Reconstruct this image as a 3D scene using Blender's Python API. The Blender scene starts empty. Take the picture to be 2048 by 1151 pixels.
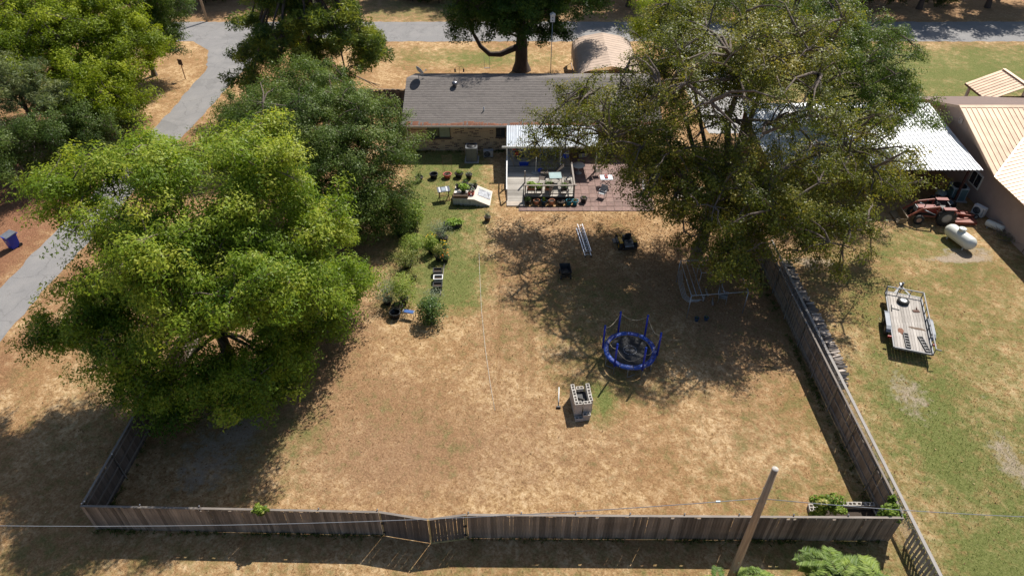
import bpy, math, random
import numpy as np
from mathutils import Vector, Matrix, Quaternion
R = math.radians
random.seed(7)
SC = bpy.context.scene
COL = SC.collection

# ------------------------------------------------------------------ camera
CAM_H, PITCH, LENS = 28.0, 39.5, 24.0
cam_d = bpy.data.cameras.new('camera')
cam_d.lens = LENS; cam_d.sensor_width = 36.0; cam_d.clip_end = 3000.0; cam_d.clip_start = 0.5
cam = bpy.data.objects.new('camera', cam_d)
cam.location = (0, 0, CAM_H); cam.rotation_euler = (R(90 - PITCH), 0, 0)
COL.objects.link(cam); SC.camera = cam
# ------------------------------------------------------------------ sky and sun
SUN = Vector((0.43, 0.71, 1.0)).normalized()
world = bpy.data.worlds.new('World'); SC.world = world; world.use_nodes = True
wn = world.node_tree.nodes; wl = world.node_tree.links
sky = wn.new('ShaderNodeTexSky'); sky.sky_type = 'NISHITA'; sky.sun_disc = False
sky.sun_elevation = math.asin(SUN.z); sky.sun_rotation = math.atan2(SUN.x, SUN.y)
bg = wn['Background']; bg.inputs['Strength'].default_value = 0.078
wl.new(sky.outputs[0], bg.inputs['Color'])
sun_d = bpy.data.lights.new('sun', 'SUN'); sun_d.energy = 5.0; sun_d.angle = R(0.55); sun_d.color = (1.0, 0.955, 0.88)
sun = bpy.data.objects.new('sun', sun_d); sun.rotation_euler = SUN.to_track_quat('Z', 'Y').to_euler()
sun.location = (30, 60, 60); COL.objects.link(sun)
SC.view_settings.view_transform = 'Standard'; SC.view_settings.look = 'None'
SC.view_settings.exposure = 0.45; SC.view_settings.gamma = 1.0; SC.view_settings.use_curve_mapping = False
SC.cycles.max_bounces = 8; SC.cycles.diffuse_bounces = 4; SC.cycles.transmission_bounces = 6; SC.cycles.transparent_max_bounces = 8
SC.cycles.use_denoising = True

# ------------------------------------------------------------------ survey helper: where a sight line meets height z
_F = 2048 * LENS / 36.0
def G(px, py, z=0.0):
    c, s = math.cos(R(PITCH)), math.sin(R(PITCH))
    u, v = (px - 1024) / _F, (575.5 - py) / _F
    d = Vector((u, c + v * s, -s + v * c))
    t = (z - CAM_H) / d.z
    return Vector((0, 0, CAM_H)) + d * t

# ------------------------------------------------------------------ objects
XF = {}
def tag(o, label=None, cat=None, group=None, kind=None):
    if label: o['label'] = label
    if cat: o['category'] = cat
    if group: o['group'] = group
    if kind: o['kind'] = kind
    return o
def thing(name, label, cat, loc=(0, 0, 0), rz=0.0, group=None):
    o = bpy.data.objects.new(name, None); COL.objects.link(o)
    o.location = loc; o.rotation_euler = (0, 0, rz); o.empty_display_size = 0.3
    XF[o.name] = Matrix.Translation(Vector(loc)) @ Matrix.Rotation(rz, 4, 'Z')
    return tag(o, label, cat, group)
def link(name, me, parent=None, loc=(0, 0, 0), rot=(0, 0, 0), scale=(1, 1, 1)):
    o = bpy.data.objects.new(name, me); COL.objects.link(o)
    if parent: o.parent = parent
    o.location = loc; o.rotation_euler = rot; o.scale = scale
    return o
def copy_tree(o, parent=None):
    c = o.copy(); COL.objects.link(c); c.parent = parent
    for ch in list(o.children): copy_tree(ch, c)
    return c
def place(o, loc, rz=0.0, label=None, s=1.0):
    o.location = loc; o.rotation_euler = (0, 0, rz); o.scale = (s, s, s)
    if label: o['label'] = label
    return o

class MB:
    def __init__(self): self.v = []; self.f = []; self.sm = []
    def add(self, vs, fs, smooth=False):
        b = len(self.v); self.v.extend([tuple(v) for v in vs])
        for f in fs: self.f.append(tuple(i + b for i in f)); self.sm.append(smooth)
        return self
    def box(self, c, s, rz=0.0, rot=None, taper=1.0):
        x, y, z = s[0] / 2, s[1] / 2, s[2] / 2; t = taper
        vs = [(-x, -y, -z), (x, -y, -z), (x, y, -z), (-x, y, -z), (-x * t, -y * t, z), (x * t, -y * t, z), (x * t, y * t, z), (-x * t, y * t, z)]
        m = rot if rot is not None else Matrix.Rotation(rz, 3, 'Z')
        vs = [m @ Vector(v) + Vector(c) for v in vs]
        return self.add(vs, [(3, 2, 1, 0), (4, 5, 6, 7), (0, 1, 5, 4), (1, 2, 6, 5), (2, 3, 7, 6), (3, 0, 4, 7)])
    def bar(self, a, b, w, h=None, up=(0, 0, 1)):
        a, b = Vector(a), Vector(b); d = b - a; L = d.length
        if L < 1e-6: return self
        d.normalize(); u = Vector(up)
        if abs(d.dot(u)) > 0.99: u = Vector((1, 0, 0))
        s = d.cross(u).normalized(); u = s.cross(d)
        m = Matrix((d, s, u)).transposed()
        return self.box((a + b) / 2, (L, w, h or w), rot=m)
    def tube(self, pts, r, n=8, caps=True, smooth=True):
        pts = [Vector(p) for p in pts]; k = len(pts)
        rs = r if isinstance(r, (list, tuple)) else [r] * k
        vs = []; prev = None
        for i, p in enumerate(pts):
            d = (pts[min(i + 1, k - 1)] - pts[max(i - 1, 0)]).normalized()
            if prev is None:
                ref = Vector((0, 0, 1)) if abs(d.z) < 0.9 else Vector((1, 0, 0))
                s = d.cross(ref).normalized()
            else:
                s = (prev - d * prev.dot(d)); s = s.normalized() if s.length > 1e-5 else d.orthogonal().normalized()
            prev = s; u = d.cross(s)
            for j in range(n):
                a = 2 * math.pi * j / n
                vs.append(p + (s * math.cos(a) + u * math.sin(a)) * rs[i])
        fs = []
        for i in range(k - 1):
            for j in range(n):
                fs.append((i * n + j, i * n + (j + 1) % n, (i + 1) * n + (j + 1) % n, (i + 1) * n + j))
        self.add(vs, fs, smooth)
        if caps:
            b = len(self.v) - len(vs)
            self.f.append(tuple(b + j for j in reversed(range(n)))); self.sm.append(False)
            self.f.append(tuple(b + (k - 1) * n + j for j in range(n))); self.sm.append(False)
        return self
    def lathe(self, prof, n=16, c=(0, 0, 0), smooth=True, sx=1.0, sy=1.0, closed=False):
        c = Vector(c); vs = []; k = len(prof)
        for r, z in prof:
            for j in range(n):
                a = 2 * math.pi * j / n
                vs.append(c + Vector((r * math.cos(a) * sx, r * math.sin(a) * sy, z)))
        fs = []
        for i in range(k - 1 + (1 if closed else 0)):
            i2 = (i + 1) % k
            for j in range(n):
                fs.append((i * n + j, i * n + (j + 1) % n, i2 * n + (j + 1) % n, i2 * n + j))
        return self.add(vs, fs, smooth)
    def disc(self, c, r, n=16, z=0.0, sy=1.0):
        vs = [Vector(c) + Vector((r * math.cos(2 * math.pi * j / n), r * sy * math.sin(2 * math.pi * j / n), z)) for j in range(n)]
        return self.add(vs, [tuple(range(n))])
    def prism(self, poly, z0, z1):
        n = len(poly)
        vs = [(p[0], p[1], z0) for p in poly] + [(p[0], p[1], z1) for p in poly]
        fs = [tuple(reversed(range(n))), tuple(range(n, 2 * n))] + [(i, (i + 1) % n, n + (i + 1) % n, n + i) for i in range(n)]
        return self.add(vs, fs)
    def slab(self, quad, t):
        """a plate: 3D polygon (counter-clockwise from outside) with thickness t behind it"""
        q = [Vector(p) for p in quad]; n = len(q)
        nr = (q[1] - q[0]).cross(q[2] - q[1]).normalized()
        vs = q + [p - nr * t for p in q]
        fs = [tuple(range(n)), tuple(reversed(range(n, 2 * n)))] + [(i, n + i, n + (i + 1) % n, (i + 1) % n) for i in range(n)]
        return self.add(vs, fs)
    def quad(self, q): return self.add(q, [tuple(range(len(q)))])
    def xf(self, m): self.v = [tuple(m @ Vector(v)) for v in self.v]; return self
    def mesh(self, name, m=None):
        me = bpy.data.meshes.new(name); me.from_pydata(self.v, [], self.f)
        me.polygons.foreach_set('use_smooth', self.sm)
        if m: me.materials.append(m)
        me.update(); return me
    def build(self, name, m=None, parent=None, world=False, loc=(0, 0, 0), rot=(0, 0, 0)):
        if world and parent is not None: self.xf(XF[parent.name].inverted())
        return link(name, self.mesh(name, m), parent, loc, rot)

def ico(r, c=(0, 0, 0), sub=2, noise=0.0, seed=0, squash=(1, 1, 1)):
    """a lumpy ball as (verts, faces)"""
    import bmesh
    bm = bmesh.new(); bmesh.ops.create_icosphere(bm, subdivisions=sub, radius=1.0)
    rg = random.Random(seed)
    vs = []
    for v in bm.verts:
        k = r * (1 + noise * (rg.random() - 0.5) * 2)
        vs.append((c[0] + v.co.x * k * squash[0], c[1] + v.co.y * k * squash[1], c[2] + v.co.z * k * squash[2]))
    fs = [tuple(x.index for x in f.verts) for f in bm.faces]
    bm.free(); return vs, fs

# ------------------------------------------------------------------ materials
MATS = {}
def nodes_of(name):
    m = bpy.data.materials.new(name); m.use_nodes = True
    nt = m.node_tree; return m, nt.nodes, nt.links, nt.nodes['Principled BSDF']
def math_node(n, l, op, a, b=None, clamp=False):
    k = n.new('ShaderNodeMath'); k.operation = op; k.use_clamp = clamp
    for i, x in enumerate((a, b)):
        if x is None: continue
        if isinstance(x, (int, float)): k.inputs[i].default_value = x
        else: l.new(x, k.inputs[i])
    return k.outputs[0]
def noise_node(n, l, vec, scale, detail=4.0, rough=0.6, dist=0.0):
    k = n.new('ShaderNodeTexNoise'); k.inputs['Scale'].default_value = scale; k.inputs['Detail'].default_value = detail
    k.inputs['Roughness'].default_value = rough; k.inputs['Distortion'].default_value = dist
    if vec is not None: l.new(vec, k.inputs['Vector'])
    return k.outputs['Fac']
def ramp_node(n, l, fac, stops):
    k = n.new('ShaderNodeValToRGB'); e = k.color_ramp.elements
    while len(e) < len(stops): e.new(0.5)
    for i, (p, c) in enumerate(stops):
        e[i].position = p; e[i].color = (*c, 1) if len(c) == 3 else c
    if fac is not None: l.new(fac, k.inputs['Fac'])
    return k.outputs['Color']
def mix_node(n, l, fac, a, b, mode='MIX'):
    k = n.new('ShaderNodeMix'); k.data_type = 'RGBA'; k.blend_type = mode
    for sock, x in ((k.inputs['Factor'], fac), (k.inputs['A'], a), (k.inputs['B'], b)):
        if isinstance(x, (int, float)): sock.default_value = x
        elif isinstance(x, tuple): sock.default_value = (*x, 1)
        else: l.new(x, sock)
    return k.outputs['Result']
def maprange(n, l, v, a, b, c=0.0, d=1.0):
    k = n.new('ShaderNodeMapRange'); k.inputs[1].default_value = a; k.inputs[2].default_value = b
    k.inputs[3].default_value = c; k.inputs[4].default_value = d
    l.new(v, k.inputs[0]); return k.outputs[0]
def bump_node(n, l, h, strength, dist, bsdf):
    k = n.new('ShaderNodeBump'); k.inputs['Strength'].default_value = strength; k.inputs['Distance'].default_value = dist
    l.new(h, k.inputs['Height']); l.new(k.outputs[0], bsdf.inputs['Normal'])
def position(n, l, scale=None):
    g = n.new('ShaderNodeNewGeometry').outputs['Position']
    if scale is None: return g
    k = n.new('ShaderNodeMapping'); k.inputs['Scale'].default_value = scale; l.new(g, k.inputs['Vector']); return k.outputs[0]
def objcoord(n, l, scale=None):
    g = n.new('ShaderNodeTexCoord').outputs['Object']
    if scale is None: return g
    k = n.new('ShaderNodeMapping'); k.inputs['Scale'].default_value = scale; l.new(g, k.inputs['Vector']); return k.outputs[0]

def mat(name, col, rough=0.7, var=0.25, scale=3.0, dirt=None, dirt_amt=0.35, metal=0.0, spec=0.4, rnd=0.0, bump=0.0, bscale=30.0, stretch=None, obj=False):
    """a worn surface: base colour with grain, patches of dirt and, per object, a slight shift"""
    if name in MATS: return MATS[name]
    m, n, l, b = nodes_of(name)
    vec = (objcoord if obj else position)(n, l, stretch)
    f1 = noise_node(n, l, vec, scale, 5.0, 0.65)
    lo = tuple(max(0.0, c * (1 - var)) for c in col); hi = tuple(min(1.0, c * (1 + var)) for c in col)
    c = ramp_node(n, l, f1, [(0.3, lo), (0.7, hi)])
    if dirt:
        f2 = noise_node(n, l, vec, scale * 0.37 + 0.4, 6.0, 0.7)
        c = mix_node(n, l, math_node(n, l, 'MULTIPLY', maprange(n, l, f2, 0.5, 0.72), dirt_amt), c, dirt)
    if rnd:
        k = n.new('ShaderNodeObjectInfo').outputs['Random']
        h = n.new('ShaderNodeHueSaturation'); l.new(maprange(n, l, k, 0, 1, 1 - rnd, 1 + rnd), h.inputs['Value']); l.new(c, h.inputs['Color']); c = h.outputs[0]
    l.new(c, b.inputs['Base Color'])
    b.inputs['Metallic'].default_value = metal; b.inputs['Specular IOR Level'].default_value = spec
    l.new(maprange(n, l, f1, 0.2, 0.8, max(0.05, rough - 0.1), min(1.0, rough + 0.1)), b.inputs['Roughness'])
    if bump: bump_node(n, l, noise_node(n, l, vec, bscale, 3.0), bump, 0.02, b)
    MATS[name] = m; return m

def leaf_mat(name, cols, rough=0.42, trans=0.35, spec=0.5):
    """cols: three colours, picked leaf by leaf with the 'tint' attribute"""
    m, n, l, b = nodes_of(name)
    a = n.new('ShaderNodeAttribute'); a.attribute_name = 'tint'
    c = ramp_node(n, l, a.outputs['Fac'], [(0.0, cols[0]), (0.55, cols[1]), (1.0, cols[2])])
    l.new(c, b.inputs['Base Color']); b.inputs['Roughness'].default_value = rough; b.inputs['Specular IOR Level'].default_value = spec
    t = n.new('ShaderNodeBsdfTranslucent')
    l.new(mix_node(n, l, 1.0, c, (1.0, 1.0, 0.55), 'MULTIPLY'), t.inputs['Color'])
    mx = n.new('ShaderNodeMixShader'); mx.inputs[0].default_value = trans
    l.new(b.outputs[0], mx.inputs[1]); l.new(t.outputs[0], mx.inputs[2])
    l.new(mx.outputs[0], n['Material Output'].inputs['Surface'])
    MATS[name] = m; return m

def wood_mat(name, col, dark, rnd=0.18, along='Z', rough=0.85):
    m, n, l, b = nodes_of(name)
    sc = {'X': (0.8, 14, 14), 'Y': (14, 0.8, 14), 'Z': (14, 14, 0.8)}[along]
    vec = objcoord(n, l, sc)
    oi = n.new('ShaderNodeObjectInfo')
    add = n.new('ShaderNodeVectorMath'); add.operation = 'ADD'; l.new(vec, add.inputs[0]); l.new(oi.outputs['Location'], add.inputs[1])
    f = noise_node(n, l, add.outputs[0], 2.0, 6.0, 0.7, 0.3)
    c = ramp_node(n, l, f, [(0.25, dark), (0.7, col)])
    f2 = noise_node(n, l, position(n, l), 0.9, 5.0, 0.7)
    c = mix_node(n, l, math_node(n, l, 'MULTIPLY', maprange(n, l, f2, 0.45, 0.75), 0.5), c, dark)
    h = n.new('ShaderNodeHueSaturation'); l.new(maprange(n, l, oi.outputs['Random'], 0, 1, 1 - rnd * 1.3, 1 + rnd), h.inputs['Value']); l.new(c, h.inputs['Color'])
    l.new(h.outputs[0], b.inputs['Base Color']); b.inputs['Roughness'].default_value = rough; b.inputs['Specular IOR Level'].default_value = 0.25
    bump_node(n, l, f, 0.5, 0.01, b)
    MATS[name] = m; return m
# ================================================================== ground
rngN = np.random.default_rng(11)
def axis(lo, hi, step, far):
    fine = list(np.arange(lo, hi + 1e-6, step)); s = step; a = [lo]; b = [hi]
    while a[-1] > -far: s *= 1.5; a.append(a[-1] - s)
    s = step
    while b[-1] < far: s *= 1.5; b.append(b[-1] + s)
    return np.array(a[1:][::-1] + fine + b[1:])
gx = axis(-50.0, 44.0, 0.5, 900.0); gy = axis(6.0, 98.0, 0.5, 1200.0)
GX, GY = np.meshgrid(gx, gy)
def blob(x, y, rx, ry, amt=1.0, rot=0.0):
    dx, dy = GX - x, GY - y; c, s = math.cos(rot), math.sin(rot)
    u, v = (dx * c + dy * s) / rx, (-dx * s + dy * c) / ry
    return amt * np.exp(-(u * u + v * v) ** 1.5)
def rect(x0, x1, y0, y1, soft, amt=1.0):
    sg = lambda t: 1 / (1 + np.exp(-np.clip(t, -30, 30)))
    return amt * sg((GX - x0) / soft) * sg((x1 - GX) / soft) * sg((GY - y0) / soft) * sg((y1 - GY) / soft)
green = np.full_like(GX, 0.14)
green += rect(-8.6, -1.6, 32, 53, 0.45, 0.66) + rect(-6, -2.6, 29.5, 36, 0.6, 0.15)
green += rect(17.6, 60, 8, 25.5, 2.5, 0.68) + rect(17.6, 60, 25.5, 41, 2.0, 0.36) + blob(29, 39, 4, 2, 0.25) + blob(21, 23, 2.5, 6, 0.2)
green += rect(22, 70, 62, 76.8, 1.2, 0.72)
green += blob(-9, 74, 9, 3.2, 0.3) + blob(0, 73, 9, 2.6, 0.38) + rect(-20, 8, 86, 96, 2, 0.5)
green += rect(-40, 30, 8, 16.1, 0.6, 0.22)
green += blob(4, 30, 5, 6, 0.24) + blob(-12, 23, 2.5, 3, 0.18) + blob(8, 27, 4, 3, 0.15) + blob(4.6, 24.2, 1.1, 1.6, 0.5)
green += blob(-22, 25, 3, 6, 0.2) + blob(12, 20, 4, 5, 0.14) + blob(-13.5, 20, 5, 4, 0.22)
red = rect(-60, -32.6, 24, 50, 1.2, 0.95) + rect(-30.0, -27.6, 20, 60, 0.5, 0.55) + rect(-60, -33, 50, 66, 1.5, 0.4)
red += rect(-60, 60, 90, 140, 1.2, 0.35); red *= 1.0 + 0 * GX + rect(-13, -9, 51, 58, 0.5, 0.5)
brown = blob(-8, 22.5, 6, 5, 0.62) + blob(-3, 20, 5, 2.5, 0.3) + blob(-10, 31, 3, 4, .4) + blob(3, 22, 5, 3, .28) + blob(0, 28, 2.5, 6, .25) + blob(12, 22, 3, 4, .25) + blob(-11, 30, 2, 5, 0.25) + blob(12.6, 35, 6, 4.5, 0.75) + blob(14, 29.5, 3.5, 4, 0.5) + blob(2, 39.5, 5, 2.5, 0.4)
brown += rect(-90, 90, 85.5, 140, 1.0, 0.7) + blob(0, 34, 3, 6, 0.2) + blob(19.5, 37, 3, 4, 0.3) + blob(16.5, 47, 6, 9, 0.4) + blob(-16.5, 30, 5, 8, 0.5) + blob(-13, 41, 6, 7, 0.45) + rect(24, 40, 57, 62, 1.2, 0.35)
dirt = blob(-14.5, 21.6, 2.2, 3.0, 0.42, 0.5) + blob(-13.4, 24.0, 0.9, 2.5, 0.40, -.3) + blob(-15.6, 19.6, 1.4, 1.2, .3) + blob(21.5, 24.8, 1.0, 2.0, 0.55) + blob(24.6, 20.5, 0.9, 1.9, 0.6) + blob(31.2, 37.6, 2.0, 1.0, 0.6)
dirt += blob(23.2, 30.6, 1.1, 1.6, 0.4) + blob(20.5, 36.6, 1.7, 0.9, 0.45) + np.exp(-((GY - 37.1 - 0.35 * np.sin(GX * 0.2)) / 0.13) ** 2) * ((GX > 18) & (GX < 40)) * 0.8
def grid_mesh(name, X, Y, Z, attrs, m):
    ny, nx = X.shape
    co = np.stack([X, Y, Z], -1).reshape(-1, 3).astype(np.float32)
    i = (np.arange(ny - 1)[:, None] * nx + np.arange(nx - 1)[None, :]).ravel()
    fc = np.stack([i, i + 1, i + nx + 1, i + nx], -1).astype(np.int32)
    me = bpy.data.meshes.new(name); me.vertices.add(len(co)); me.vertices.foreach_set('co', co.ravel())
    me.loops.add(fc.size); me.loops.foreach_set('vertex_index', fc.ravel())
    me.polygons.add(len(fc)); me.polygons.foreach_set('loop_start', np.arange(0, fc.size, 4, dtype=np.int32))
    me.polygons.foreach_set('loop_total', np.full(len(fc), 4, np.int32))
    for k, a in attrs.items():
        at = me.attributes.new(k, 'FLOAT', 'POINT'); at.data.foreach_set('value', np.clip(a, 0, 1).astype(np.float32).ravel())
    me.materials.append(m); me.update(calc_edges=True); me.validate(); return me

def ground_material():
    m, n, l, b = nodes_of('dry lawn')
    P = position(n, l); rt = n.new('ShaderNodeMapping'); rt.inputs['Rotation'].default_value = (0.35, 0.2, 0.6); l.new(P, rt.inputs['Vector']); P = rt.outputs[0]
    at = {}
    for k in ('green', 'red', 'brown', 'dirt'):
        a = n.new('ShaderNodeAttribute'); a.attribute_name = k; at[k] = a.outputs['Fac']
    big = noise_node(n, l, P, 0.23, 4, 0.6); mid = noise_node(n, l, P, 1.5, 5, 0.65, 0.3); fine = noise_node(n, l, P, 9.0, 5, 0.75); micro = noise_node(n, l, P, 38.0, 3, 0.8)
    pat = noise_node(n, l, P, 3.4, 6, 0.72, 0.4)
    straw = ramp_node(n, l, math_node(n, l, 'ADD', math_node(n, l, 'MULTIPLY', pat, 0.62), math_node(n, l, 'MULTIPLY', fine, 0.38)), [(0.38, (0.20, 0.115, 0.052)), (0.455, (0.38, 0.235, 0.110)), (0.505, (0.51, 0.335, 0.170)), (0.585, (0.67, 0.485, 0.285))])
    tan2 = ramp_node(n, l, fine, [(0.3, (0.21, 0.108, 0.048)), (0.7, (0.44, 0.255, 0.122))])
    c = mix_node(n, l, maprange(n, l, math_node(n, l, 'ADD', math_node(n, l, 'MULTIPLY', big, 0.6), math_node(n, l, 'MULTIPLY', mid, 0.4)), 0.40, 0.56, 0.0, 0.9), straw, tan2)
    bfac = math_node(n, l, 'ADD', at['brown'], math_node(n, l, 'MULTIPLY', math_node(n, l, 'SUBTRACT', mid, 0.5), 1.1))
    c = mix_node(n, l, maprange(n, l, bfac, 0.05, 0.75, 0.0, 0.85), c, ramp_node(n, l, fine, [(0.3, (0.19, 0.105, 0.058)), (0.7, (0.44, 0.27, 0.155))]))
    gcol = ramp_node(n, l, fine, [(0.25, (0.062, 0.092, 0.020)), (0.5, (0.130, 0.170, 0.044)), (0.75, (0.26, 0.27, 0.10))])
    gf = math_node(n, l, 'ADD', at['green'], math_node(n, l, 'ADD', math_node(n, l, 'MULTIPLY', math_node(n, l, 'SUBTRACT', mid, 0.5), 1.3), math_node(n, l, 'ADD', math_node(n, l, 'MULTIPLY', math_node(n, l, 'SUBTRACT', pat, 0.5), 1.1), math_node(n, l, 'MULTIPLY', math_node(n, l, 'SUBTRACT', big, 0.5), 0.9))))
    c = mix_node(n, l, maprange(n, l, gf, 0.22, 0.85, 0.0, 0.88), c, gcol)
    rf = math_node(n, l, 'ADD', at['red'], math_node(n, l, 'MULTIPLY', math_node(n, l, 'SUBTRACT', mid, 0.5), 0.8))
    c = mix_node(n, l, maprange(n, l, rf, 0.25, 0.8, 0.0, 0.9), c, ramp_node(n, l, fine, [(0.3, (0.15, 0.066, 0.038)), (0.7, (0.36, 0.175, 0.100))]))
    df = math_node(n, l, 'ADD', at['dirt'], math_node(n, l, 'ADD', math_node(n, l, 'MULTIPLY', math_node(n, l, 'SUBTRACT', mid, 0.5), 1.2), math_node(n, l, 'MULTIPLY', math_node(n, l, 'SUBTRACT', pat, 0.5), 1.0)))
    c = mix_node(n, l, maprange(n, l, df, 0.28, 0.62, 0.0, 0.9), c, ramp_node(n, l, fine, [(0.3, (0.32, 0.245, 0.18)), (0.7, (0.50, 0.40, 0.305))]))
    # two faint wheel tracks running down the yard
    sp_ = n.new('ShaderNodeSeparateXYZ'); l.new(position(n, l), sp_.inputs[0])
    for x0 in (-0.75, 0.55, 1.15):
        dxx = math_node(n, l, 'ABSOLUTE', math_node(n, l, 'ADD', math_node(n, l, 'SUBTRACT', sp_.outputs[0], x0), math_node(n, l, 'MULTIPLY', math_node(n, l, 'SUBTRACT', mid, 0.5), 0.5)))
        tk_ = math_node(n, l, 'MULTIPLY', maprange(n, l, dxx, 0.22, 0.05), math_node(n, l, 'MULTIPLY', maprange(n, l, sp_.outputs[1], 22, 26), maprange(n, l, sp_.outputs[1], 41, 37)))
        c = mix_node(n, l, math_node(n, l, 'MULTIPLY', tk_, 0.45), c, (0.27, 0.15, 0.072))
    # scattered dark tufts, their shadows painted in, and pale straw, a few centimetres each
    v = n.new('ShaderNodeTexVoronoi'); v.inputs['Scale'].default_value = 2.3; v.inputs['Randomness'].default_value = 1.0
    wv = n.new('ShaderNodeVectorMath'); wv.operation = 'ADD'; l.new(P, wv.inputs[0])
    nv = n.new('ShaderNodeTexNoise'); nv.inputs['Scale'].default_value = 6.0; l.new(P, nv.inputs['Vector']); l.new(nv.outputs['Color'], wv.inputs[1]); l.new(wv.outputs[0], v.inputs['Vector'])
    tuft = math_node(n, l, 'MULTIPLY', maprange(n, l, v.outputs['Distance'], 0.30, 0.12), maprange(n, l, mid, 0.42, 0.62))
    c = mix_node(n, l, math_node(n, l, 'MULTIPLY', tuft, 0.42), c, (0.16, 0.115, 0.045))
    c = mix_node(n, l, maprange(n, l, micro, 0.62, 0.78, 0.0, 0.35), c, (0.62, 0.48, 0.30))
    c = mix_node(n, l, maprange(n, l, micro, 0.38, 0.24, 0.0, 0.40), c, (0.13, 0.088, 0.040))
    l.new(c, b.inputs['Base Color']); b.inputs['Roughness'].default_value = 0.95; b.inputs['Specular IOR Level'].default_value = 0.1
    bump_node(n, l, math_node(n, l, 'ADD', math_node(n, l, 'MULTIPLY', fine, 0.7), math_node(n, l, 'MULTIPLY', micro, 0.6)), 0.9, 0.09, b)
    return m
me = grid_mesh('ground', GX, GY, np.zeros_like(GX), dict(green=green, red=red, brown=brown, dirt=dirt), ground_material())
tag(link('ground', me), kind='structure')

def asphalt_material():
    m, n, l, b = nodes_of('worn chip seal')
    P = position(n, l)
    f = noise_node(n, l, P, 22, 5, 0.8); g = noise_node(n, l, P, 0.6, 5, 0.65); s = noise_node(n, l, position(n, l, (1.3, 0.07, 1)), 1.0, 3)
    c = ramp_node(n, l, f, [(0.3, (0.15, 0.143, 0.14)), (0.7, (0.28, 0.268, 0.26))])
    c = mix_node(n, l, maprange(n, l, g, 0.45, 0.75, 0.0, 0.35), c, (0.34, 0.315, 0.29))
    c = mix_node(n, l, maprange(n, l, s, 0.5, 0.72, 0.0, 0.4), c, (0.17, 0.165, 0.16))
    vr = n.new('ShaderNodeTexVoronoi'); vr.feature = 'DISTANCE_TO_EDGE'; vr.inputs['Scale'].default_value = 0.33; ad = n.new('ShaderNodeVectorMath'); ad.operation = 'ADD'; l.new(P, ad.inputs[0])
    nz = n.new('ShaderNodeTexNoise'); nz.inputs['Scale'].default_value = 0.8; nz.inputs['Detail'].default_value = 6; l.new(P, nz.inputs['Vector']); sc_ = n.new('ShaderNodeVectorMath'); sc_.operation = 'SCALE'; sc_.inputs['Scale'].default_value = 1.6; l.new(nz.outputs['Color'], sc_.inputs[0]); l.new(sc_.outputs[0], ad.inputs[1]); l.new(ad.outputs[0], vr.inputs['Vector'])
    c = mix_node(n, l, maprange(n, l, vr.outputs['Distance'], 0.018, 0.004, 0.0, 0.3), c, (0.07, 0.066, 0.062))
    c = mix_node(n, l, maprange(n, l, noise_node(n, l, P, 0.22, 5, 0.7, 0.5), 0.56, 0.60, 0.0, 0.4), c, (0.15, 0.145, 0.14))
    l.new(c, b.inputs['Base Color']); b.inputs['Roughness'].default_value = 0.9
    bump_node(n, l, f, 0.4, 0.02, b); return m
M_ASPH = asphalt_material()
def ragged(pts, amp, step=0.7, seed=1):
    rg = random.Random(seed); out = []
    for i, p in enumerate(pts):
        q = pts[(i + 1) % len(pts)]; L = math.dist(p, q); k = max(1, int(L / step))
        for j in range(k):
            t = j / k; out.append((p[0] + (q[0] - p[0]) * t + rg.uniform(-amp, amp), p[1] + (q[1] - p[1]) * t + rg.uniform(-amp, amp)))
    return out
def flat(name, pts, z, m, amp=0.0, seed=1, kind='structure'):
    pts = ragged(pts, amp, seed=seed) if amp else pts
    return tag(MB().quad([(p[0], p[1], z) for p in pts]).build(name, m), kind=kind)
flat('back_road', [(-140, 78.3), (140, 78.3), (140, 85.0), (-140, 85.0)], 0.010, M_ASPH, 0.14, 3)
flat('side_road', [(-35.0, -20), (-31.9, -20), (-29.95, 35.6), (-28.8, 59), (-28.2, 71), (-26.8, 75.5), (-25.5, 78.6), (-36.8, 78.6), (-33.8, 75.5), (-32.2, 70), (-32.1, 59), (-32.95, 35.6)], 0.006, M_ASPH, 0.12, 5)
M_CONC = mat('driveway concrete', (0.36, 0.35, 0.34), 0.85, 0.2, 1.2, (0.22, 0.2, 0.18), 0.5, bump=0.2)
flat('driveway', [(17.5, 55.5), (24.0, 55.5), (24.4, 78.6), (17.0, 78.6)], 0.008, M_CONC, 0.05, 6)
flat('path', [(29.5, 58.8), (33.0, 57.2), (33.6, 58.0), (30.4, 59.8)], 0.008, mat('pale path concrete', (0.5, 0.48, 0.44), 0.85, 0.15, 1.0), 0.03, 7)

# ------------------------------------------------------------------ patio of red pavers beside the deck: each paver its own piece
M_PAVE = mat('red paver', (0.225, 0.145, 0.125), 0.88, 0.3, 5.0, (0.26, 0.20, 0.165), 0.6, rnd=0.16, bump=0.25)
patio = tag(MB().prism([(4.75, 43.55), (10.6, 43.55), (10.6, 52.2), (4.75, 52.2)], 0.004, 0.022).build('patio', mat('paver sand', (0.22, 0.165, 0.125), 0.95, 0.3, 6)), kind='structure')
strip = MB().prism([(0.5, 42.95), (10.6, 42.95), (10.6, 43.545), (0.5, 43.545)], 0.004, 0.022).build('paver_bed', MATS['paver sand'], patio)
pav = [MB().box((0, 0, 0), (0.575, 0.575, 0.05)).mesh('paver', M_PAVE), MB().box((0, 0, 0), (0.575, 0.565, 0.05)).mesh('paver', M_PAVE)]
rg = random.Random(4)
for i in range(10):
    for j in range(14):
        x, y = 5.06 + i * 0.6, 43.86 + j * 0.6
        if y < 52.1: link('paver', pav[(i + j) % 2], patio, (x, y, 0.020 + rg.uniform(0, 0.012)), (rg.uniform(-.01, .01), rg.uniform(-.01, .01), rg.uniform(-.02, .02)))
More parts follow.
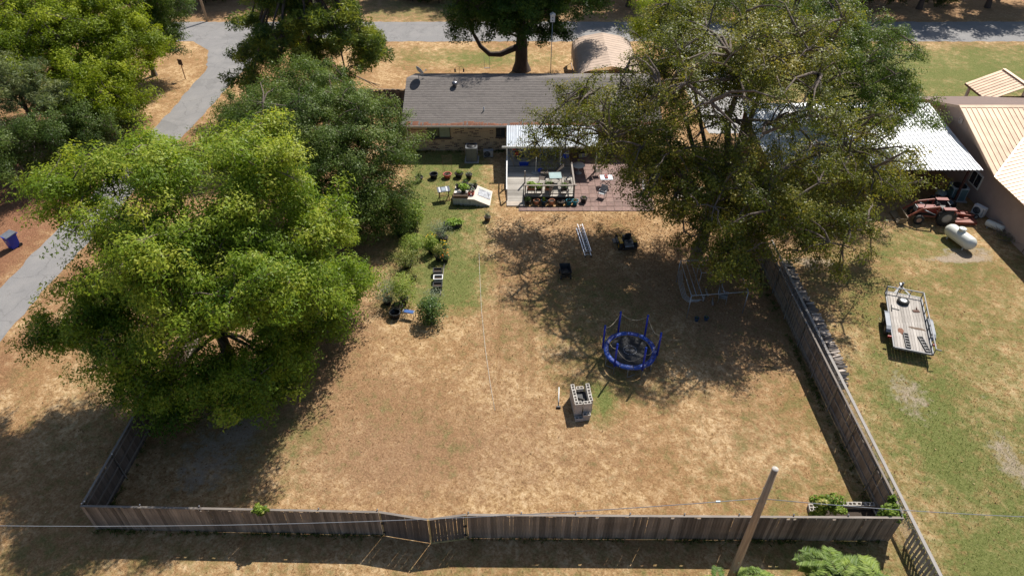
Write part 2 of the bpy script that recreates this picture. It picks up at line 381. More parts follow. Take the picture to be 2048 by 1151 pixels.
for i in range(17):
    link('paver', pav[i % 2], patio, (0.82 + i * 0.595, 43.24, 0.018 + rg.uniform(0, 0.012)), (0, 0, rg.uniform(-.03, .03)))
# ================================================================== buildings
M_SHING = None
def shingle_material():
    m, n, l, b = nodes_of('grey brown shingle')
    k = n.new('ShaderNodeTexBrick'); k.inputs['Scale'].default_value = 1.0; k.inputs['Brick Width'].default_value = 0.33; k.inputs['Row Height'].default_value = 5.0
    k.inputs['Mortar Size'].default_value = 0.008; k.inputs['Color1'].default_value = (0.135, 0.119, 0.110, 1); k.inputs['Color2'].default_value = (0.195, 0.172, 0.158, 1); k.inputs['Mortar'].default_value = (0.10, 0.085, 0.077, 1)
    oi = n.new('ShaderNodeObjectInfo'); add = n.new('ShaderNodeVectorMath'); add.operation = 'ADD'
    l.new(objcoord(n, l), add.inputs[0]); mul = n.new('ShaderNodeVectorMath'); mul.operation = 'SCALE'; l.new(oi.outputs['Location'], mul.inputs[0]); mul.inputs['Scale'].default_value = 7.31
    cx = n.new('ShaderNodeCombineXYZ'); l.new(math_node(n, l, 'MULTIPLY', oi.outputs['Random'], 9.0), cx.inputs[0]); l.new(cx.outputs[0], add.inputs[1])
    l.new(add.outputs[0], k.inputs['Vector'])
    P = position(n, l); f = noise_node(n, l, P, 30, 4, 0.8); g = noise_node(n, l, P, 0.5, 4)
    c = mix_node(n, l, 0.6, k.outputs['Color'], ramp_node(n, l, f, [(0.3, (0.4, 0.4, 0.4)), (0.7, (1.4, 1.38, 1.35))]), 'MULTIPLY')
    c = mix_node(n, l, maprange(n, l, g, 0.4, 0.7, 0.0, 0.3), c, (0.20, 0.175, 0.158))
    h = n.new('ShaderNodeHueSaturation'); l.new(maprange(n, l, oi.outputs['Random'], 0, 1, 0.93, 1.07), h.inputs['Value']); l.new(c, h.inputs['Color'])
    l.new(h.outputs[0], b.inputs['Base Color']); b.inputs['Roughness'].default_value = 0.9; bump_node(n, l, f, 0.5, 0.01, b); return m
def brick_material(name, c1, c2, cd, mort):
    m, n, l, b = nodes_of(name)
    P = position(n, l); sep = n.new('ShaderNodeSeparateXYZ'); l.new(P, sep.inputs[0])
    cx = n.new('ShaderNodeCombineXYZ'); l.new(math_node(n, l, 'ADD', sep.outputs[0], sep.outputs[1]), cx.inputs[0]); l.new(sep.outputs[2], cx.inputs[1])
    k = n.new('ShaderNodeTexBrick'); k.inputs['Scale'].default_value = 1.0; k.inputs['Brick Width'].default_value = 0.305; k.inputs['Row Height'].default_value = 0.105
    k.inputs['Mortar Size'].default_value = 0.012; k.inputs['Mortar Smooth'].default_value = 0.2; k.inputs['Color1'].default_value = (*c1, 1); k.inputs['Color2'].default_value = (*c2, 1); k.inputs['Mortar'].default_value = (*mort, 1)
    l.new(cx.outputs[0], k.inputs['Vector'])
    # some bricks burnt dark: one random value for each brick cell
    row = math_node(n, l, 'FLOOR', math_node(n, l, 'DIVIDE', sep.outputs[2], 0.105))
    off = math_node(n, l, 'MULTIPLY', math_node(n, l, 'MODULO', row, 2.0), 0.1525)
    colx = math_node(n, l, 'FLOOR', math_node(n, l, 'DIVIDE', math_node(n, l, 'ADD', math_node(n, l, 'ADD', sep.outputs[0], sep.outputs[1]), off), 0.305))
    cc = n.new('ShaderNodeCombineXYZ'); l.new(colx, cc.inputs[0]); l.new(row, cc.inputs[1])
    wn_ = n.new('ShaderNodeTexWhiteNoise'); wn_.noise_dimensions = '2D'; l.new(cc.outputs[0], wn_.inputs['Vector'])
    dark = math_node(n, l, 'GREATER_THAN', wn_.outputs['Value'], 0.76)
    notm = math_node(n, l, 'SUBTRACT', 1.0, k.outputs['Fac'])
    c = mix_node(n, l, math_node(n, l, 'MULTIPLY', math_node(n, l, 'MULTIPLY', dark, notm), 0.85), k.outputs['Color'], cd)
    f = noise_node(n, l, P, 25, 4, 0.7)
    c = mix_node(n, l, 0.5, c, ramp_node(n, l, f, [(0.3, (0.6, 0.6, 0.6)), (0.7, (1.25, 1.2, 1.15))]), 'MULTIPLY')
    l.new(c, b.inputs['Base Color']); b.inputs['Roughness'].default_value = 0.9; bump_node(n, l, notm, 0.6, 0.012, b); return m
M_SHING = shingle_material()
M_BRICK = brick_material('tan brick', (0.58, 0.41, 0.25), (0.50, 0.34, 0.20), (0.12, 0.060, 0.042), (0.42, 0.34, 0.26))
M_WHITE = mat('white trim paint', (0.72, 0.71, 0.69), 0.55, 0.08, 2.0, (0.4, 0.37, 0.32), 0.35)
M_GLASS = mat('dark window glass', (0.03, 0.035, 0.045), 0.08, 0.3, 0.6, spec=0.8)
M_FRAME = mat('bronze window frame', (0.035, 0.03, 0.028), 0.4, 0.2, 3)
M_NEEDLE = mat('fallen pine needles', (0.22, 0.095, 0.055), 0.95, 0.5, 14.0, (0.18, 0.08, 0.05), 0.6)
M_GALV = mat('galvanised metal', (0.55, 0.56, 0.58), 0.38, 0.12, 2.0, (0.36, 0.34, 0.32), 0.4, metal=0.75, spec=0.5)

HX0, HX1, HY0, HR, HY1, HE, HP = -9.1, 12.4, 51.9, 57.2, 62.5, 2.6, 4.37
house = thing('brick_house', 'single storey tan brick house with grey brown shingle roof', 'house', ((HX0 + HX1) / 2, HR, 0))
wall = MB()
wx0, wx1, wy0, wy1 = HX0 + 0.45, HX1 - 0.45, HY0 + 0.45, HY1 - 0.45
def wall_with_holes(mb, x0, x1, y, z1, holes, t=0.22):
    """front wall facing -Y: boxes around the window openings (x0,x1,z0,z1)"""
    xs = x0
    for a, b_, c_, d_ in sorted(holes):
        mb.box(((xs + a) / 2, y + t / 2, z1 / 2), (a - xs, t, z1))
        mb.box(((a + b_) / 2, y + t / 2, c_ / 2), (b_ - a, t, c_)); mb.box(((a + b_) / 2, y + t / 2, (d_ + z1) / 2), (b_ - a, t, z1 - d_)); xs = b_
    mb.box(((xs + x1) / 2, y + t / 2, z1 / 2), (x1 - xs, t, z1))
holes = [(-7.1, -5.15, 1.15, 2.25), (-1.35, -0.55, 1.25, 2.2), (2.2, 4.0, 0.55, 2.25), (7.2, 9.0, 0.05, 2.15)]
wall_with_holes(wall, wx0, wx1, wy0, 2.48, holes)
wall.box(((wx0 + 0.11), (wy0 + 0.22 + wy1) / 2, 1.24), (0.22, wy1 - wy0 - 0.22, 2.48)); wall.box(((wx1 - 0.11), (wy0 + 0.22 + wy1) / 2, 1.24), (0.22, wy1 - wy0 - 0.22, 2.48))
wall.box(((wx0 + wx1) / 2, wy1 - 0.11, 1.24), (wx1 - wx0 - 0.46, 0.22, 2.48))
for x in (wx0 + 0.09, wx1 - 0.09):
    wall.slab([(x, wy0, 2.48), (x, wy1, 2.48), (x, HR, 4.16)] if x > 0 else [(x, wy1, 2.48), (x, wy0, 2.48), (x, HR, 4.16)], 0.15)
wall.build('wall', M_BRICK, house, world=True)
for a, b_, c_, d_ in holes:
    w = MB(); fr = 0.07; y = wy0 + 0.10
    for xx in (a + fr / 2, (a + b_) / 2, b_ - fr / 2): w.box((xx, y, (c_ + d_) / 2), (fr, 0.08, d_ - c_))
    for zz in (c_ + fr / 2, d_ - fr / 2): w.box(((a + b_) / 2, y + 0.003, zz), (b_ - a, 0.075, fr))
    wo = w.build('window', M_FRAME, house, world=True)
    for k_, (p0, p1) in enumerate(((a, (a + b_) / 2), ((a + b_) / 2, b_))):
        o = MB().box(((p0 + p1) / 2, y + 0.02, (c_ + d_) / 2), (p1 - p0 - fr, 0.012, d_ - c_ - 2 * fr))
        o.xf(XF[house.name].inverted()).build('pane', M_GLASS if not (k_ == 1 and a < -5) else mat('window with pale blind', (0.26, 0.29, 0.22), 0.3, 0.15, 2), wo)
    MB().box(((a + b_) / 2, wy0 - 0.02, c_ - 0.035), (b_ - a + 0.1, 0.14, 0.06)).build('sill', mat('dark sill brick', (0.12, 0.075, 0.055), 0.9), house, world=True)
# roof: deck, then one strip for each course of shingles
rise = HP - HE; run = HR - HY0; sl = math.atan2(rise, run); SLEN = math.hypot(rise, run)
deck = MB()
deck.slab([(HX0, HY0, HE), (HX1, HY0, HE), (HX1, HR, HP), (HX0, HR, HP)], 0.12)
deck.slab([(HX0, HR, HP), (HX1, HR, HP), (HX1, HY1, HE), (HX0, HY1, HE)], 0.12)
roof = deck.build('roof', M_SHING, house, world=True)
nc = 27; cw = SLEN / nc
cm = MB().box((0, 0, 0), (HX1 - HX0 + 0.06, cw * 1.10, 0.03)).mesh('shingle_course', M_SHING)
for side in (0, 1):
    for i in range(nc):
        t = (i + 0.5) * cw; a = sl if side == 0 else -sl
        y = HY0 - 0.04 + t * math.cos(sl) if side == 0 else HY1 + 0.04 - t * math.cos(sl)
        z = HE + t * math.sin(sl) + 0.016
        link('shingle_course', cm, roof, (random.uniform(-.004, .004), y - HR, z), (a - 0.075 * (1 if side == 0 else -1), 0, 0))
MB().slab([(HX0 - .03, HR - .17, HP - .02), (HX1 + .03, HR - .17, HP - .02), (HX1 + .03, HR, HP + .06), (HX0 - .03, HR, HP + .06)], .02).slab([(HX0 - .03, HR, HP + .06), (HX1 + .03, HR, HP + .06), (HX1 + .03, HR + .17, HP - .02), (HX0 - .03, HR + .17, HP - .02)], .02).build('ridge_cap', M_SHING, house, world=True)
fa = MB().box(((HX0 + HX1) / 2, HY0 - 0.015, HE - 0.13), (HX1 - HX0, 0.03, 0.2)).build('fascia', M_WHITE, house, world=True)
MB().box(((HX0 + HX1) / 2, HY0 + 0.22, HE - 0.17), (HX1 - HX0 - 0.02, 0.42, 0.02)).build('soffit', M_WHITE, house, world=True)
for x in (HX0 - 0.02, HX1 + 0.02):
    MB().slab([(x, HY0, HE - 0.2), (x, HR, HP - 0.2), (x, HR, HP - 0.02), (x, HY0, HE - 0.02)], 0.03).slab([(x, HR, HP - 0.2), (x, HY1, HE - 0.2), (x, HY1, HE - 0.02), (x, HR, HP - 0.02)], 0.03).build('rake_board', M_WHITE, house, world=True)
# gutter full of needles
g_ = MB()
for dx, dz, w_, h_ in ((-0.13, -0.06, 0.012, 0.12), (-0.075, -0.12, 0.12, 0.012)): g_.box(((HX0 + HX1) / 2, HY0 + dx - 0.02, HE + dz), (HX1 - HX0, w_, h_))
g_.build('gutter', M_WHITE, house, world=True)
nd = MB(); rg = random.Random(5)
x = HX0 + 0.3
while x < HX1 - 0.3:
    L = rg.uniform(0.2, 0.7); k = max(0.15, 0.6 + 0.5 * math.sin(x * 1.3) + rg.uniform(-.3, .3)); w_ = 0.30 * k
    nd.add([(x, HY0 - .12, HE - .02), (x + L, HY0 - .12, HE - .02), (x + L * 0.9, HY0 + w_, HE + w_ * math.tan(sl) + .045), (x + L * .1, HY0 + w_ * 0.8, HE + w_ * .8 * math.tan(sl) + .045), (x + L / 2, HY0 + .02, HE + .11)], [(0, 1, 4), (1, 2, 4), (2, 3, 4), (3, 0, 4)], True); x += L * rg.uniform(0.55, 1.1)
tag(nd.build('pine_needles', M_NEEDLE, house, world=True), 'rust brown pine needles heaped along the roof eave', kind='stuff')
MB().tube([(HX0 + .3, HY0 - .05, HE - .1), (HX0 + .36, HY0 + .3, HE - .5), (HX0 + .38, wy0 - 0.06, HE - .7), (HX0 + .38, wy0 - .06, 0.1)], 0.045, 6).build('downspout', M_WHITE, house, world=True)
# roof vents
def roof_pt(x, y, dz=0.0): return (x, y, HE + (y - HY0) * math.tan(sl) + dz)
p = roof_pt(-4.9, 56.2)
MB().lathe([(0.17, -0.1), (0.17, 0.2), (0.20, 0.22)], 14, p).lathe([(0.0, 0.48), (0.18, 0.45), (0.27, 0.34), (0.25, 0.25), (0.1, 0.22)], 14, p).build('turbine_vent', mat('dull vent metal', (0.22, 0.22, 0.24), 0.35, 0.2, 6, metal=0.8), house, world=True)
p = roof_pt(-2.35, 53.4)
MB().lathe([(0.05, -0.1), (0.05, 0.36), (0.04, 0.36), (0.04, 0.1)], 10, p).box((p[0], p[1], p[2] + 0.03), (0.32, 0.3, 0.012), rot=Matrix.Rotation(sl, 3, 'X')).build('pipe_vent', M_GALV, house, world=True)

# ------------------------------------------------------------------ patio cover over the deck
CX0, CX1, CY0, CY1 = -0.42, 6.9, 48.75, 51.78
cover = thing('patio_cover', 'corrugated metal patio cover on white posts behind the house', 'patio cover', ((CX0 + CX1) / 2, CY0, 0))
M_CORR = mat('silver corrugated sheet', (0.40, 0.43, 0.47), 0.6, 0.12, 1.5, (0.34, 0.28, 0.24), 0.5, metal=0.25, spec=0.35)
def corrugated(x0, x1, y0, y1, z0, z1, pitch, amp, m, ny=1):
    n_ = int((x1 - x0) / pitch * 6); vs = []; fs = []
    for i in range(n_ + 1):
        x = x0 + (x1 - x0) * i / n_; h = amp * math.sin(2 * math.pi * (x - x0) / pitch)
        vs += [(x, y0, z0 + h), (x, y1, z1 + h)]
        if i: fs.append((2 * i - 2, 2 * i, 2 * i + 1, 2 * i - 1))
    return MB().add(vs, fs, True)
npn = 9; pw = (CX1 - CX0) / npn
for i in range(npn):
    corrugated(CX0 + i * pw - 0.02, CX0 + (i + 1) * pw + 0.02, CY0 - 0.1, CY1, 2.36 + 0.003 * (i % 2), 2.62 + 0.003 * (i % 2), 0.15, 0.026, None).build('roof_panel', M_CORR, cover, world=True)
MB().box(((CX0 + CX1) / 2 - 0.1, CY0 - 0.16, 2.30), (CX1 - CX0 + 0.55, 0.06, 0.17)).build('front_beam', M_WHITE, cover, world=True)
for z_, y_ in ((2.29, 49.6), (2.36, 50.6)): MB().box(((CX0 + CX1) / 2, y_, z_), (CX1 - CX0, 0.045, 0.10)).build('purlin', M_WHITE, cover, world=True)
for x in (CX0 + 0.02, 3.9, CX1 - 0.15): MB().box((x, CY0 + 0.0, 1.27), (0.1, 0.1, 1.88 if x < 5 else 1.88)).build('post', M_WHITE, cover, world=True)
MB().box((CX1 - 0.15, CY0, 0.18), (0.16, 0.16, 0.30)).build('post_base', M_CONC, cover, world=True)

# ------------------------------------------------------------------ wooden deck with railing and plank steps
DX0, DX1, DY0, DY1, DZ = -0.45, 4.75, 44.35, 52.3, 0.42
dk = thing('wooden_deck', 'weathered grey plank deck with front railing and steps', 'deck', (DX0, DY0, 0))
M_DECK = wood_mat('weathered deck wood', (0.56, 0.52, 0.46), (0.27, 0.24, 0.21), 0.26, 'X')
M_POST = wood_mat('grey post wood', (0.36, 0.32, 0.285), (0.17, 0.145, 0.125), 0.15, 'Z')
full = MB().box((0, 0, 0), (DX1 - DX0, 0.132, 0.034)).mesh('plank', M_DECK); part_ = MB().box((0, 0, 0), (DX1 - 0.92, 0.132, 0.034)).mesh('plank', M_DECK)
y = DY0 + 0.07; rg = random.Random(8)
while y < DY1 - 0.05:
    if y > 46.3: link('plank', full, dk, ((DX1 - DX0) / 2, y - DY0, DZ + rg.uniform(-.003, .003)), (0, 0, rg.uniform(-.001, .001)))
    else: link('plank', part_, dk, ((0.92 + DX1) / 2 - DX0, y - DY0, DZ + rg.uniform(-.003, .003)))
    y += 0.148
MB().box((DX1 / 2 + .46, DY0 + 0.02, 0.25), (DX1 - 0.95, 0.04, 0.28)).box((DX0 + .04, 49.3, 0.22), (0.04, 5.9, 0.32)).box((DX1 - .04, 48.3, 0.22), (0.04, 7.8, 0.32)).build('skirt_board', mat('skirt in painted shade', (.045, .038, .032), .9, .3, 4), dk, world=True)  # near-black skirt colour paints the shade of the void under the deck
st = MB().box((0, 0, 0), (1.28, 0.128, 0.034)).mesh('step_plank', M_DECK)
for i in range(14):
    t = i / 13.0; link('step_plank', st, dk, (0.69, 46.2 - i * 0.149 - DY0, 0.40 - 0.34 * t), (-0.16 * 0 + 0.17, 0, 0))
MB().prism([(-0.4, 43.6), (0.95, 43.6), (0.95, 44.2), (-0.4, 44.2)], 0.003, 0.09).build('landing_slab', mat('pale landing concrete', (0.42, 0.36, 0.30), 0.9, 0.2, 3), dk, world=True)
for (x, y_, h) in ((1.0, DY0 + .06, 1.34), (1.0, 46.3, 1.5), (2.86, DY0 + .06, 1.34), (DX1 - .06, DY0 + .06, 1.34), (DX1 - .06, 47.6, 1.5), (DX0 + .05, 44.4, 1.0), (DX0 + .05, 46.4, 1.45)):
    MB().box((x, y_, h / 2 + 0.0), (0.1, 0.1, h)).build('railing_post', M_POST, dk, world=True)
MB().box((2.88, DY0 + .06, 1.36), (3.95, 0.15, 0.036)).build('top_rail', M_POST, dk, world=True)
MB().bar((DX0 + .05, 44.4, 1.02), (DX0 + .05, 46.4, 1.47), 0.09, 0.04).bar((DX0 + .05, 46.4, 1.47), (DX0 + .05, 48.7, 1.47), 0.09, 0.04).build('stair_rail', M_WHITE, dk, world=True)
MB().bar((DX0 + .05, 46.4, .9), (DX0 + .05, 48.7, .9), 0.05, 0.04).build('side_rail', M_WHITE, dk, world=True)
MB().box((DX1 - .06, 46.0, 1.42), (0.12, 3.3, 0.036)).build('top_rail', M_POST, dk, world=True)
for i in range(5): MB().box((1.5 + i * 0.78, DY0 + .075, 0.9), (0.035, 0.03, 0.9)).build('baluster', M_POST, dk, world=True)
MB().box((2.88, DY0 + .08, 0.62), (3.6, 0.045, 0.07)).build('bottom_rail', M_POST, dk, world=True)

# ------------------------------------------------------------------ white metal carport
WX0, WX1, WY0, WY1 = 18.9, 34.3, 43.8, 53.0
wc = thing('metal_carport', 'large open carport with white ribbed metal roof under the trees', 'carport', ((WX0 + WX1) / 2, (WY0 + WY1) / 2, 0))
M_WROOF = mat('white ribbed roof metal', (0.56, 0.575, 0.60), 0.45, 0.10, 0.8, (0.40, 0.38, 0.36), 0.45, metal=0.15, spec=0.6)
def ribbed_panel(L, w, nrib, rib_h=0.055, rib_w=0.06):
    """panel lying in local x (width) and y (length), ribs along y"""
    prof = [(0, 0)]; step = w / nrib
    for i in range(nrib):
        c = (i + 0.5) * step
        prof += [(c - rib_w, 0.0), (c - rib_w * 0.45, rib_h), (c + rib_w * 0.45, rib_h), (c + rib_w, 0.0)]
    prof += [(w, 0)]
    vs = []; fs = []
    for i, (x, z) in enumerate(prof):
        vs += [(x, 0, z), (x, L, z)]
        if i: fs.append((2 * i - 2, 2 * i, 2 * i + 1, 2 * i - 1))
    return MB().add(vs, fs)
L = math.hypot(WY1 - WY0, 1.0); an = math.atan2(1.0, WY1 - WY0); npan = 17; pw = (WX1 - WX0) / npan
pm = ribbed_panel(L, pw + 0.015, 3).mesh('roof_panel', M_WROOF)
for i in range(npan):
    link('roof_panel', pm, wc, (WX0 + i * pw - (WX0 + WX1) / 2, WY0 - (WY0 + WY1) / 2, 3.0 + 0.002 * (i % 2)), (an, 0, 0))
M_RUST = mat('dark red steel', (0.085, 0.035, 0.028), 0.6, 0.3, 5, (0.16, 0.07, 0.04), 0.5)
M_PINK = mat('pink stucco', (0.42, 0.315, 0.275), 0.92, 0.08, 1.3, (0.35, 0.255, 0.225), 0.4, bump=0.25, bscale=60)
for y_, z_ in ((WY0 + 0.35, 2.88), (48.4, 3.35), (WY1 - .35, 3.8)): MB().box(((WX0 + WX1) / 2, y_, z_), (WX1 - WX0 - 0.1, 0.08, 0.14)).build('beam', M_RUST, wc, world=True)
for x in (WX0 + .3, 24.0, 29.0, WX1 - .75):
    for y_, z_ in ((WY0 + 0.35, 2.8), (WY1 - .35, 3.72)): MB().box((x, y_, z_ / 2), (0.13, 0.13, z_)).build('post', M_RUST, wc, world=True)
MB().box(((WX0 + WX1) / 2, WY1 - 0.1, 1.85), (WX1 - WX0 - .6, 0.06, 3.6)).build('back_panel', mat('dim carport siding', (0.20, 0.19, 0.18), 0.8, 0.2, 1.2), wc, world=True)

# ------------------------------------------------------------------ neighbour house: gable end and front wing with tan standing seam roof
NX = 34.6
nh = thing('stucco_house', 'pink stucco house with pale tan standing seam metal roof', 'house', (40.0, 47.0, 0))
M_TAN = mat('tan standing seam metal', (0.68, 0.47, 0.315), 0.42, 0.10, 0.9, (0.55, 0.37, 0.25), 0.45, rnd=.05, metal=0.1, spec=0.55)
M_TANS = mat('tan seam rib', (0.42, 0.275, 0.18), 0.5, 0.06, 0.9, metal=0.1)
M_BROWN = mat('weathered brown roof', (0.17, 0.115, 0.095), 0.8, 0.15, 1.5, (0.12, 0.085, 0.07), 0.4)
PY0, PYR, PY1, PE, PR = 42.8, 49.7, 56.6, 3.0, 5.28
X2 = 56.0
w = MB()
w.box((NX + 0.45 + .1, 39.6, 1.4), (0.2, 33.8 - 0.0, 2.8)).build('wall', M_PINK, nh, world=True)
MB().slab([(NX + .449, PY1 - .1, 2.78), (NX + .449, PY0 + .1, 2.78), (NX + .449, PYR, 5.06)], 0.2).build('gable_wall', M_PINK, nh, world=True)
MB().box((45.0, 56.4, 1.4), (20.6, 0.2, 2.8)).build('wall', M_PINK, nh, world=True)
def seam_roof(corner, u, v, ulen, vlen, nrm_up, npan, name, clip=None):
    """panels side by side along u, each running along v; a raised seam on each joint"""
    u, v = Vector(u).normalized(), Vector(v).normalized(); nrm = u.cross(v)
    if nrm.z < 0: nrm = -nrm
    m3 = Matrix((u, v, nrm)).transposed()
    pw = ulen / npan
    for i in range(npan):
        v0, v1 = (0, vlen) if clip is None else clip(i * pw, (i + 1) * pw)
        if v1 - v0 < 0.05: continue
        mb = MB(); mb.box((0, 0, -0.02), (pw - 0.004, v1 - v0, 0.03)); mb.box((-pw / 2 + 0.02, 0, 0.013), (0.038, v1 - v0, 0.036))
        mb.v = [tuple(m3 @ Vector(q)) for q in mb.v]
        c = Vector(corner) + u * (pw * (i + 0.5)) + v * ((v0 + v1) / 2)
        o = MB(); o.v = [tuple(Vector(q) + c) for q in mb.v]; o.f = mb.f; o.sm = mb.sm
        o.build(name, M_TAN, nh, world=True)
VX = 7.6  # the valley starts at the corner and climbs to the right
sA = math.hypot(PYR - PY0, PR - PE)
seam_roof((NX, PY0, PE), (1, 0, 0), (0, PYR - PY0, PR - PE), 9.2, sA, 1, 23, 'roof_panel', clip=lambda a, b: (min(sA, (a + b) / 2 * sA / 6.9), sA))
MB().slab([(NX, PYR, PR), (X2, PYR, PR), (X2, PY1, PE), (NX, PY1, PE)], 0.1).build('far_slope', M_BROWN, nh, world=True)
MB().slab([(NX - .02, PYR - .22, PR - .045), (X2, PYR - .22, PR - .045), (X2, PYR, PR + .04), (NX - .02, PYR, PR + .04)], .02).slab([(NX - .02, PYR, PR + .04), (X2, PYR, PR + .04), (X2, PYR + .2, PR - .03), (NX - .02, PYR + .2, PR - .03)], .02).build('ridge_cap', M_TAN, nh, world=True)
for (a, b_) in (((NX, PY0), (NX, PYR)), ((NX, PYR), (NX, PY1))):
    za, zb = (PE, PR) if a[1] == PY0 else (PR, PE)
    MB().slab([(NX - .015, b_[1], zb - .18), (NX - .015, a[1], za - .18), (NX - .015, a[1], za + .02), (NX - .015, b_[1], zb + .02)], 0.03).build('rake_trim', M_TANS, nh, world=True)
# front wing, its ridge running towards the viewer: left slope
sB = math.hypot(6.9, PR - PE)
seam_roof((NX, 25.0, PE), (0, 1, 0), (6.9, 0, PR - PE), 24.6, sB, 1, 62, 'roof_panel', clip=lambda a, b: (max(0.0, (((a + b) / 2) - (PY0 - 25.0)) * sB / 6.9) if False else 0.0, sB) if (a + b) / 2 < PY0 - 25 else (min(sB, ((a + b) / 2 - (PY0 - 25.0)) * sB / 6.9), sB))
MB().slab([(NX + 6.9, 25.0, PR), (NX + 13.8, 25.0, PE), (NX + 13.8, PYR, PE), (NX + 6.9, PYR, PR)], 0.1).build('right_slope', M_TAN, nh, world=True)
vd = Vector((6.9, 6.9, PR - PE)); MB().bar(Vector((NX, PY0, PE + .01)), Vector((NX, PY0, PE + .01)) + vd, 0.12, 0.03).build('valley_flashing', M_TAN, nh, world=True)
MB().box((NX - .012, 33.85, PE - .08), (0.025, 17.7, 0.17)).build('fascia', M_TANS, nh, world=True)
MB().box((NX + .23, 33.85, PE - .17), (0.44, 17.7, 0.02)).build('soffit', M_BROWN, nh, world=True)
MB().box((NX + 7.2, 25.1, 1.4), (13.0, 0.2, 2.8)).build('wall', M_PINK, nh, world=True)
MB().slab([(NX + .55, 25.05, 2.8), (NX + 13.5, 25.05, 2.8), (NX + 6.9, 25.05, 5.0)], .1).build('gable_wall', M_PINK, nh, world=True)
# small vent on the near slope, window, gable disc, drain pipe
MB().lathe([(0.05, -0.05), (0.05, 0.28), (0.09, 0.3), (0.0, 0.36)], 10, (38.6, 46.4, 4.2)).build('pipe_vent', M_GALV, nh, world=True)
wf = MB().box((NX + .43, 45.0, 1.55), (0.05, 1.35, 1.15)).build('window', M_WHITE, nh, world=True)
for dy in (-.31, .31): MB().box((NX + .40, 45.0 + dy, 1.55), (0.03, 0.52, 0.92)).xf(XF[nh.name].inverted()).build('pane', M_GLASS, wf)
MB().lathe([(0.0, 0.0), (0.28, 0.0), (0.28, 0.04), (0.22, 0.05), (0.22, 0.02), (0.0, 0.02)], 16).xf(Matrix.Translation((NX + .44, 49.4, 4.2)) @ Matrix.Rotation(R(-90), 4, 'Y')).build('gable_vent', mat('dull pink vent', (0.5, 0.42, 0.38), 0.8), nh, world=True)
MB().tube([(NX + .3, 37.6, 0.15), (NX + .36, 37.6, 1.3), (NX + .38, 37.4, 1.8), (NX + .42, 37.2, 1.95)], 0.025, 6).build('conduit', M_RUST, nh, world=True)
# porch wing beyond the ridge
QX0, QY0, QY1, QE, QR, QW = 41.2, 56.8, 59.7, 2.9, 4.2, 2.9
seam_roof((QX0, QY0 - .9, QE), (0, 1, 0), (QW, 0, QR - QE), QY1 - QY0 + .9, math.hypot(QW, QR - QE), 1, 9, 'porch_roof_panel')
MB().slab([(QX0 + QW, QY0 - .9, QR), (QX0 + 2 * QW, QY0 - .9, QE), (QX0 + 2 * QW, QY1, QE), (QX0 + QW, QY1, QR)], 0.08).build('porch_far_slope', M_BROWN, nh, world=True)
MB().box((QX0 + QW, 57.8, QR + .03), (0.3, 3.8, 0.05)).build('porch_ridge_cap', M_TAN, nh, world=True)
MB().box((QX0 + 0.0, 57.8, QE - .09), (0.03, 3.8, 0.16)).build('porch_fascia', M_RUST, nh, world=True)
for x in (QX0 + .3, QX0 + 2 * QW - .3): MB().box((x, QY1 - .4, 1.4), (0.2, 0.2, 2.8)).build('porch_post', mat('grey porch post', (0.4, 0.4, 0.42), 0.7), nh, world=True)

# ------------------------------------------------------------------ rounded tan carport in the front yard
kx0, kx1, ky0, ky1 = 6.3, 12.5, 62.9, 72.0
kp = thing('rounded_carport', 'tan metal carport with rounded roof edges in the front yard', 'carport', ((kx0 + kx1) / 2, (ky0 + ky1) / 2, 0))
M_KT = mat('tan ribbed carport metal', (0.50, 0.385, 0.305), 0.8, 0.12, 1.0, (0.4, 0.31, 0.25), 0.4, spec=.15)
cxm = (kx0 + kx1) / 2; hw = (kx1 - kx0) / 2
prof = [(-hw, 1.0), (-hw, 1.9), (-hw + .08, 2.18), (-hw + .28, 2.44), (-hw + .62, 2.64), (-hw + 1.2, 2.84), (0, 3.2), (hw - 1.2, 2.84), (hw - .62, 2.64), (hw - .28, 2.44), (hw - .08, 2.18), (hw, 1.9), (hw, 1.0)]
npk = 14; pl = (ky1 - ky0) / npk
mb = MB(); rows = [(0.0, 0.0), (0.30, 0.0), (0.36, 0.03), (0.46, 0.03), (0.52, 0.0), (pl + 0.01, 0.0)]
vs = []; fs = []
for yy, h in rows:
    for (x, z) in prof: vs.append((x * (1 + h * 0.1), yy, z + h))
k = len(prof)
for r_ in range(len(rows) - 1):
    for i in range(k - 1): fs.append((r_ * k + i, r_ * k + i + 1, (r_ + 1) * k + i + 1, (r_ + 1) * k + i))
pmesh = MB().add(vs, [tuple(reversed(f)) for f in fs]).mesh('roof_panel', M_KT)
for i in range(npk): link('roof_panel', pmesh, kp, (0, ky0 + i * pl - (ky0 + ky1) / 2, 0.003 * (i % 2)))
for x in (kx0 + .06, kx1 - .06):
    for i in range(5):
        MB().box((x, ky0 + .1 + i * (ky1 - ky0 - .2) / 4, 1.1), (0.06, 0.06, 2.2)).build('post', M_KT, kp, world=True)
    MB().box((x, (ky0 + ky1) / 2, 0.05), (0.06, ky1 - ky0, 0.06)).build('base_rail', M_KT, kp, world=True)

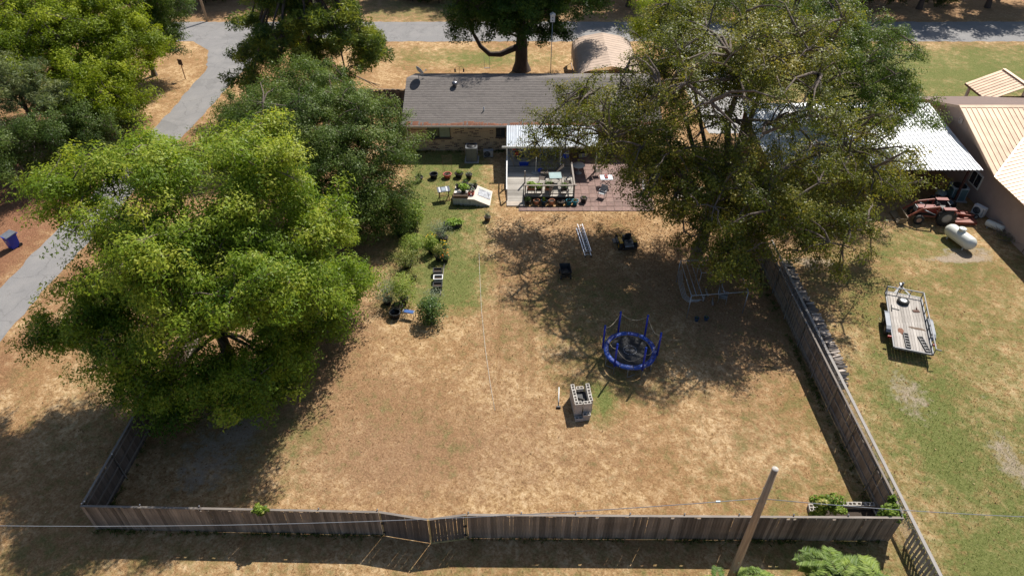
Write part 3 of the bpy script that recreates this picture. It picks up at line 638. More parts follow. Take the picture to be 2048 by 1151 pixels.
# ================================================================== fences
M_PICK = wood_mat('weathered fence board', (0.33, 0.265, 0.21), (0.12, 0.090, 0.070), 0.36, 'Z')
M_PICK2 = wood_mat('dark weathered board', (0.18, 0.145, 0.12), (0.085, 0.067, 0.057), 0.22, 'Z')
M_RAIL = wood_mat('fence rail wood', (0.30, 0.26, 0.225), (0.15, 0.125, 0.105), 0.15, 'X')
def dogear(w, h, t=0.017):
    c = 0.03; pr = [(-w / 2, 0), (w / 2, 0), (w / 2, h - c), (w / 2 - c, h), (-w / 2 + c, h), (-w / 2, h - c)]
    vs = [(x, -t / 2, z) for x, z in pr] + [(x, t / 2, z) for x, z in pr]; n_ = len(pr)
    return MB().add(vs, [tuple(range(n_)), tuple(reversed(range(n_, 2 * n_)))] + [((i + 1) % n_, i, n_ + i, n_ + (i + 1) % n_) for i in range(n_)])
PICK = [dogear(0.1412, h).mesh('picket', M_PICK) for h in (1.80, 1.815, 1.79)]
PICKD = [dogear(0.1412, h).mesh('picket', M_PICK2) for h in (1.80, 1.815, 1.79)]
POSTM = MB().lathe([(0.03, 0), (0.03, 1.9), (0.036, 1.9), (0.036, 1.93), (0.0, 1.96)], 8).mesh('post', M_GALV)
def plank_fence(name, label, a, b, side, seed, step=0.1415, meshes=PICK, cap=True, post_every=2.44, rails=(0.3, 0.95, 1.6)):
    """pickets on the outer face (side=+1: left of travel a->b is the rail side)"""
    a, b = Vector((*a, 0)), Vector((*b, 0)); L = (b - a).length; rz = math.atan2(b.y - a.y, b.x - a.x)
    f = thing(name, label, 'fence', a, rz); rg = random.Random(seed)
    n_ = int(L / step)
    for i in range(n_):
        link('picket', meshes[rg.randrange(3)], f, ((i + 0.5) * L / n_, rg.uniform(-.004, .004), 0.02), (rg.uniform(-.012, .012), rg.uniform(-.0035, .0035) if rg.random() < .95 else rg.uniform(-.012, .012), rg.uniform(-.02, .02)), (1, 1, rg.uniform(0.965, 1.012) if rg.random() < .93 else rg.uniform(.9, .96)))
    for z in rails: link('rail', MB().box((L / 2, side * 0.033, z), (L - 0.02, 0.04, 0.085)).mesh('rail', M_RAIL), f)
    if cap: link('cap_board', MB().box((L / 2, side * 0.012, 1.848), (L, 0.10, 0.03)).mesh('cap_board', M_RAIL), f)
    k = max(1, round(L / post_every))
    for i in range(k + 1): link('post', POSTM, f, (min(max(i * L / k, 0.05), L - .05), side * 0.09, 0))
    return f
FL, FR, GL, GM, GR = (-18.75, 16.85), (16.75, 16.28), (-5.75, 16.55), (-3.62, 16.18), (-1.95, 16.42)
plank_fence('plank_fence', 'weathered board fence along the bottom from left corner to the gate', FL, (GL[0] - .015, GL[1] + .004), 1, 21)
plank_fence('plank_fence', 'long weathered board fence along the bottom right of the gate', (GR[0] + .02, GR[1]), FR, 1, 22)
plank_fence('plank_fence', 'shaded board fence with pipe posts on the right side of the yard', (16.82, 16.5), (16.62, 45.5), 1, 23, rails=(0.35, 1.0, 1.6))
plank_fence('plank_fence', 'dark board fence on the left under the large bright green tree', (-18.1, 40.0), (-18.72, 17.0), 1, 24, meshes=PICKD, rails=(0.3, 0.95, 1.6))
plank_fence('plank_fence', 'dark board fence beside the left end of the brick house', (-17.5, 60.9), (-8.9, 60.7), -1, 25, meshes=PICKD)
# gate: two leaves hung on pipe posts, sagging outwards where they meet
M_STRAP = mat('yellow wood strip', (0.48, 0.36, 0.16), 0.8, 0.25, 6, (0.25, 0.18, 0.09), 0.5)
M_IRON = mat('black iron', (0.025, 0.025, 0.027), 0.5, 0.2, 5)
for nm, lab, a, b in (('gate', 'left leaf of the board gate with yellow hinge strip', GL, GM), ('gate', 'right leaf of the board gate with yellow strip at its foot', (GM[0] + .03, GM[1]), GR)):
    a_, b_ = Vector((*a, 0)), Vector((*b, 0)); L = (b_ - a_).length; rz = math.atan2(b_.y - a_.y, b_.x - a_.x)
    g = thing(nm, lab, 'gate', a_, rz); rg = random.Random(31); n_ = int(L / .1415)
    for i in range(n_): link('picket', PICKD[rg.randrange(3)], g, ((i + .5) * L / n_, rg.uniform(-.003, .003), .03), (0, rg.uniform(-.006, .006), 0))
    for z in (.35, 1.55): link('rail', MB().box((L / 2, .033, z), (L - .04, .04, .085)).mesh('rail', M_RAIL), g)
    link('cap_board', MB().box((L / 2, .012, 1.858), (L - .02, .10, .03)).mesh('cap_board', M_RAIL), g)
    link('hinge_strip', MB().box((.06 if a is GL else L - .06, -.02, 1.0), (.035, .02, 1.75)).mesh('hinge_strip', M_STRAP), g)
    link('hinge', MB().box((.09 if a is GL else L - .09, -.035, 1.05), (.14, .02, .14)).box((.09 if a is GL else L - .09, -.035, .35), (.14, .02, .1)).mesh('hinge', M_IRON), g)
    if a is not GL:
        link('edge_strip', MB().box((.02, -.025, .95), (.07, .03, 1.9)).mesh('edge_strip', M_STRAP), g)
        link('bottom_strip', MB().box((L / 2, -.03, .05), (L - .1, .05, .07)).mesh('bottom_strip', M_STRAP), g)
# ------------------------------------------------------------------ chain link fence with a board along its top, right of the plank fence
CLA, CLB = Vector((17.5, 9.5, 0)), Vector((17.48, 37.5, 0))
cl = thing('chain_link_fence', 'chain link fence topped with a grey board beside the stacked firewood', 'fence', CLA, math.atan2((CLB - CLA).y, (CLB - CLA).x))
L = (CLB - CLA).length; Hc = 1.2
top = MB().box((L / 2, 0.0, Hc + .03), (L, 0.15, 0.04)).build('top_board', wood_mat('grey top board', (0.42, 0.39, 0.36), (0.24, 0.22, 0.20), 0.1, 'X'), cl)
wm = MB(); dd = 0.11
k = int(L / dd)
for i in range(-int(Hc / dd), k):
    for sgn in (1, -1):
        x0, z0 = i * dd, 0.04; x1, z1 = x0 + (Hc - .06), Hc - .02
        if sgn < 0: x0, x1 = x1, x0
        # clip to the fence length
        t0, t1 = 0.0, 1.0
        dx = x1 - x0
        for lim, s_ in ((0.0, 1), (L, -1)):
            if (x0 - lim) * s_ < 0: t0 = max(t0, (lim - x0) / dx)
            if (x1 - lim) * s_ < 0: t1 = min(t1, (lim - x0) / dx)
        if t1 - t0 > .02: wm.tube([(x0 + dx * t0, .004 * sgn, z0 + (z1 - z0) * t0), (x0 + dx * t1, .004 * sgn, z0 + (z1 - z0) * t1)], 0.0045, 3, False)
tag(wm.build('wire_mesh', mat('grey galvanised wire', (0.42, 0.43, 0.44), 0.45, 0.1, 3, metal=0.6), cl), kind='stuff')
for i in range(11): MB().lathe([(0.028, 0), (0.028, Hc)], 8, (.05 + i * (L - .1) / 10, 0, 0), True).build('post', M_GALV, cl)
# short run of spaced pale pickets in the lower right corner, standing against the chain link
sp = thing('picket_fence', 'spaced pale pickets in the lower right corner beyond the board fence', 'fence', (17.40, 16.25, 0), math.atan2(-7.0, 0.02))
PM2 = dogear(0.14, 1.17).mesh('picket', wood_mat('pale grey picket', (0.50, 0.46, 0.42), (0.28, 0.25, 0.22), 0.2, 'Z'))
for i in range(31): link('picket', PM2, sp, (.14 + i * .225, 0, .02), (0, random.uniform(-.02, .02), random.uniform(-.05, .05)))
for z in (.3, .95): link('rail', MB().box((3.5, .033, z), (7.0, .04, .085)).mesh('rail', M_STRAP), sp)
# ================================================================== trees and plants
def unit(a): return a / np.maximum(np.linalg.norm(a, axis=-1, keepdims=True), 1e-9)
def leaf_mesh(name, P, N, A, L, W, tint, m, fold=0.18, tri=False):
    """one folded four-cornered leaf at each point: N normal, A axis"""
    k = len(P); N = unit(N); A = unit(A - N * np.sum(A * N, -1, keepdims=True)); S = np.cross(N, A)
    L = L[:, None]; W = W[:, None]
    q = 3 if tri else 4
    co = np.empty((k, q, 3), np.float32)
    if tri: co[:, 0] = P - A * L * .4 + S * W * .5; co[:, 1] = P - A * L * .4 - S * W * .5; co[:, 2] = P + A * L * .6
    else:
        co[:, 0] = P - A * L * .5; co[:, 1] = P + S * W * .5 + N * W * fold - A * L * .05
        co[:, 2] = P + A * L * .5; co[:, 3] = P - S * W * .5 + N * W * fold - A * L * .05
    me = bpy.data.meshes.new(name); me.vertices.add(k * q); me.vertices.foreach_set('co', co.ravel())
    me.loops.add(k * q); me.loops.foreach_set('vertex_index', np.arange(k * q, dtype=np.int32))
    me.polygons.add(k); me.polygons.foreach_set('loop_start', np.arange(0, k * q, q, dtype=np.int32)); me.polygons.foreach_set('loop_total', np.full(k, q, np.int32))
    at = me.attributes.new('tint', 'FLOAT', 'FACE'); at.data.foreach_set('value', np.clip(tint, 0, 1).astype(np.float32))
    me.materials.append(m); me.update(calc_edges=True); return me
M_BARK = mat('grey brown bark', (0.13, 0.10, 0.08), 0.95, 0.4, 5.0, (0.22, 0.19, 0.165), 0.6, bump=0.8, bscale=14, stretch=(1, 1, 0.25))
M_BARK2 = mat('dark bark', (0.075, 0.055, 0.045), 0.95, 0.4, 6.0, (0.13, 0.10, 0.085), 0.5, bump=0.8, bscale=14, stretch=(1, 1, 0.25))
LEAF_OLIVE = leaf_mat('olive leaves', [(0.074, 0.096, 0.015), (0.180, 0.200, 0.028), (0.38, 0.32, 0.056)], 0.45, 0.46, 0.28)
LEAF_BRIGHT = leaf_mat('bright green leaves', [(0.068, 0.140, 0.013), (0.215, 0.315, 0.028), (0.46, 0.49, 0.065)], 0.48, 0.5, 0.25)
LEAF_DARK = leaf_mat('grey green leaves', [(0.045, 0.085, 0.016), (0.110, 0.170, 0.032), (0.22, 0.28, 0.07)], 0.45, 0.42, 0.22)
LEAF_ELM = leaf_mat('elm green leaves', [(0.050, 0.100, 0.014), (0.135, 0.200, 0.026), (0.27, 0.31, 0.050)], 0.45, 0.45, 0.3)
LEAF_LIME = leaf_mat('yellow green leaves', [(0.085, 0.140, 0.008), (0.250, 0.325, 0.018), (0.45, 0.50, 0.040)], 0.5, 0.5, 0.2)
LEAF_DEEP = leaf_mat('deep green leaves', [(0.028, 0.070, 0.010), (0.080, 0.150, 0.020), (0.20, 0.27, 0.036)], 0.45, 0.42, 0.3)
NEEDLE_G = leaf_mat('pine needles green', [(0.045, 0.085, 0.018), (0.125, 0.180, 0.034), (0.34, 0.37, 0.055)], 0.5, 0.36, 0.25)
NEEDLE_B = leaf_mat('pale pine needles', [(0.09, 0.13, 0.05), (0.185, 0.235, 0.10), (0.30, 0.33, 0.15)], 0.5, 0.36, 0.25)

def curve(a, b, lift, n_, rg, wob):
    a, b = Vector(a), Vector(b); out = []
    L = (b - a).length
    for i in range(n_ + 1):
        t = i / n_; p = a.lerp(b, t); p.z += lift * 4 * t * (1 - t)
        if 0 < i < n_: p += Vector((rg.uniform(-1, 1), rg.uniform(-1, 1), rg.uniform(-1, 1))) * wob * L
        out.append(p)
    return out
def clump_tree(name, label, base, lobes, leafm, clumps=60, per=260, leaf=(0.17, 0.085), crad=0.85, trunk=(0.35, 3.0), lean=(0, 0), seed=1, bark=None, group=None,
               shell=0.45, flat=0.7, droop=0.0, pine=False, zmin=0.6, cat='tree', tint0=0.45, tintv=0.22, twigs=3, lit_top_tint=0.0, part='crown', density=None, limbk=1.0):
    """lobes: (x,y,z, rx,ry,rz) in world space; clumps per lobe scale with its size"""
    rg = random.Random(seed); rn = np.random.default_rng(seed); bark = bark or M_BARK
    t = thing(name, label, cat, (base[0], base[1], 0), 0, group); off = Vector((base[0], base[1], 0))
    tr, fh = trunk
    fork = Vector((lean[0], lean[1], fh)); wood = MB()
    path = curve((0, 0, -0.1), fork, 0, 4, rg, 0.012)
    wood.tube(path, [tr * 1.5] + [tr * (1.05 - 0.25 * i / 4) for i in range(1, 5)], 10, False)
    vol = [l_[3] * l_[4] * l_[5] for l_ in lobes]; mean = sum(v ** 0.67 for v in vol) / len(vol)
    Pl, Nl, Tl = [], [], []
    zhi = max(l_[2] + l_[5] for l_ in lobes); zlo = min(l_[2] - l_[5] for l_ in lobes)
    cen = Vector((sum(l_[0] for l_ in lobes) / len(lobes), sum(l_[1] for l_ in lobes) / len(lobes), sum(l_[2] for l_ in lobes) / len(lobes))) - off
    for li, lb in enumerate(lobes):
        c = Vector(lb[:3]) - off; r = Vector(lb[3:6])
        nck = max(4, int(clumps * vol[li] ** 0.67 / mean))
        limb = curve(fork, c, (c - fork).length * 0.06, 5, rg, 0.03)
        lr = limbk * tr * 0.55 * min(1.0, (vol[li] / max(vol)) ** 0.3)
        wood.tube(limb, [lr * (1 - 0.72 * i / 5) for i in range(6)], 7, False)
        nodes = limb[1:]
        for k in range(nck):
            d = rn.normal(size=3); d /= np.linalg.norm(d); q = rn.random() ** shell
            p = c + Vector((d[0] * r.x, d[1] * r.y, d[2] * r.z)) * q
            if p.z < zmin: p.z = zmin + rg.random() * 0.8
            nd_ = min(nodes, key=lambda w_: (w_ - p).length + 0.25 * max(0, w_.z - p.z))
            br = curve(nd_, p, 0.12 * (nd_ - p).length * (1 - 2 * droop), 3, rg, 0.05)
            b0 = min(lr * 0.35, limbk * (0.02 + 0.018 * (nd_ - p).length))
            wood.tube(br, [b0, b0 * .75, b0 * .5, b0 * .25], 5, False)
            if rg.random() < 0.35: nodes.append(br[2])
            cr = crad * rg.uniform(0.65, 1.25)
            for _ in range(twigs):
                e = Vector(rn.normal(size=3)).normalized() * cr * 0.9; e.z *= 0.6
                wood.tube([br[2] if rg.random() < .5 else p, p + e * .55, p + e], [b0 * .3, b0 * .2, 0.004], 3, False)
            m_ = int(per * rg.uniform(0.6, 1.3) * (cr / crad) ** 2)
            if density: m_ = int(m_ * density(p + off))
            if not pine: m_ *= 2
            u = rn.normal(size=(m_, 3)); u = unit(u) * (rn.random((m_, 1)) ** 0.42)
            u *= np.array([cr, cr, cr * flat])
            if not pine:  # sprays reach out along their branch rather than forming balls
                e1 = np.array(p - nd_) + rn.normal(size=3) * 0.3; e1 /= max(1e-6, np.linalg.norm(e1)); al = (u @ e1)[:, None]
                u = u * 0.8 + e1 * al * rg.uniform(0.45, 1.0) + np.sin(u[:, [1, 2, 0]] * (5.0 / cr) + rg.uniform(0, 6)) * cr * 0.10
            u[:, 2] -= droop * (u[:, 0] ** 2 + u[:, 1] ** 2) / max(cr, .1) * 0.8
            pp = u + np.array(p)
            out = unit(pp - np.array(cen)) * 0.3 + unit(u) * 0.65 + np.array([0, 0, 0.55])
            Pl.append(pp); Nl.append(out + rn.normal(size=(m_, 3)) * 0.42)
            ct = tint0 + rg.gauss(0, tintv * 0.9) + lit_top_tint * ((p.z - zlo) / max(0.1, zhi - zlo) - 0.5)  # leaves tinted lighter towards the crown top, the sunlit look put into colour
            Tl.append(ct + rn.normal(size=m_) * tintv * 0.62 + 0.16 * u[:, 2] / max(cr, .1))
    P = np.concatenate(Pl); N = np.concatenate(Nl); T = np.concatenate(Tl); k = len(P)
    keep = P[:, 2] > 0.05; P, N, T = P[keep], N[keep], T[keep]; k = len(P)
    A = rn.normal(size=(k, 3)); A[:, 2] -= 0.4 + droop
    s = rn.uniform(0.7, 1.35, k)
    if pine: N = rn.normal(size=(k, 3)); A = A * 0.8 + np.array([0, 0, 0.5])
    wood.build('trunk', bark, t)
    ks = 1.0 if pine else 0.77
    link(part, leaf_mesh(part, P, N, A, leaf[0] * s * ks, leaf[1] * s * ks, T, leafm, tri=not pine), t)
    return t

# the large olive tree in the yard
clump_tree('shade_tree', 'huge spreading olive green tree right of centre over the patio', (13.0, 38.3),
    [(13.5, 39, 12.2, 6.5, 6.0, 4.2), (6.6, 41, 8.3, 4.6, 4.6, 2.8), (9.0, 36.6, 7.4, 4.0, 4.2, 2.6), (14.2, 34.2, 7.0, 4.6, 4.0, 3.0), (20.3, 37.5, 8.0, 4.6, 4.4, 3.2),
     (18.2, 33.0, 5.2, 3.6, 3.2, 2.4), (9.8, 44.0, 10.6, 3.6, 3.6, 3.0), (17.4, 44.0, 12.6, 4.6, 4.4, 3.6), (2.6, 43.2, 6.2, 3.0, 2.6, 1.9), (4.8, 45.0, 7.8, 2.8, 2.6, 1.6), (25.2, 39.2, 4.8, 2.2, 2.0, 1.4), (12.6, 31.6, 4.6, 2.4, 2.4, 1.9), (22.8, 38.4, 5.6, 2.8, 2.8, 2.0), (10.6, 38.8, 5.2, 3.6, 3.2, 2.1), (12.6, 35.2, 4.4, 3.2, 2.8, 2.0), (11.6, 46.5, 12.6, 3.0, 3.0, 2.4), (16.5, 37.2, 5.6, 3.4, 3.0, 2.2)],
    LEAF_OLIVE, clumps=86, per=100, leaf=(0.165, 0.105), crad=0.78, trunk=(0.42, 3.0), lean=(0.3, 0.1), seed=3, shell=0.55, tint0=0.46, tintv=0.24, twigs=2, limbk=1.45, density=lambda p: (0.58 + 0.42 * min(1.0, max(0.0, (p.x - 3.0) / 7.0))) * (1.0 if p.x < 17 or p.y < 36 else 0.72))
# feathery tree behind it, over the white carport
clump_tree('feathery_tree', 'dark green feathery tree leaning over the white metal carport roof', (24.2, 53.8),
    [(25.0, 49.5, 9.0, 4.8, 4.2, 2.8), (22.0, 52.5, 10.6, 4.2, 3.8, 2.6), (27.4, 46.8, 7.0, 3.2, 3.0, 1.9), (26.6, 52.8, 9.4, 3.6, 3.4, 2.2), (24.6, 45.2, 6.4, 3.4, 2.4, 1.6), (22.4, 57.5, 9.6, 3.6, 3.6, 2.6), (29.8, 47.6, 6.6, 1.6, 1.2, 0.7), (30.2, 45.4, 5.8, 1.4, 0.8, 0.5)],
    LEAF_ELM, clumps=70, per=130, leaf=(0.17, 0.085), crad=0.75, trunk=(0.36, 4.2), lean=(0.2, -1.2), seed=5, droop=0.25, shell=0.45, tint0=0.4, tintv=0.2, twigs=4)
# bright tree at the left fence
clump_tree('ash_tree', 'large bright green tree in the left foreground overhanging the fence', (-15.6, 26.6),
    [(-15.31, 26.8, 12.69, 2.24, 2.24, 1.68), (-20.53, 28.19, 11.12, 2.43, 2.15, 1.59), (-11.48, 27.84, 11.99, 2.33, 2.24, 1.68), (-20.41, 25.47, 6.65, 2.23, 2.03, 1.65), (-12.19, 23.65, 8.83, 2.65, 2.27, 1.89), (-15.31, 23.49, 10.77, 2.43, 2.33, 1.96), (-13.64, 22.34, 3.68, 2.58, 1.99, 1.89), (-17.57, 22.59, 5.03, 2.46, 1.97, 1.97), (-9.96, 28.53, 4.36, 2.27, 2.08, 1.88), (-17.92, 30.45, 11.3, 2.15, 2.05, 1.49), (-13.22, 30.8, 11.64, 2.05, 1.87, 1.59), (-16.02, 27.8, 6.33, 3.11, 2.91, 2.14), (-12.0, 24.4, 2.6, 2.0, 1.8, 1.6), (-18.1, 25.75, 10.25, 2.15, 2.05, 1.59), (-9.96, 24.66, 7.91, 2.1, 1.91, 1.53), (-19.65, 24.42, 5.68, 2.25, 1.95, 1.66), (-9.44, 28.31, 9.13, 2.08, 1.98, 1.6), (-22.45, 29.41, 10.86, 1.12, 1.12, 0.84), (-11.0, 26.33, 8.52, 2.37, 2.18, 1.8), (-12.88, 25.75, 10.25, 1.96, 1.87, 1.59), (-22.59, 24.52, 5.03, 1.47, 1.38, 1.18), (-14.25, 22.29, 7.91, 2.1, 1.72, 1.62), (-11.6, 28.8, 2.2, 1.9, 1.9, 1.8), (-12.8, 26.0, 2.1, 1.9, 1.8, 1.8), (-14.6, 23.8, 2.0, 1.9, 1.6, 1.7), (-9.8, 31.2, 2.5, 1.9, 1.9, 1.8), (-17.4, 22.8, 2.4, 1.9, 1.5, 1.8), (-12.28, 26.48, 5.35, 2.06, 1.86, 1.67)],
    LEAF_BRIGHT, clumps=40, per=160, leaf=(0.20, 0.095), crad=0.82, trunk=(0.34, 3.0), seed=9, shell=0.5, tint0=0.46, tintv=0.2, lit_top_tint=0.4, droop=0.12)
# round dark tree beside the house
clump_tree('dark_tree', 'dense dark grey green tree left of the brick house', (-13.4, 41.0),
    [(-13.6, 42.4, 7.4, 5.0, 4.6, 3.3), (-18.0, 43.6, 6.4, 3.4, 3.4, 2.8), (-9.6, 43.0, 6.0, 3.2, 3.4, 2.9), (-13.0, 38.8, 4.8, 4.0, 2.8, 2.9), (-9.6, 40.0, 3.6, 2.8, 2.4, 2.4), (-16.5, 40, 4.4, 3.0, 2.6, 2.6), (-11.0, 38.4, 3.0, 2.4, 2.0, 2.0), (-8.8, 39.6, 2.4, 1.8, 1.7, 1.6), (-14, 45.8, 7.9, 3.8, 2.8, 2.3)],
    LEAF_DARK, clumps=98, per=180, leaf=(0.15, 0.09), crad=0.8, trunk=(0.30, 2.2), seed=12, shell=0.34, tint0=0.56, tintv=0.2)
# pine behind it
pl_ = []
rg = random.Random(77)
for i, h in enumerate((5.0, 6.6, 8.4, 10.2, 12.4, 14.8, 17.0)):
    for k in range(6 if h < 13 else 4):
        a = 2 * math.pi * (k + 0.5 * (i % 2)) / (6 if h < 13 else 4) + rg.uniform(-.25, .25); rr = (7.4 - 0.30 * h) * rg.uniform(0.72, 1.15)
        pl_.append((-17.6 + rr * math.cos(a), 60.2 + rr * math.sin(a) * .9, h + rg.uniform(-.5, .5), 2.1, 2.1, 0.95))
pl_.append((-17.6, 60.2, 19, 1.8, 1.8, 2.0))
for i in range(9): pl_.append((-17.6 + 1.9 * math.sin(i * 2.4), 58.3 + .5 * math.cos(i * 1.7), 5.4 + i * 1.1, 1.7, 1.5, 0.9))
clump_tree('pine_tree', 'broad green pine with yellowish branches behind the dark tree', (-17.6, 60.2), pl_, NEEDLE_G, clumps=17, per=120, leaf=(0.42, 0.08), crad=0.7, trunk=(0.42, 14.0), seed=15, bark=M_BARK2, pine=True, shell=0.5, flat=0.85, tint0=0.58, tintv=0.26, twigs=3)
# big oak by the back road, with a heavy limb sweeping low to the left
oak = clump_tree('oak_tree', 'dark green oak with thick trunk and low sweeping limb behind the house', (1.0, 70.0),
    [(1.5, 69.5, 12.5, 6.5, 6.0, 4.0), (-3.2, 69.0, 8.6, 3.6, 3.6, 3.2), (5.6, 69.6, 8.8, 4.2, 4.0, 3.2), (1.2, 66.6, 7.0, 3.6, 2.6, 2.4), (8.2, 71.5, 8.0, 2.6, 3.0, 2.2), (-5.2, 69.4, 5.2, 1.4, 1.6, 1.5), (3.6, 67.2, 5.2, 2.2, 1.8, 1.5), (-1.6, 68.0, 5.8, 2.6, 2.0, 1.7)],
    LEAF_DEEP, clumps=75, per=150, leaf=(0.23, 0.14), crad=0.95, trunk=(0.72, 3.4), seed=18, bark=M_BARK2, shell=0.36, tint0=0.42, tintv=0.22, lit_top_tint=0.2)
MB().tube([(0, 0, 2.6), (-1.0, -.3, 2.3), (-2.2, -.5, 1.85), (-3.3, -.6, 1.9), (-4.2, -.6, 2.7), (-4.9, -.6, 4.0), (-5.3, -.6, 5.2)], [.36, .34, .31, .27, .22, .16, .09], 8).build('low_limb', M_BARK2, oak)
# roadside trees on the far left
clump_tree('roadside_tree', 'yellow green tree filling the upper left corner by the road', (-38.0, 55.5),
    [(-38.5, 56, 7.6, 5.0, 4.6, 3.6), (-34.6, 53.4, 4.8, 3.2, 3.0, 2.6), (-43.5, 57.5, 8.6, 4.2, 4.4, 3.6), (-36.5, 60.5, 9.0, 3.8, 3.6, 3.2), (-41.0, 61.5, 10.2, 4.6, 4.0, 3.2), (-34.0, 57.0, 6.0, 2.8, 2.8, 2.4), (-40.5, 54.0, 8.0, 3.2, 2.8, 2.4), (-46.5, 55.5, 8.0, 3.4, 3.0, 3.0), (-33.4, 60.5, 6.4, 2.6, 2.4, 2.2), (-33.4, 55.6, 3.6, 2.2, 2.0, 1.9)],
    LEAF_LIME, clumps=90, per=150, leaf=(0.23, 0.12), crad=0.95, trunk=(0.3, 2.2), seed=21, shell=0.34, tint0=0.5, tintv=0.22, droop=0.2)
clump_tree('roadside_tree', 'dark green rounded tree beside the road junction at upper left', (-37.0, 68.5),
    [(-36.4, 68.5, 6.6, 3.8, 3.4, 3.6), (-34.6, 67.0, 4.2, 2.6, 2.4, 2.4), (-38.5, 70, 10, 3.4, 3.2, 2.8), (-33.9, 69.4, 7.2, 2.6, 2.4, 2.6)],
    LEAF_DEEP, clumps=70, per=150, leaf=(0.19, 0.10), crad=0.85, trunk=(0.25, 2.0), seed=23, shell=0.36, tint0=0.6, tintv=0.22)
clump_tree('roadside_pine', 'pale blue green pine at the left edge of the picture', (-39.0, 51.5),
    [(-38.6, 51.0, 6.6, 2.8, 2.4, 1.8), (-36.6, 50.6, 5.4, 2.0, 1.9, 1.5), (-41.2, 51.4, 7.4, 2.8, 2.4, 2.0)],
    NEEDLE_B, clumps=46, per=190, leaf=(0.36, 0.05), crad=0.7, trunk=(0.26, 4.0), seed=25, bark=M_BARK2, pine=True, shell=0.4, tint0=0.75)
clump_tree('roadside_tree', 'shadowed dark tree below the yellow green one at far left', (-36.0, 49.0),
    [(-33.8, 50.0, 3.0, 2.2, 2.0, 2.0), (-36.4, 47.6, 3.4, 2.8, 2.4, 2.3), (-38.6, 44.4, 3.8, 2.8, 2.4, 2.4), (-35.4, 52.5, 3.2, 2.4, 2.0, 2.2), (-34.0, 54.2, 2.4, 2.2, 1.9, 1.7)],
    LEAF_DARK, clumps=60, per=150, leaf=(0.17, 0.08), crad=0.85, trunk=(0.22, 1.6), seed=26, shell=0.36, tint0=0.35)
clump_tree('roadside_tree', 'dark tree at the left edge beyond the blue bin', (-43.0, 38.5),
    [(-44.0, 38.8, 6.0, 3.6, 3.2, 3.0), (-42.2, 41.0, 4.6, 2.6, 2.4, 2.2), (-45, 34, 6, 3, 3, 2.6)], LEAF_DEEP, clumps=40, per=140, leaf=(0.18, 0.08), crad=0.85, trunk=(0.25, 2.6), seed=27, shell=0.36, tint0=0.4)
# small lime tree and far trees past the back road: low foliage shows along the upper edge, tall crowns shade the road
clump_tree('young_tree', 'bright lime young tree behind the rounded tan carport', (15.4, 73.5), [(15.0, 73.2, 4.2, 2.6, 2.4, 2.2), (13.6, 72.6, 3.4, 1.6, 1.6, 1.4), (17.5, 74, 5.2, 2.4, 2.2, 2.0)], LEAF_LIME, clumps=34, per=130, leaf=(0.18, 0.085), crad=0.75, trunk=(0.14, 1.6), seed=31, tint0=0.6)
clump_tree('young_tree', 'leafy green tree by the driveway beyond the big olive tree', (26.5, 75.0), [(26, 74.5, 5.2, 3.6, 3.0, 2.8), (29.4, 74.2, 4.2, 2.4, 2.0, 1.8), (22.6, 75, 5.6, 3.0, 2.6, 2.4)], LEAF_ELM, clumps=46, per=130, leaf=(0.18, 0.08), crad=0.8, trunk=(0.2, 1.8), seed=32, droop=0.2, tint0=0.5)
far = [(-25, 96, 11, 'LEAF_DEEP'), (-13, 96.5, 11, 'LEAF_DARK'), (-4, 96, 12, 'LEAF_DEEP'), (5, 95, 11, 'LEAF_DARK'), (15, 91, 13.5, 'LEAF_DEEP'), (25, 91, 14.5, 'LEAF_ELM'), (34, 90, 15, 'LEAF_DEEP'), (43, 90.5, 14.5, 'LEAF_DARK'), (52, 90, 15, 'LEAF_DEEP'), (61, 90.5, 15, 'LEAF_ELM'), (-44, 91, 11, 'LEAF_DEEP'), (-56, 90, 11, 'LEAF_DARK'), (-34.5, 95, 11, 'LEAF_DARK'), (70, 90, 15, 'LEAF_DEEP')]
spots_far = ['above the road junction', 'above the pine tree', 'left of the oak', 'right of the oak', 'above the rounded carport', 'above the olive tree', 'left of the open lawn', 'above the green lawn', 'above the right hand house', 'at the upper right corner', 'above the dark roadside tree', 'at the upper left corner', 'behind the wooden pole', 'past the upper right corner']
for i, (x, y, h, lm) in enumerate(far):
    clump_tree('woodland_tree', 'shadowy woodland tree across the back road ' + spots_far[i], (x, y), [(x, y, h * .66, 4.2, 3.6, h * .3), (x - 2.6, y - .6, h * .5, 2.6, 2.4, h * .2), (x + 2.8, y + .5, h * .52, 2.6, 2.4, h * .2)],
        globals()[lm], clumps=28, per=80, leaf=(0.40, 0.26), crad=1.15, trunk=(0.3, h * .3), seed=50 + i, bark=M_BARK2, group='trees across the back road', shell=0.4, twigs=1)

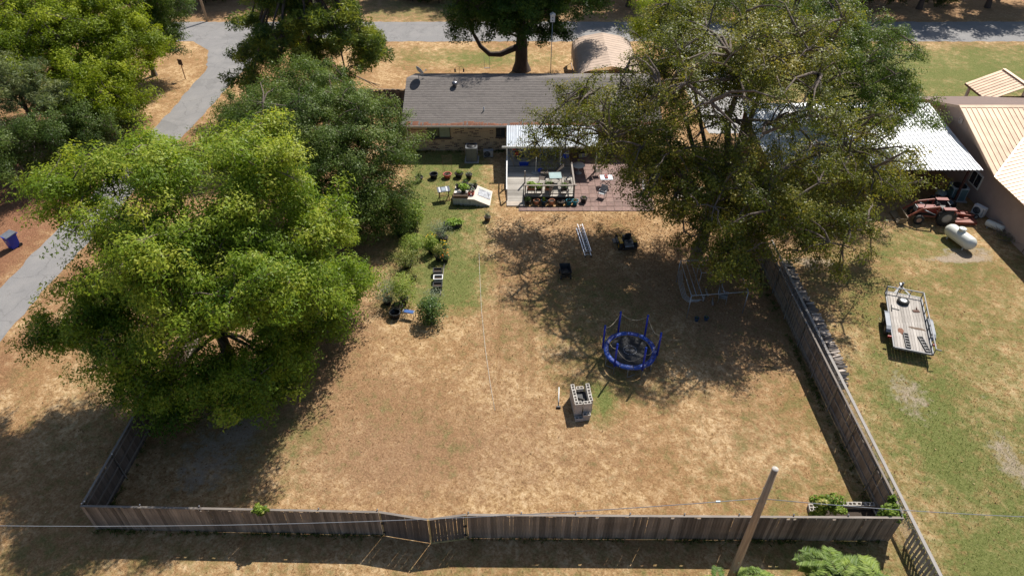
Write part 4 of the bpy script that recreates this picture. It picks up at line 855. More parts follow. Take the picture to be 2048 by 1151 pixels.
# second, deeper row of the same wood: copies of the first row, turned
for i, src in enumerate([o for o in list(SC.objects) if o.name.startswith('woodland_tree')]):
    c = copy_tree(src); place(c, (src.location.x + 4.6, src.location.y + 5.5 + 1.5 * (i % 3), 0), R(40 + 67 * i), 'deeper shadowy woodland tree across the back road ' + spots_far[i], 1.12)
UNDER = leaf_mat('understory leaves', [(.02, .04, .010), (.055, .085, .02), (.12, .15, .035)], .6, .35, .2)
for i, (x, y, r, lab) in enumerate(((-9.5, 92.2, 2.0, 'dark bush across the road left of the oak'), (-13, 93, 2.2, 'dark bush across the road by the pine'), (35, 92.5, 2.0, 'low bush across the road left of the open lawn'), (44, 91.5, 2.4, 'low bush across the road above the green lawn'), (49, 91.8, 2.2, 'low bush across the road above the pink house'), (55, 91.5, 2.4, 'low bush across the road at the upper right'), (21, 92.5, 2.2, 'low bush across the road behind the olive tree'), (-40, 92.5, 2.2, 'dark bush across the road by the leaning pole'))):
    clump_tree('roadside_bush', lab, (x, y), [(x, y, 1.5, r, r * .8, 1.3), (x + 1.6, y + .4, 1.2, r * .7, r * .6, 1.0)], UNDER, clumps=22, per=90, leaf=(.24, .13), crad=.7, trunk=(.08, .5), seed=300 + i, bark=M_BARK2, group='bushes across the back road', cat='bush', twigs=1, part='foliage')

# ================================================================== plants and pots
PLANT_L = leaf_mat('garden plant leaves', [(0.07, 0.13, 0.02), (0.19, 0.29, 0.04), (0.38, 0.45, 0.09)], 0.5, 0.45, 0.25)
PLANT_D = leaf_mat('dark shrub leaves', [(0.03, 0.075, 0.015), (0.085, 0.16, 0.03), (0.21, 0.29, 0.08)], 0.45, 0.4, 0.35)
PLANT_S = leaf_mat('silvery plant leaves', [(0.10, 0.14, 0.08), (0.20, 0.25, 0.16), (0.34, 0.38, 0.26)], 0.55, 0.25, 0.25)
PLANT_Y = leaf_mat('yellowing plant leaves', [(0.12, 0.16, 0.03), (0.25, 0.28, 0.06), (0.45, 0.40, 0.13)], 0.5, 0.35, 0.3)
LETTUCE = leaf_mat('lettuce green leaves', [(0.14, 0.24, 0.03), (0.26, 0.40, 0.05), (0.42, 0.55, 0.10)], 0.5, 0.35, 0.3)
PETAL_O = leaf_mat('orange petals', [(0.55, 0.14, 0.01), (0.75, 0.28, 0.02), (0.85, 0.42, 0.04)], 0.6, 0.2, 0.2)
PETAL_Y = leaf_mat('yellow petals', [(0.7, 0.40, 0.02), (0.8, 0.52, 0.03), (0.85, 0.62, 0.06)], 0.6, 0.2, 0.2)
M_STEM = mat('green brown stem', (0.13, 0.12, 0.05), 0.8, 0.3, 8)
M_SOIL = mat('potting soil', (0.05, 0.035, 0.025), 0.95, 0.4, 20)
M_BLACKP = mat('black plastic', (0.022, 0.022, 0.024), 0.45, 0.3, 6, (0.09, 0.08, 0.07), 0.4)
M_TERRA = mat('terracotta', (0.42, 0.17, 0.09), 0.8, 0.15, 6, (0.5, 0.36, 0.28), 0.3)
M_REDP = mat('faded red plastic', (0.50, 0.11, 0.09), 0.5, 0.12, 6)
M_TEAL = mat('teal glaze', (0.02, 0.20, 0.26), 0.3, 0.12, 6)
M_NAVY = mat('dark blue glaze', (0.02, 0.05, 0.08), 0.3, 0.2, 6)
M_GREYP = mat('grey plastic', (0.30, 0.31, 0.32), 0.5, 0.15, 4)
M_BLUE = mat('bright blue plastic', (0.01, 0.05, 0.42), 0.4, 0.15, 3)
M_STEEL = mat('worn steel tube', (0.34, 0.36, 0.39), 0.45, 0.2, 6, (0.15, 0.11, 0.09), 0.5, metal=0.6)
M_WOODT = wood_mat('stained table wood', (0.20, 0.085, 0.045), (0.10, 0.04, 0.025), 0.1, 'X', 0.5)

def foliage(parent, c, r, n_, leafm, leaf=(0.1, 0.05), seed=1, flat=1.0, name='foliage', tint0=0.5, tintv=0.25, up=0.6, stems=4, base=None, shell=0.5, core=None):
    rn = np.random.default_rng(seed); r = np.array(r if hasattr(r, '__len__') else (r, r, r * flat))
    u = unit(rn.normal(size=(n_, 3))) * (rn.random((n_, 1)) ** shell)
    # uneven outline: push lobes out and in
    k = 7; dirs = unit(rn.normal(size=(k, 3))); w = rn.uniform(-0.35, 0.45, k)
    u *= (1 + (np.maximum(0, unit(u) @ dirs.T) ** 3) @ w)[:, None]
    P = u * r + np.array(c); P[:, 2] = np.maximum(P[:, 2], 0.03)
    N = unit(u) * 0.5 + np.array([0, 0, up]) + rn.normal(size=(n_, 3)) * 0.5
    A = unit(u) * 0.6 + rn.normal(size=(n_, 3)) * 0.6; s = rn.uniform(0.6, 1.4, n_)
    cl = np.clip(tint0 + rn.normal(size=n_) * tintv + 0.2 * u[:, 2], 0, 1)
    o = link(name, leaf_mesh(name, P.astype(np.float32), N, A, leaf[0] * s, leaf[1] * s, cl, leafm), parent)
    if stems:
        b = Vector(base if base is not None else (c[0], c[1], 0.0)); mb = MB()
        for i in range(stems):
            e = Vector(P[rn.integers(n_)]); mid = b.lerp(e, .5) + Vector((rn.uniform(-.03, .03), rn.uniform(-.03, .03), .05))
            mb.tube([b + Vector((rn.uniform(-.04, .04), rn.uniform(-.04, .04), 0)), mid, e], [.012, .009, .004], 4, False)
        mb.build('stems', M_STEM, parent)
    return o
def bush(name, label, loc, r, h, leafm, n_=900, leaf=(0.1, 0.05), seed=1, group=None, cat='plant', **kw):
    t = thing(name, label, cat, (loc[0], loc[1], 0), 0, group)
    foliage(t, (0, 0, h * 0.55), (r, r, h * 0.5), n_, leafm, leaf, seed, **kw); return t
def pot_parts(t, r, h, m, plant=None, seed=1, sides=14, soil=True, rim=True):
    ri = r * 1.06 if rim else r
    MB().lathe([(r * .72, 0), (r * .98, h * .86), (ri, h * .86), (ri, h), (r * .9, h), (r * .86, h * .82)], sides).disc((0, 0, 0), r * .72, sides).build('pot', m, t)
    if soil: MB().disc((0, 0, 0), r * .89, sides, h * (.84 if soil is True else soil)).build('soil', M_SOIL, t)
    if plant:
        lm, pr, ph, n_, lf = plant
        foliage(t, (0, 0, h + ph * .42), (pr, pr, ph * .55), n_, lm, lf, seed, base=(0, 0, h * .8), stems=3)
def pot(label, loc, r, h, m, plant=None, seed=1, group='potted plants', sides=14, soil=True, name='plant_pot'):
    t = thing(name, label, 'pot', loc, random.uniform(0, 6), group); pot_parts(t, r, h, m, plant, seed, sides, soil); return t
def gp(px, py, z=0.0):
    p = G(px, py, z); return (p.x, p.y, z)

# row of pots on the grass by the storm shelter
pot('empty black plastic pot, leftmost of the row on the grass', gp(868, 356), .33, .42, M_BLACKP, None, 1, soil=0.3)
rp = pot('faded red pot in front of the wire trellis', gp(895, 355), .33, .36, M_REDP, (PLANT_D, .1, .12, 25, (.06, .03)), 2)
pot('black pot of low green leaves right of the red pot', gp(918, 354), .33, .38, M_BLACKP, (PLANT_L, .33, .26, 220, (.1, .06)), 3)
pot('black pot with grey foliage at the right end of the row', gp(938, 357), .26, .42, M_BLACKP, (PLANT_S, .2, .24, 110, (.07, .04)), 4)
tr = thing('wire_trellis', 'tall thin wire trellis standing behind the red pot', 'trellis', gp(895.5, 349), 0)
mb = MB()
for x in (-.36, .36): mb.tube([(x, 0, 0), (x, 0, 1.75)], .011, 5)
mb.build('upright', M_RUST, tr)
wv = MB(); pts = []
for i in range(11): pts += [(-.36, 0, .60 + i * .11), (.36, 0, .655 + i * .11)]
wv.tube(pts, .004, 4); wv.build('wire_loops', M_RUST, tr)
MB().tube([(-.2, .05, 0), (-.3, .02, .9), (-.36, 0, 1.2)], .012, 5).build('brace', M_RUST, tr)

# tray table
tt = thing('folding_tray_table', 'small folding table with grey striped top and brown crossed legs', 'table', gp(889, 400), R(14))
M_TOP = mat('dark grey table top', (0.10, 0.11, 0.13), 0.4, 0.2, 5)
tilt = Matrix.Rotation(R(8), 3, 'X')
MB().box((0, .15, .86), (.95, .62, .035), rot=tilt).build('table_top', M_TOP, tt)
for x in (-.3, .24): MB().box((x, .15, .884), (.12, .60, .012), rot=tilt).build('stripe', mat('pale grey stripe', (0.6, 0.6, 0.62), 0.4), tt)
MB().box((0, .15, .882), (.3, .42, .008), rot=tilt).build('centre_inlay', mat('blue grey inlay', (0.24, 0.28, 0.32), 0.4), tt)
for x in (-.36, .36):
    MB().bar((x, -.25, 0), (x, .38, .86), .055, .03).build('leg', M_WOODT, tt); MB().bar((x + .04, .55, 0), (x + .04, -.06, .84), .055, .03).build('leg', M_WOODT, tt)
MB().bar((-.36, -.2, .09), (.36, -.2, .09), .035).bar((-.36, .49, .1), (.36, .49, .1), .035).build('stretcher', M_WOODT, tt)

# storm shelter
sA, sB = G(906, 411), G(979, 414)
ss = thing('storm_shelter', 'concrete storm shelter with sloping steel door on the grass', 'storm shelter', (sA.x, sA.y, 0), math.atan2(sB.y - sA.y, sB.x - sA.x))
M_SHC = mat('pale shelter concrete', (0.62, 0.54, 0.46), 0.85, 0.10, 2.0, (0.4, 0.34, 0.28), 0.35, bump=.2)
M_SHS = mat('streaked shelter concrete', (0.42, 0.41, 0.38), 0.9, 0.14, 5.0, (0.2, 0.2, 0.17), 0.7, stretch=(2.2, 2.2, .15))
Ls, Ds, Hs, xb = 2.78, 2.05, .62, 1.62
mb = MB(); pr = [(0, 0), (Ls, 0), (Ls, .10), (xb, Hs - .03), (0, Hs - .03)]
mb.add([(x, .03, z) for x, z in pr] + [(x, Ds - .03, z) for x, z in pr], [(0, 1, 2, 3, 4), (9, 8, 7, 6, 5), (0, 4, 9, 5), (4, 3, 8, 9), (3, 2, 7, 8), (2, 1, 6, 7), (1, 0, 5, 6)]).build('body', M_SHS, ss)
MB().slab([(-.02, 0, Hs), (xb, 0, Hs), (xb, Ds, Hs), (-.02, Ds, Hs)], .05).slab([(xb, 0, Hs), (Ls + .03, 0, .12), (Ls + .03, Ds, .12), (xb, Ds, Hs)], .05).build('top_slab', M_SHC, ss)
dn = Vector((Hs - .12, 0, Ls + .03 - xb)).normalized()
def on_slope(u, v, up): # u 0..1 down the slope
    return Vector((xb + (Ls + .03 - xb) * u, v, Hs + (.12 - Hs) * u)) + dn * up
dr = MB().slab([on_slope(.14, .75, .03), on_slope(.92, .75, .03), on_slope(.92, 1.72, .03), on_slope(.14, 1.72, .03)], .028).build('steel_door', mat('scuffed grey steel door', (0.20, 0.21, 0.23), 0.35, 0.25, 4, (0.4, 0.4, 0.4), 0.4, metal=.5), ss)
MB().tube([on_slope(.8, 1.0, .03), on_slope(.8, 1.0, .09), on_slope(.8, 1.3, .09), on_slope(.8, 1.3, .03)], .012, 5).build('handle', M_IRON, dr)
sx = lambda u, v: tuple(Matrix.Translation((sA.x, sA.y, 0)) @ Matrix.Rotation(math.atan2(sB.y - sA.y, sB.x - sA.x), 4, 'Z') @ Vector((u, v, Hs + .001)))
pot('dark pot with a small green plant on the shelter, back left', sx(.22, 1.55), .2, .3, M_BLACKP, (PLANT_L, .15, .16, 70, (.07, .05)), 11)
pot('black pot with a leggy plant at the back of the shelter', sx(.72, 1.8), .25, .34, M_BLACKP, (PLANT_D, .22, .42, 60, (.12, .05)), 12)
pot('grey round pot of ferny leaves on the shelter', sx(1.15, 1.6), .22, .26, M_GREYP, (PLANT_S, .2, .2, 120, (.08, .04)), 13)
pot('black pot with upright grassy leaves at the shelter top right', sx(1.5, 1.7), .2, .26, M_BLACKP, (PLANT_D, .2, .45, 90, (.16, .025)), 14)
pot('lime lettuce plant in a black pot on the shelter', sx(.7, 1.0), .22, .28, M_BLACKP, (LETTUCE, .36, .42, 320, (.15, .09)), 15)
pot('left red glazed pot on the shelter slab', sx(1.2, .62), .13, .26, M_REDP, (PLANT_D, .1, .16, 40, (.06, .03)), 16)
pot('right red glazed pot with pale bloom on the shelter slab', sx(1.45, .66), .14, .26, M_REDP, (PLANT_S, .13, .22, 50, (.08, .05)), 17)
pot('small grey pot behind the red pots on the shelter', sx(1.42, 1.15), .14, .2, M_GREYP, (PLANT_D, .1, .12, 30, (.05, .03)), 18)
tb = thing('wooden_trough', 'brown wooden trough planter along the shelter front edge', 'planter', sx(.58, .28), 0)
M_TROUGH = wood_mat('old trough wood', (0.24, 0.14, 0.085), (0.11, 0.065, 0.045), .1, 'X')
for y in (-.2, .2): MB().box((0, y, .11), (1.1, .03, .22)).build('side_board', M_TROUGH, tb)
for x in (-.54, .54): MB().box((x, 0, .11), (.03, .37, .22)).build('end_board', M_TROUGH, tb)
MB().box((0, 0, .085), (1.05, .37, .15)).build('soil', M_SOIL, tb)
bw = thing('white_basin', 'round white basin beside the trough on the shelter', 'basin', sx(.3, .72), 0)
MB().lathe([(.14, 0), (.24, .1), (.26, .1), (.22, .04), (0, .03)], 16).build('bowl', M_WHITE, bw)
cb = thing('white_basin', 'small white tray right of the lettuce on the shelter', 'basin', sx(1.0, .9), .4)
MB().box((0, 0, .04), (.3, .22, .06), taper=1.15).build('tray', M_WHITE, cb)
pot('tan pot with tall thin plant at the dry grass edge', gp(975, 441), .24, .36, mat('brown plastic', (.10, .065, .045), .5), (PLANT_S, .24, .5, 90, (.16, .03)), 19)
pot('black pot in the shade of the dark tree', gp(839, 362), .3, .4, M_BLACKP, (PLANT_D, .3, .5, 160, (.1, .05)), 20)

# oval metal bed and the two rows of garden plants
ob = thing('oval_planter', 'oval corrugated metal planter full of green leaves', 'planter', gp(906, 452), R(8))
MB().lathe([(.5, 0), (.5, .34), (.51, .34), (.48, .34), (.47, .05)], 20, sx=1.35, sy=.72).build('tub', mat('dark corrugated tub', (.09, .095, .10), .45, .2, 9, metal=.5), ob)
foliage(ob, (0, 0, .36), (.75, .45, .2), 520, LETTUCE, (.14, .08), 30, tint0=.4)
pot('black pot beside the oval metal planter', gp(891, 458), .2, .3, M_BLACKP, None, 21, soil=.5)
def potbush(label, px, py, r, h, leafm, n_, leaf, seed, pr=.28, ph=.4, m=None, **kw):
    t = thing('garden_plant', label, 'plant', gp(px, py), 0, 'garden plants in two rows'); pot_parts(t, pr, ph, m or M_BLACKP, None, seed)
    foliage(t, (0, 0, ph + h * .42), (r, r, h * .55), n_, leafm, leaf, seed, base=(0, 0, ph * .8), **kw); return t
potbush('silvery feathery bush in a large black pot', 879, 478, .82, 1.05, PLANT_S, 1800, (.10, .02), 41, .36, .42)
potbush('second black pot with a sprig in front of the feathery bush', 889, 482, .2, .3, PLANT_D, 60, (.06, .03), 42, .26, .36)
potbush('dark green bush with pale tips at the end of the right row', 862, 640, .78, 1.5, PLANT_D, 2600, (.11, .065), 43, .3, .3, tint0=.45, tintv=.3)
potbush('wispy pale plant behind the dark bush', 868, 606, .7, .9, PLANT_S, 700, (.12, .02), 44, .25, .3)
potbush('pale green leafy plant in the right row', 864, 506, .5, 1.1, PLANT_L, 800, (.12, .06), 45, tint0=.7)
potbush('tall plant with yellow leaves between the marigolds', 878, 520, .42, .9, PLANT_Y, 500, (.12, .05), 46)
def marigold(label, px, py, r, h, pm, seed, m=PLANT_D):
    t = potbush(label, px, py, r, h, m, 700, (.08, .03), seed, .24, .3)
    foliage(t, (0, 0, .3 + h * .62), (r * .95, r * .95, h * .3), 24, pm, (.10, .09), seed + 1, name='blossoms', stems=0, up=1.2); return t
marigold('marigold plant with yellow blooms at the back of the right row', 862, 488, .5, .7, PETAL_Y, 47)
marigold('marigold plant with few golden blooms right of the pale plant', 887, 502, .45, .6, PETAL_Y, 49)
marigold('marigold plant with orange blooms beside the black crates', 891, 522, .46, .62, PETAL_O, 51)
potbush('bright leafy bush at the top of the left row', 826, 452, 1.15, 1.9, PLANT_L, 2600, (.15, .065), 53, .35, .3, tint0=.55)
potbush('light green bush in the middle of the left row', 828, 508, .95, 1.3, PLANT_L, 2000, (.10, .045), 55, tint0=.65)
potbush('yellow green bush with dark pot in the left row', 815, 535, .85, 1.0, PLANT_Y, 1300, (.10, .04), 57, .34, .42, tint0=.35)
potbush('sprawling thin vine with yellow flowers in the left row', 828, 558, .7, .6, PLANT_Y, 500, (.10, .03), 58, .2, .2)
potbush('tall bright bush near the blue bench', 808, 605, .95, 1.9, PLANT_L, 2400, (.10, .045), 59, .3, .4, tint0=.75)
potbush('wispy dry looking bush left of the tall bright bush', 776, 606, .95, 1.6, PLANT_S, 1500, (.12, .03), 61, .3, .3, tint0=.35)
potbush('low dark shrub under the dark tree edge', 800, 470, .9, 1.2, PLANT_D, 1500, (.11, .05), 63)
pot('black nursery pot with label at the near end of the left row', gp(796, 622), .34, .46, M_BLACKP, (PLANT_D, .25, .4, 90, (.08, .03)), 65)
np_ = pot('empty black nursery pot nearest the blue bench', gp(791, 634), .34, .44, M_BLACKP, None, 66, soil=.25)
MB().tube([(-.1, 0, .2), (-.6, -.55, .0)], .015, 5).build('stick', M_POST, np_)
def crate(label, px, py, m, seed, w=.55, d=.42, h=.34):
    t = thing('plastic_crate', label, 'crate', gp(px, py), R(2), 'crates in the garden row')
    for y in (-d / 2, d / 2): MB().box((0, y, h / 2), (w, .03, h)).build('side_wall', m, t)
    for x in (-w / 2 + .015, w / 2 - .015): MB().box((x, 0, h / 2), (.03, d - .03, h)).build('end_wall', m, t)
    MB().box((0, 0, .03), (w - .06, d - .03, .05)).build('floor', m, t)
    mb = MB()
    for y in (-d / 2 - .01, d / 2 + .01): mb.box((0, y, h + .012), (w + .05, .05, .024))
    for x in (-w / 2 - .01, w / 2 + .01): mb.box((x, 0, h + .012), (.05, d - .03, .024))
    mb.build('rim', m if seed != 2 else M_WHITE, t)
    MB().box((0, 0, h * .5), (w - .07, d - .05, h * .5)).build('soil', M_SOIL, t)
crate('black plastic crate at the back of the crate row', 876, 548, M_BLACKP, 1)
crate('crate with a white rim in the middle of the crate row', 877, 562, M_GREYP, 2)
crate('black plastic crate nearest the wispy plant', 876, 577, M_BLACKP, 3)
ck = thing('wooden_edging', 'thin grey garden edging board beside the crates', 'edging', gp(885, 560), 0)
MB().box((0, 0, .06), (.03, 3.2, .12)).build('board', M_POST, ck); 
for y in (-1.5, 0, 1.5): MB().box((.03, y, .08), (.03, .04, .16)).build('stake', M_POST, ck)
# kneeler bench
kb = thing('garden_kneeler', 'small blue padded garden bench on dark legs', 'bench', gp(819, 634), R(-14))
MB().box((0, 0, .46), (.58, .26, .07)).build('seat_pad', M_BLUE if False else mat('faded blue pad', (.035, .10, .30), .6, .2, 6), kb)
for x in (-.34, .34):
    MB().tube([(x, -.16, 0), (x, -.15, .42), (x, -.12, .5), (x, .12, .5), (x, .15, .42), (x, .16, 0)], .018, 6).build('leg_frame', M_STEEL, kb)
    MB().box((x, 0, .5), (.05, .24, .05)).build('grip', M_GREYP, kb)
# dark fence of lines: white string along the yard
sl_ = [gp(958, 507, .02), gp(960, 560, .02), gp(963, 620, .02), gp(971, 700, .02), gp(981, 770, .02), gp(990, 820, .02)]
t = thing('white_rope', 'thin white rope laid straight across the dry lawn', 'rope', (sl_[2][0], sl_[2][1], 0)); MB().tube(sl_, .011, 5).build('rope', mat('white rope', (.62, .58, .50), .8, .2, 9), t, world=True)
# ================================================================== yard equipment
def ring(mb, c, R_, r_, n=28, k=8, sz=1.0):
    """horizontal torus"""
    prof = [(R_ + r_ * math.cos(2 * math.pi * i / k), sz * r_ * math.sin(2 * math.pi * i / k)) for i in range(k)]
    return mb.lathe(prof, n, c, True, closed=True)
def wheel(parent, c, r, w, tyre, rim, axis='X', lug=0, name='wheel'):
    """wheel (tyre with rim as sub-part); axis the axle direction"""
    prof = [(r * .55, -w / 2), (r * .9, -w / 2), (r, -w * .32), (r, w * .32), (r * .9, w / 2), (r * .55, w / 2), (r * .55, -w / 2)]
    rot = Matrix.Rotation(R(90), 4, 'Y') if axis == 'X' else (Matrix.Rotation(R(90), 4, 'X') if axis == 'Y' else Matrix.Identity(4))
    mb = MB().lathe(prof, 20, (0, 0, 0))
    for i in range(lug):
        a = 2 * math.pi * i / lug
        for s in (-1, 1):
            aa = a + (0 if s < 0 else math.pi / lug)
            m3 = Matrix.Rotation(aa, 3, 'Z') @ Matrix.Rotation(s * .6, 3, 'X')
            mb.box((r * 1.0 * math.cos(aa), r * 1.0 * math.sin(aa), s * w * .24), (r * .09, r * .12, w * .55), rot=m3)
    o = mb.xf(rot).build(name, tyre, parent, loc=c)
    MB().lathe([(0, -w * .30), (r * .3, -w * .32), (r * .56, -w * .42), (r * .56, w * .42), (r * .3, w * .32), (r * .12, w * .36), (0, w * .36)], 16).xf(rot).build('rim', rim, o)
    return o
M_TYRE = mat('black rubber', (0.028, 0.027, 0.026), 0.8, 0.25, 8, (0.10, 0.085, 0.07), 0.4)
M_WRIM = mat('white wheel rim', (0.75, 0.75, 0.74), 0.45, 0.08, 4)
M_GRIM = mat('dusty grey rim', (0.30, 0.285, 0.27), 0.5, 0.15, 4)
M_YEL = mat('yellow machine paint', (0.72, 0.37, 0.02), 0.4, 0.12, 4)
M_ALU = mat('bare aluminium', (0.72, 0.73, 0.76), 0.32, 0.10, 4, (0.4, 0.4, 0.42), 0.4, metal=0.85)

# aluminium extension ladder lying on the grass, two sections side by side
la, lb = G(1158, 452), G(1178, 514)
ld = thing('aluminium_ladder', 'aluminium extension ladder lying on the dry grass', 'ladder', (la.x, la.y, 0), math.atan2(lb.y - la.y, lb.x - la.x)); LL = (lb - la).length
def ladder_part(y0, x0, L_, w, z, nm):
    for s in (-1, 1): MB().box((x0 + L_ / 2, y0 + s * w / 2, z), (L_, .045, .085)).build(nm + '_rail', M_ALU, ld)
    k = int(L_ / .3)
    for i in range(k): MB().tube([(x0 + .15 + i * .3, y0 - w / 2, z), (x0 + .15 + i * .3, y0 + w / 2, z)], .024, 6).build('rung', M_ALU, ld)
ladder_part(-.05, .35, LL - .35, .42, .05, 'base'); ladder_part(.05, 0, LL - .45, .34, .155, 'fly')
for s in (-1, 1): MB().box((LL - .02, -.05 + s * .21, .06), (.12, .06, .1)).build('foot', M_BLACKP, ld)

# zero-turn mower
zl = gp(1251, 490); mw = thing('riding_mower', 'black and yellow zero turn riding mower on the shaded grass', 'mower', zl, R(8))
# local: the rear (engine) towards -y, front casters +y
MB().box((0, .30, .20), (1.28, .78, .16), taper=.94).build('mower_deck', M_IRON, mw)
MB().box((-.75, .32, .22), (.24, .5, .05)).build('discharge_chute', M_BLACKP, mw)
MB().box((0, .05, .38), (.55, 1.5, .1)).build('frame', M_IRON, mw)
for s in (-1, 1):
    wheel(mw, (s * .52, -.42, .29), .29, .26, M_TYRE, M_YEL if s < 0 else M_IRON, lug=12, name='rear_wheel')
    wheel(mw, (s * .42, .95, .14), .14, .13, M_TYRE, M_IRON, name='caster_wheel')
    MB().tube([(s * .42, .95, .3), (s * .42, .85, .4), (s * .25, .6, .4)], .03, 6).build('caster_arm', M_YEL, mw)
    MB().box((s * .47, -.18, .62), (.22, .72, .09), taper=.85).build('fender', M_YEL, mw)
    MB().tube([(s * .36, .15, .6), (s * .34, .3, 1.0), (s * .1, .36, 1.03)], .018, 6).build('lap_bar', M_IRON, mw)
MB().box((0, .02, .68), (.48, .46, .11), taper=.92).build('seat', M_BLACKP, mw)
MB().box((0, -.2, .92), (.46, .11, .46), rot=Matrix.Rotation(R(12), 3, 'X'), taper=.85).build('backrest', M_BLACKP, mw)
MB().box((.02, -.2, 1.04), (.3, .13, .1), rot=Matrix.Rotation(R(12), 3, 'X')).build('backrest_trim', M_YEL, mw)
MB().box((0, .55, .47), (.55, .4, .03)).build('foot_plate', M_YEL, mw)
en = MB().box((0, -.62, .62), (.58, .5, .3), taper=.85).build('engine', mat('grey engine cover', (.13, .13, .135), .45, .3, 8, (.3, .29, .27), .4), mw)
MB().lathe([(.16, 0), (.17, .07), (.1, .1), (0, .1)], 14, (.02, -.6, .77)).build('air_filter', M_BLACKP, en)
MB().tube([(-.3, -.85, .5), (.3, -.85, .5)], .05, 8).build('muffler', M_STEEL, mw)
MB().box((0, -.9, .35), (.9, .05, .12)).build('rear_bumper', M_IRON, mw)
MB().box((0, .28, .60), (.5, .12, .12)).build('seat_base', M_YEL, mw)

# black dump cart
dc = thing('garden_cart', 'black plastic dump cart with handle on the grass', 'cart', gp(1130, 551), R(4))
tub = MB(); a, b_, h = (.26, .40), (.36, .52), .3
vo = [(-a[0], -a[1], .32), (a[0], -a[1], .32), (a[0], a[1], .32), (-a[0], a[1], .32), (-b_[0], -b_[1], .66), (b_[0], -b_[1], .66), (b_[0], b_[1], .66), (-b_[0], b_[1], .66)]
vi = [(x * .93, y * .95, z + .025) for x, y, z in vo[:4]] + [(x * .93, y * .95, z) for x, y, z in vo[4:]]
tub.add(vo + vi, [(3, 2, 1, 0), (0, 1, 5, 4), (1, 2, 6, 5), (2, 3, 7, 6), (3, 0, 4, 7), (8, 9, 10, 11), (12, 13, 9, 8), (13, 14, 10, 9), (14, 15, 11, 10), (15, 12, 8, 11), (4, 5, 13, 12), (5, 6, 14, 13), (6, 7, 15, 14), (7, 4, 12, 15)]).build('tub', M_BLACKP, dc)
MB().bar((0, -.4, .3), (0, .45, .3), .06).bar((-.28, -.35, .2), (.28, -.35, .2), .05).bar((-.28, .35, .2), (.28, .35, .2), .05).build('chassis', M_IRON, dc)
for x in (-.32, .32):
    for y in (-.35, .35): wheel(dc, (x, y, .15), .15, .09, M_TYRE, M_GRIM)
MB().tube([(0, .45, .25), (.02, .75, .55), (.03, .95, .75)], .014, 5).tube([(-.1, .95, .76), (.16, .95, .76)], .016, 5).build('handle', M_IRON, dc)

# frame of steel pipes with clutter inside
Ht = 1.75
TL, TR, BR, BL = [Vector(gp(*p, Ht)) for p in ((1361, 521), (1470, 519), (1497, 583), (1383, 591))]
cF = (TL + TR + BR + BL) / 4; pf = thing('pipe_frame', 'rectangular frame of grey steel pipes under the big tree', 'frame', (cF.x, cF.y, 0))
def down(v): return Vector((v.x, v.y, 0))
for v in (TL, TR, BR, BL): MB().tube([down(v), v], .03, 6).build('post', M_STEEL, pf, world=True)
for a, b_ in ((TL, TR), (TR, BR), (BR, BL), (BL, TL)): MB().tube([a, b_], .028, 6).build('top_rail', M_STEEL, pf, world=True)
MB().tube([TL + Vector((.35, 0, -.1)), BL + Vector((.35, .1, -.1))], .024, 6).build('second_rail', M_STEEL, pf, world=True)
MB().tube([TL.lerp(TR, .22) + Vector((0, .0, -.3)), BL.lerp(BR, .22) + Vector((0, 0, -.3))], .024, 6).build('middle_rail', M_STEEL, pf, world=True)
MB().tube([TL.lerp(TR, .62), BL.lerp(BR, .58)], .024, 6).build('middle_rail', M_STEEL, pf, world=True)
for k in range(4):
    o = Vector((-.10 - .07 * k, 0, -.25 - .05 * k)); m1 = TL.lerp(BL, .55)
    MB().tube([TL + o + Vector((.1, -.6, 0)), m1 + o + Vector((-.05, 0, -.1)), BL + o + Vector((-.05, .5, -.15)), BL + o + Vector((.2, .1, -.15)), BL + o + Vector((.8, .05, -.1))], .02, 6).build('bent_hoop', M_STEEL, pf, world=True)
sq = [TL.lerp(TR, .32) + Vector((0, -.35, -.1)), TL.lerp(TR, .75) + Vector((0, -.35, -.1)), TL.lerp(TR, .75) + Vector((0, -1.15, -.1)), TL.lerp(TR, .32) + Vector((0, -1.15, -.1))]
for i in range(4): MB().tube([sq[i], sq[(i + 1) % 4]], .022, 6).build('inner_rail', M_STEEL, pf, world=True)
for s_ in sq: MB().tube([s_, down(s_)], .018, 5).build('inner_leg', M_STEEL, pf, world=True)
rg = random.Random(3)
wp = [('grey weathered stick of firewood inside the pipe frame, nearest the middle', .42, .5), ('short grey log lying flat inside the pipe frame', .5, .35), ('pale split log at the back inside the pipe frame', .55, .62)]
for lab, u, v in wp:
    p = down(TL.lerp(TR, u).lerp(BL.lerp(BR, u), v)); t = thing('loose_log', lab, 'log', p, rg.uniform(.8, 2.2), 'logs inside the pipe frame')
    MB().tube([(-.35, 0, .06), (0, .02, .065), (.35, 0, .06)], [.06, .065, .055], 7).build('log', M_POST, t)
    MB().disc((0, 0, 0), .05, 7).xf(Matrix.Translation((.352, 0, .06)) @ Matrix.Rotation(R(90), 4, 'Y')).build('cut_end', mat('pale cut wood', (.42, .31, .2), .8), t)
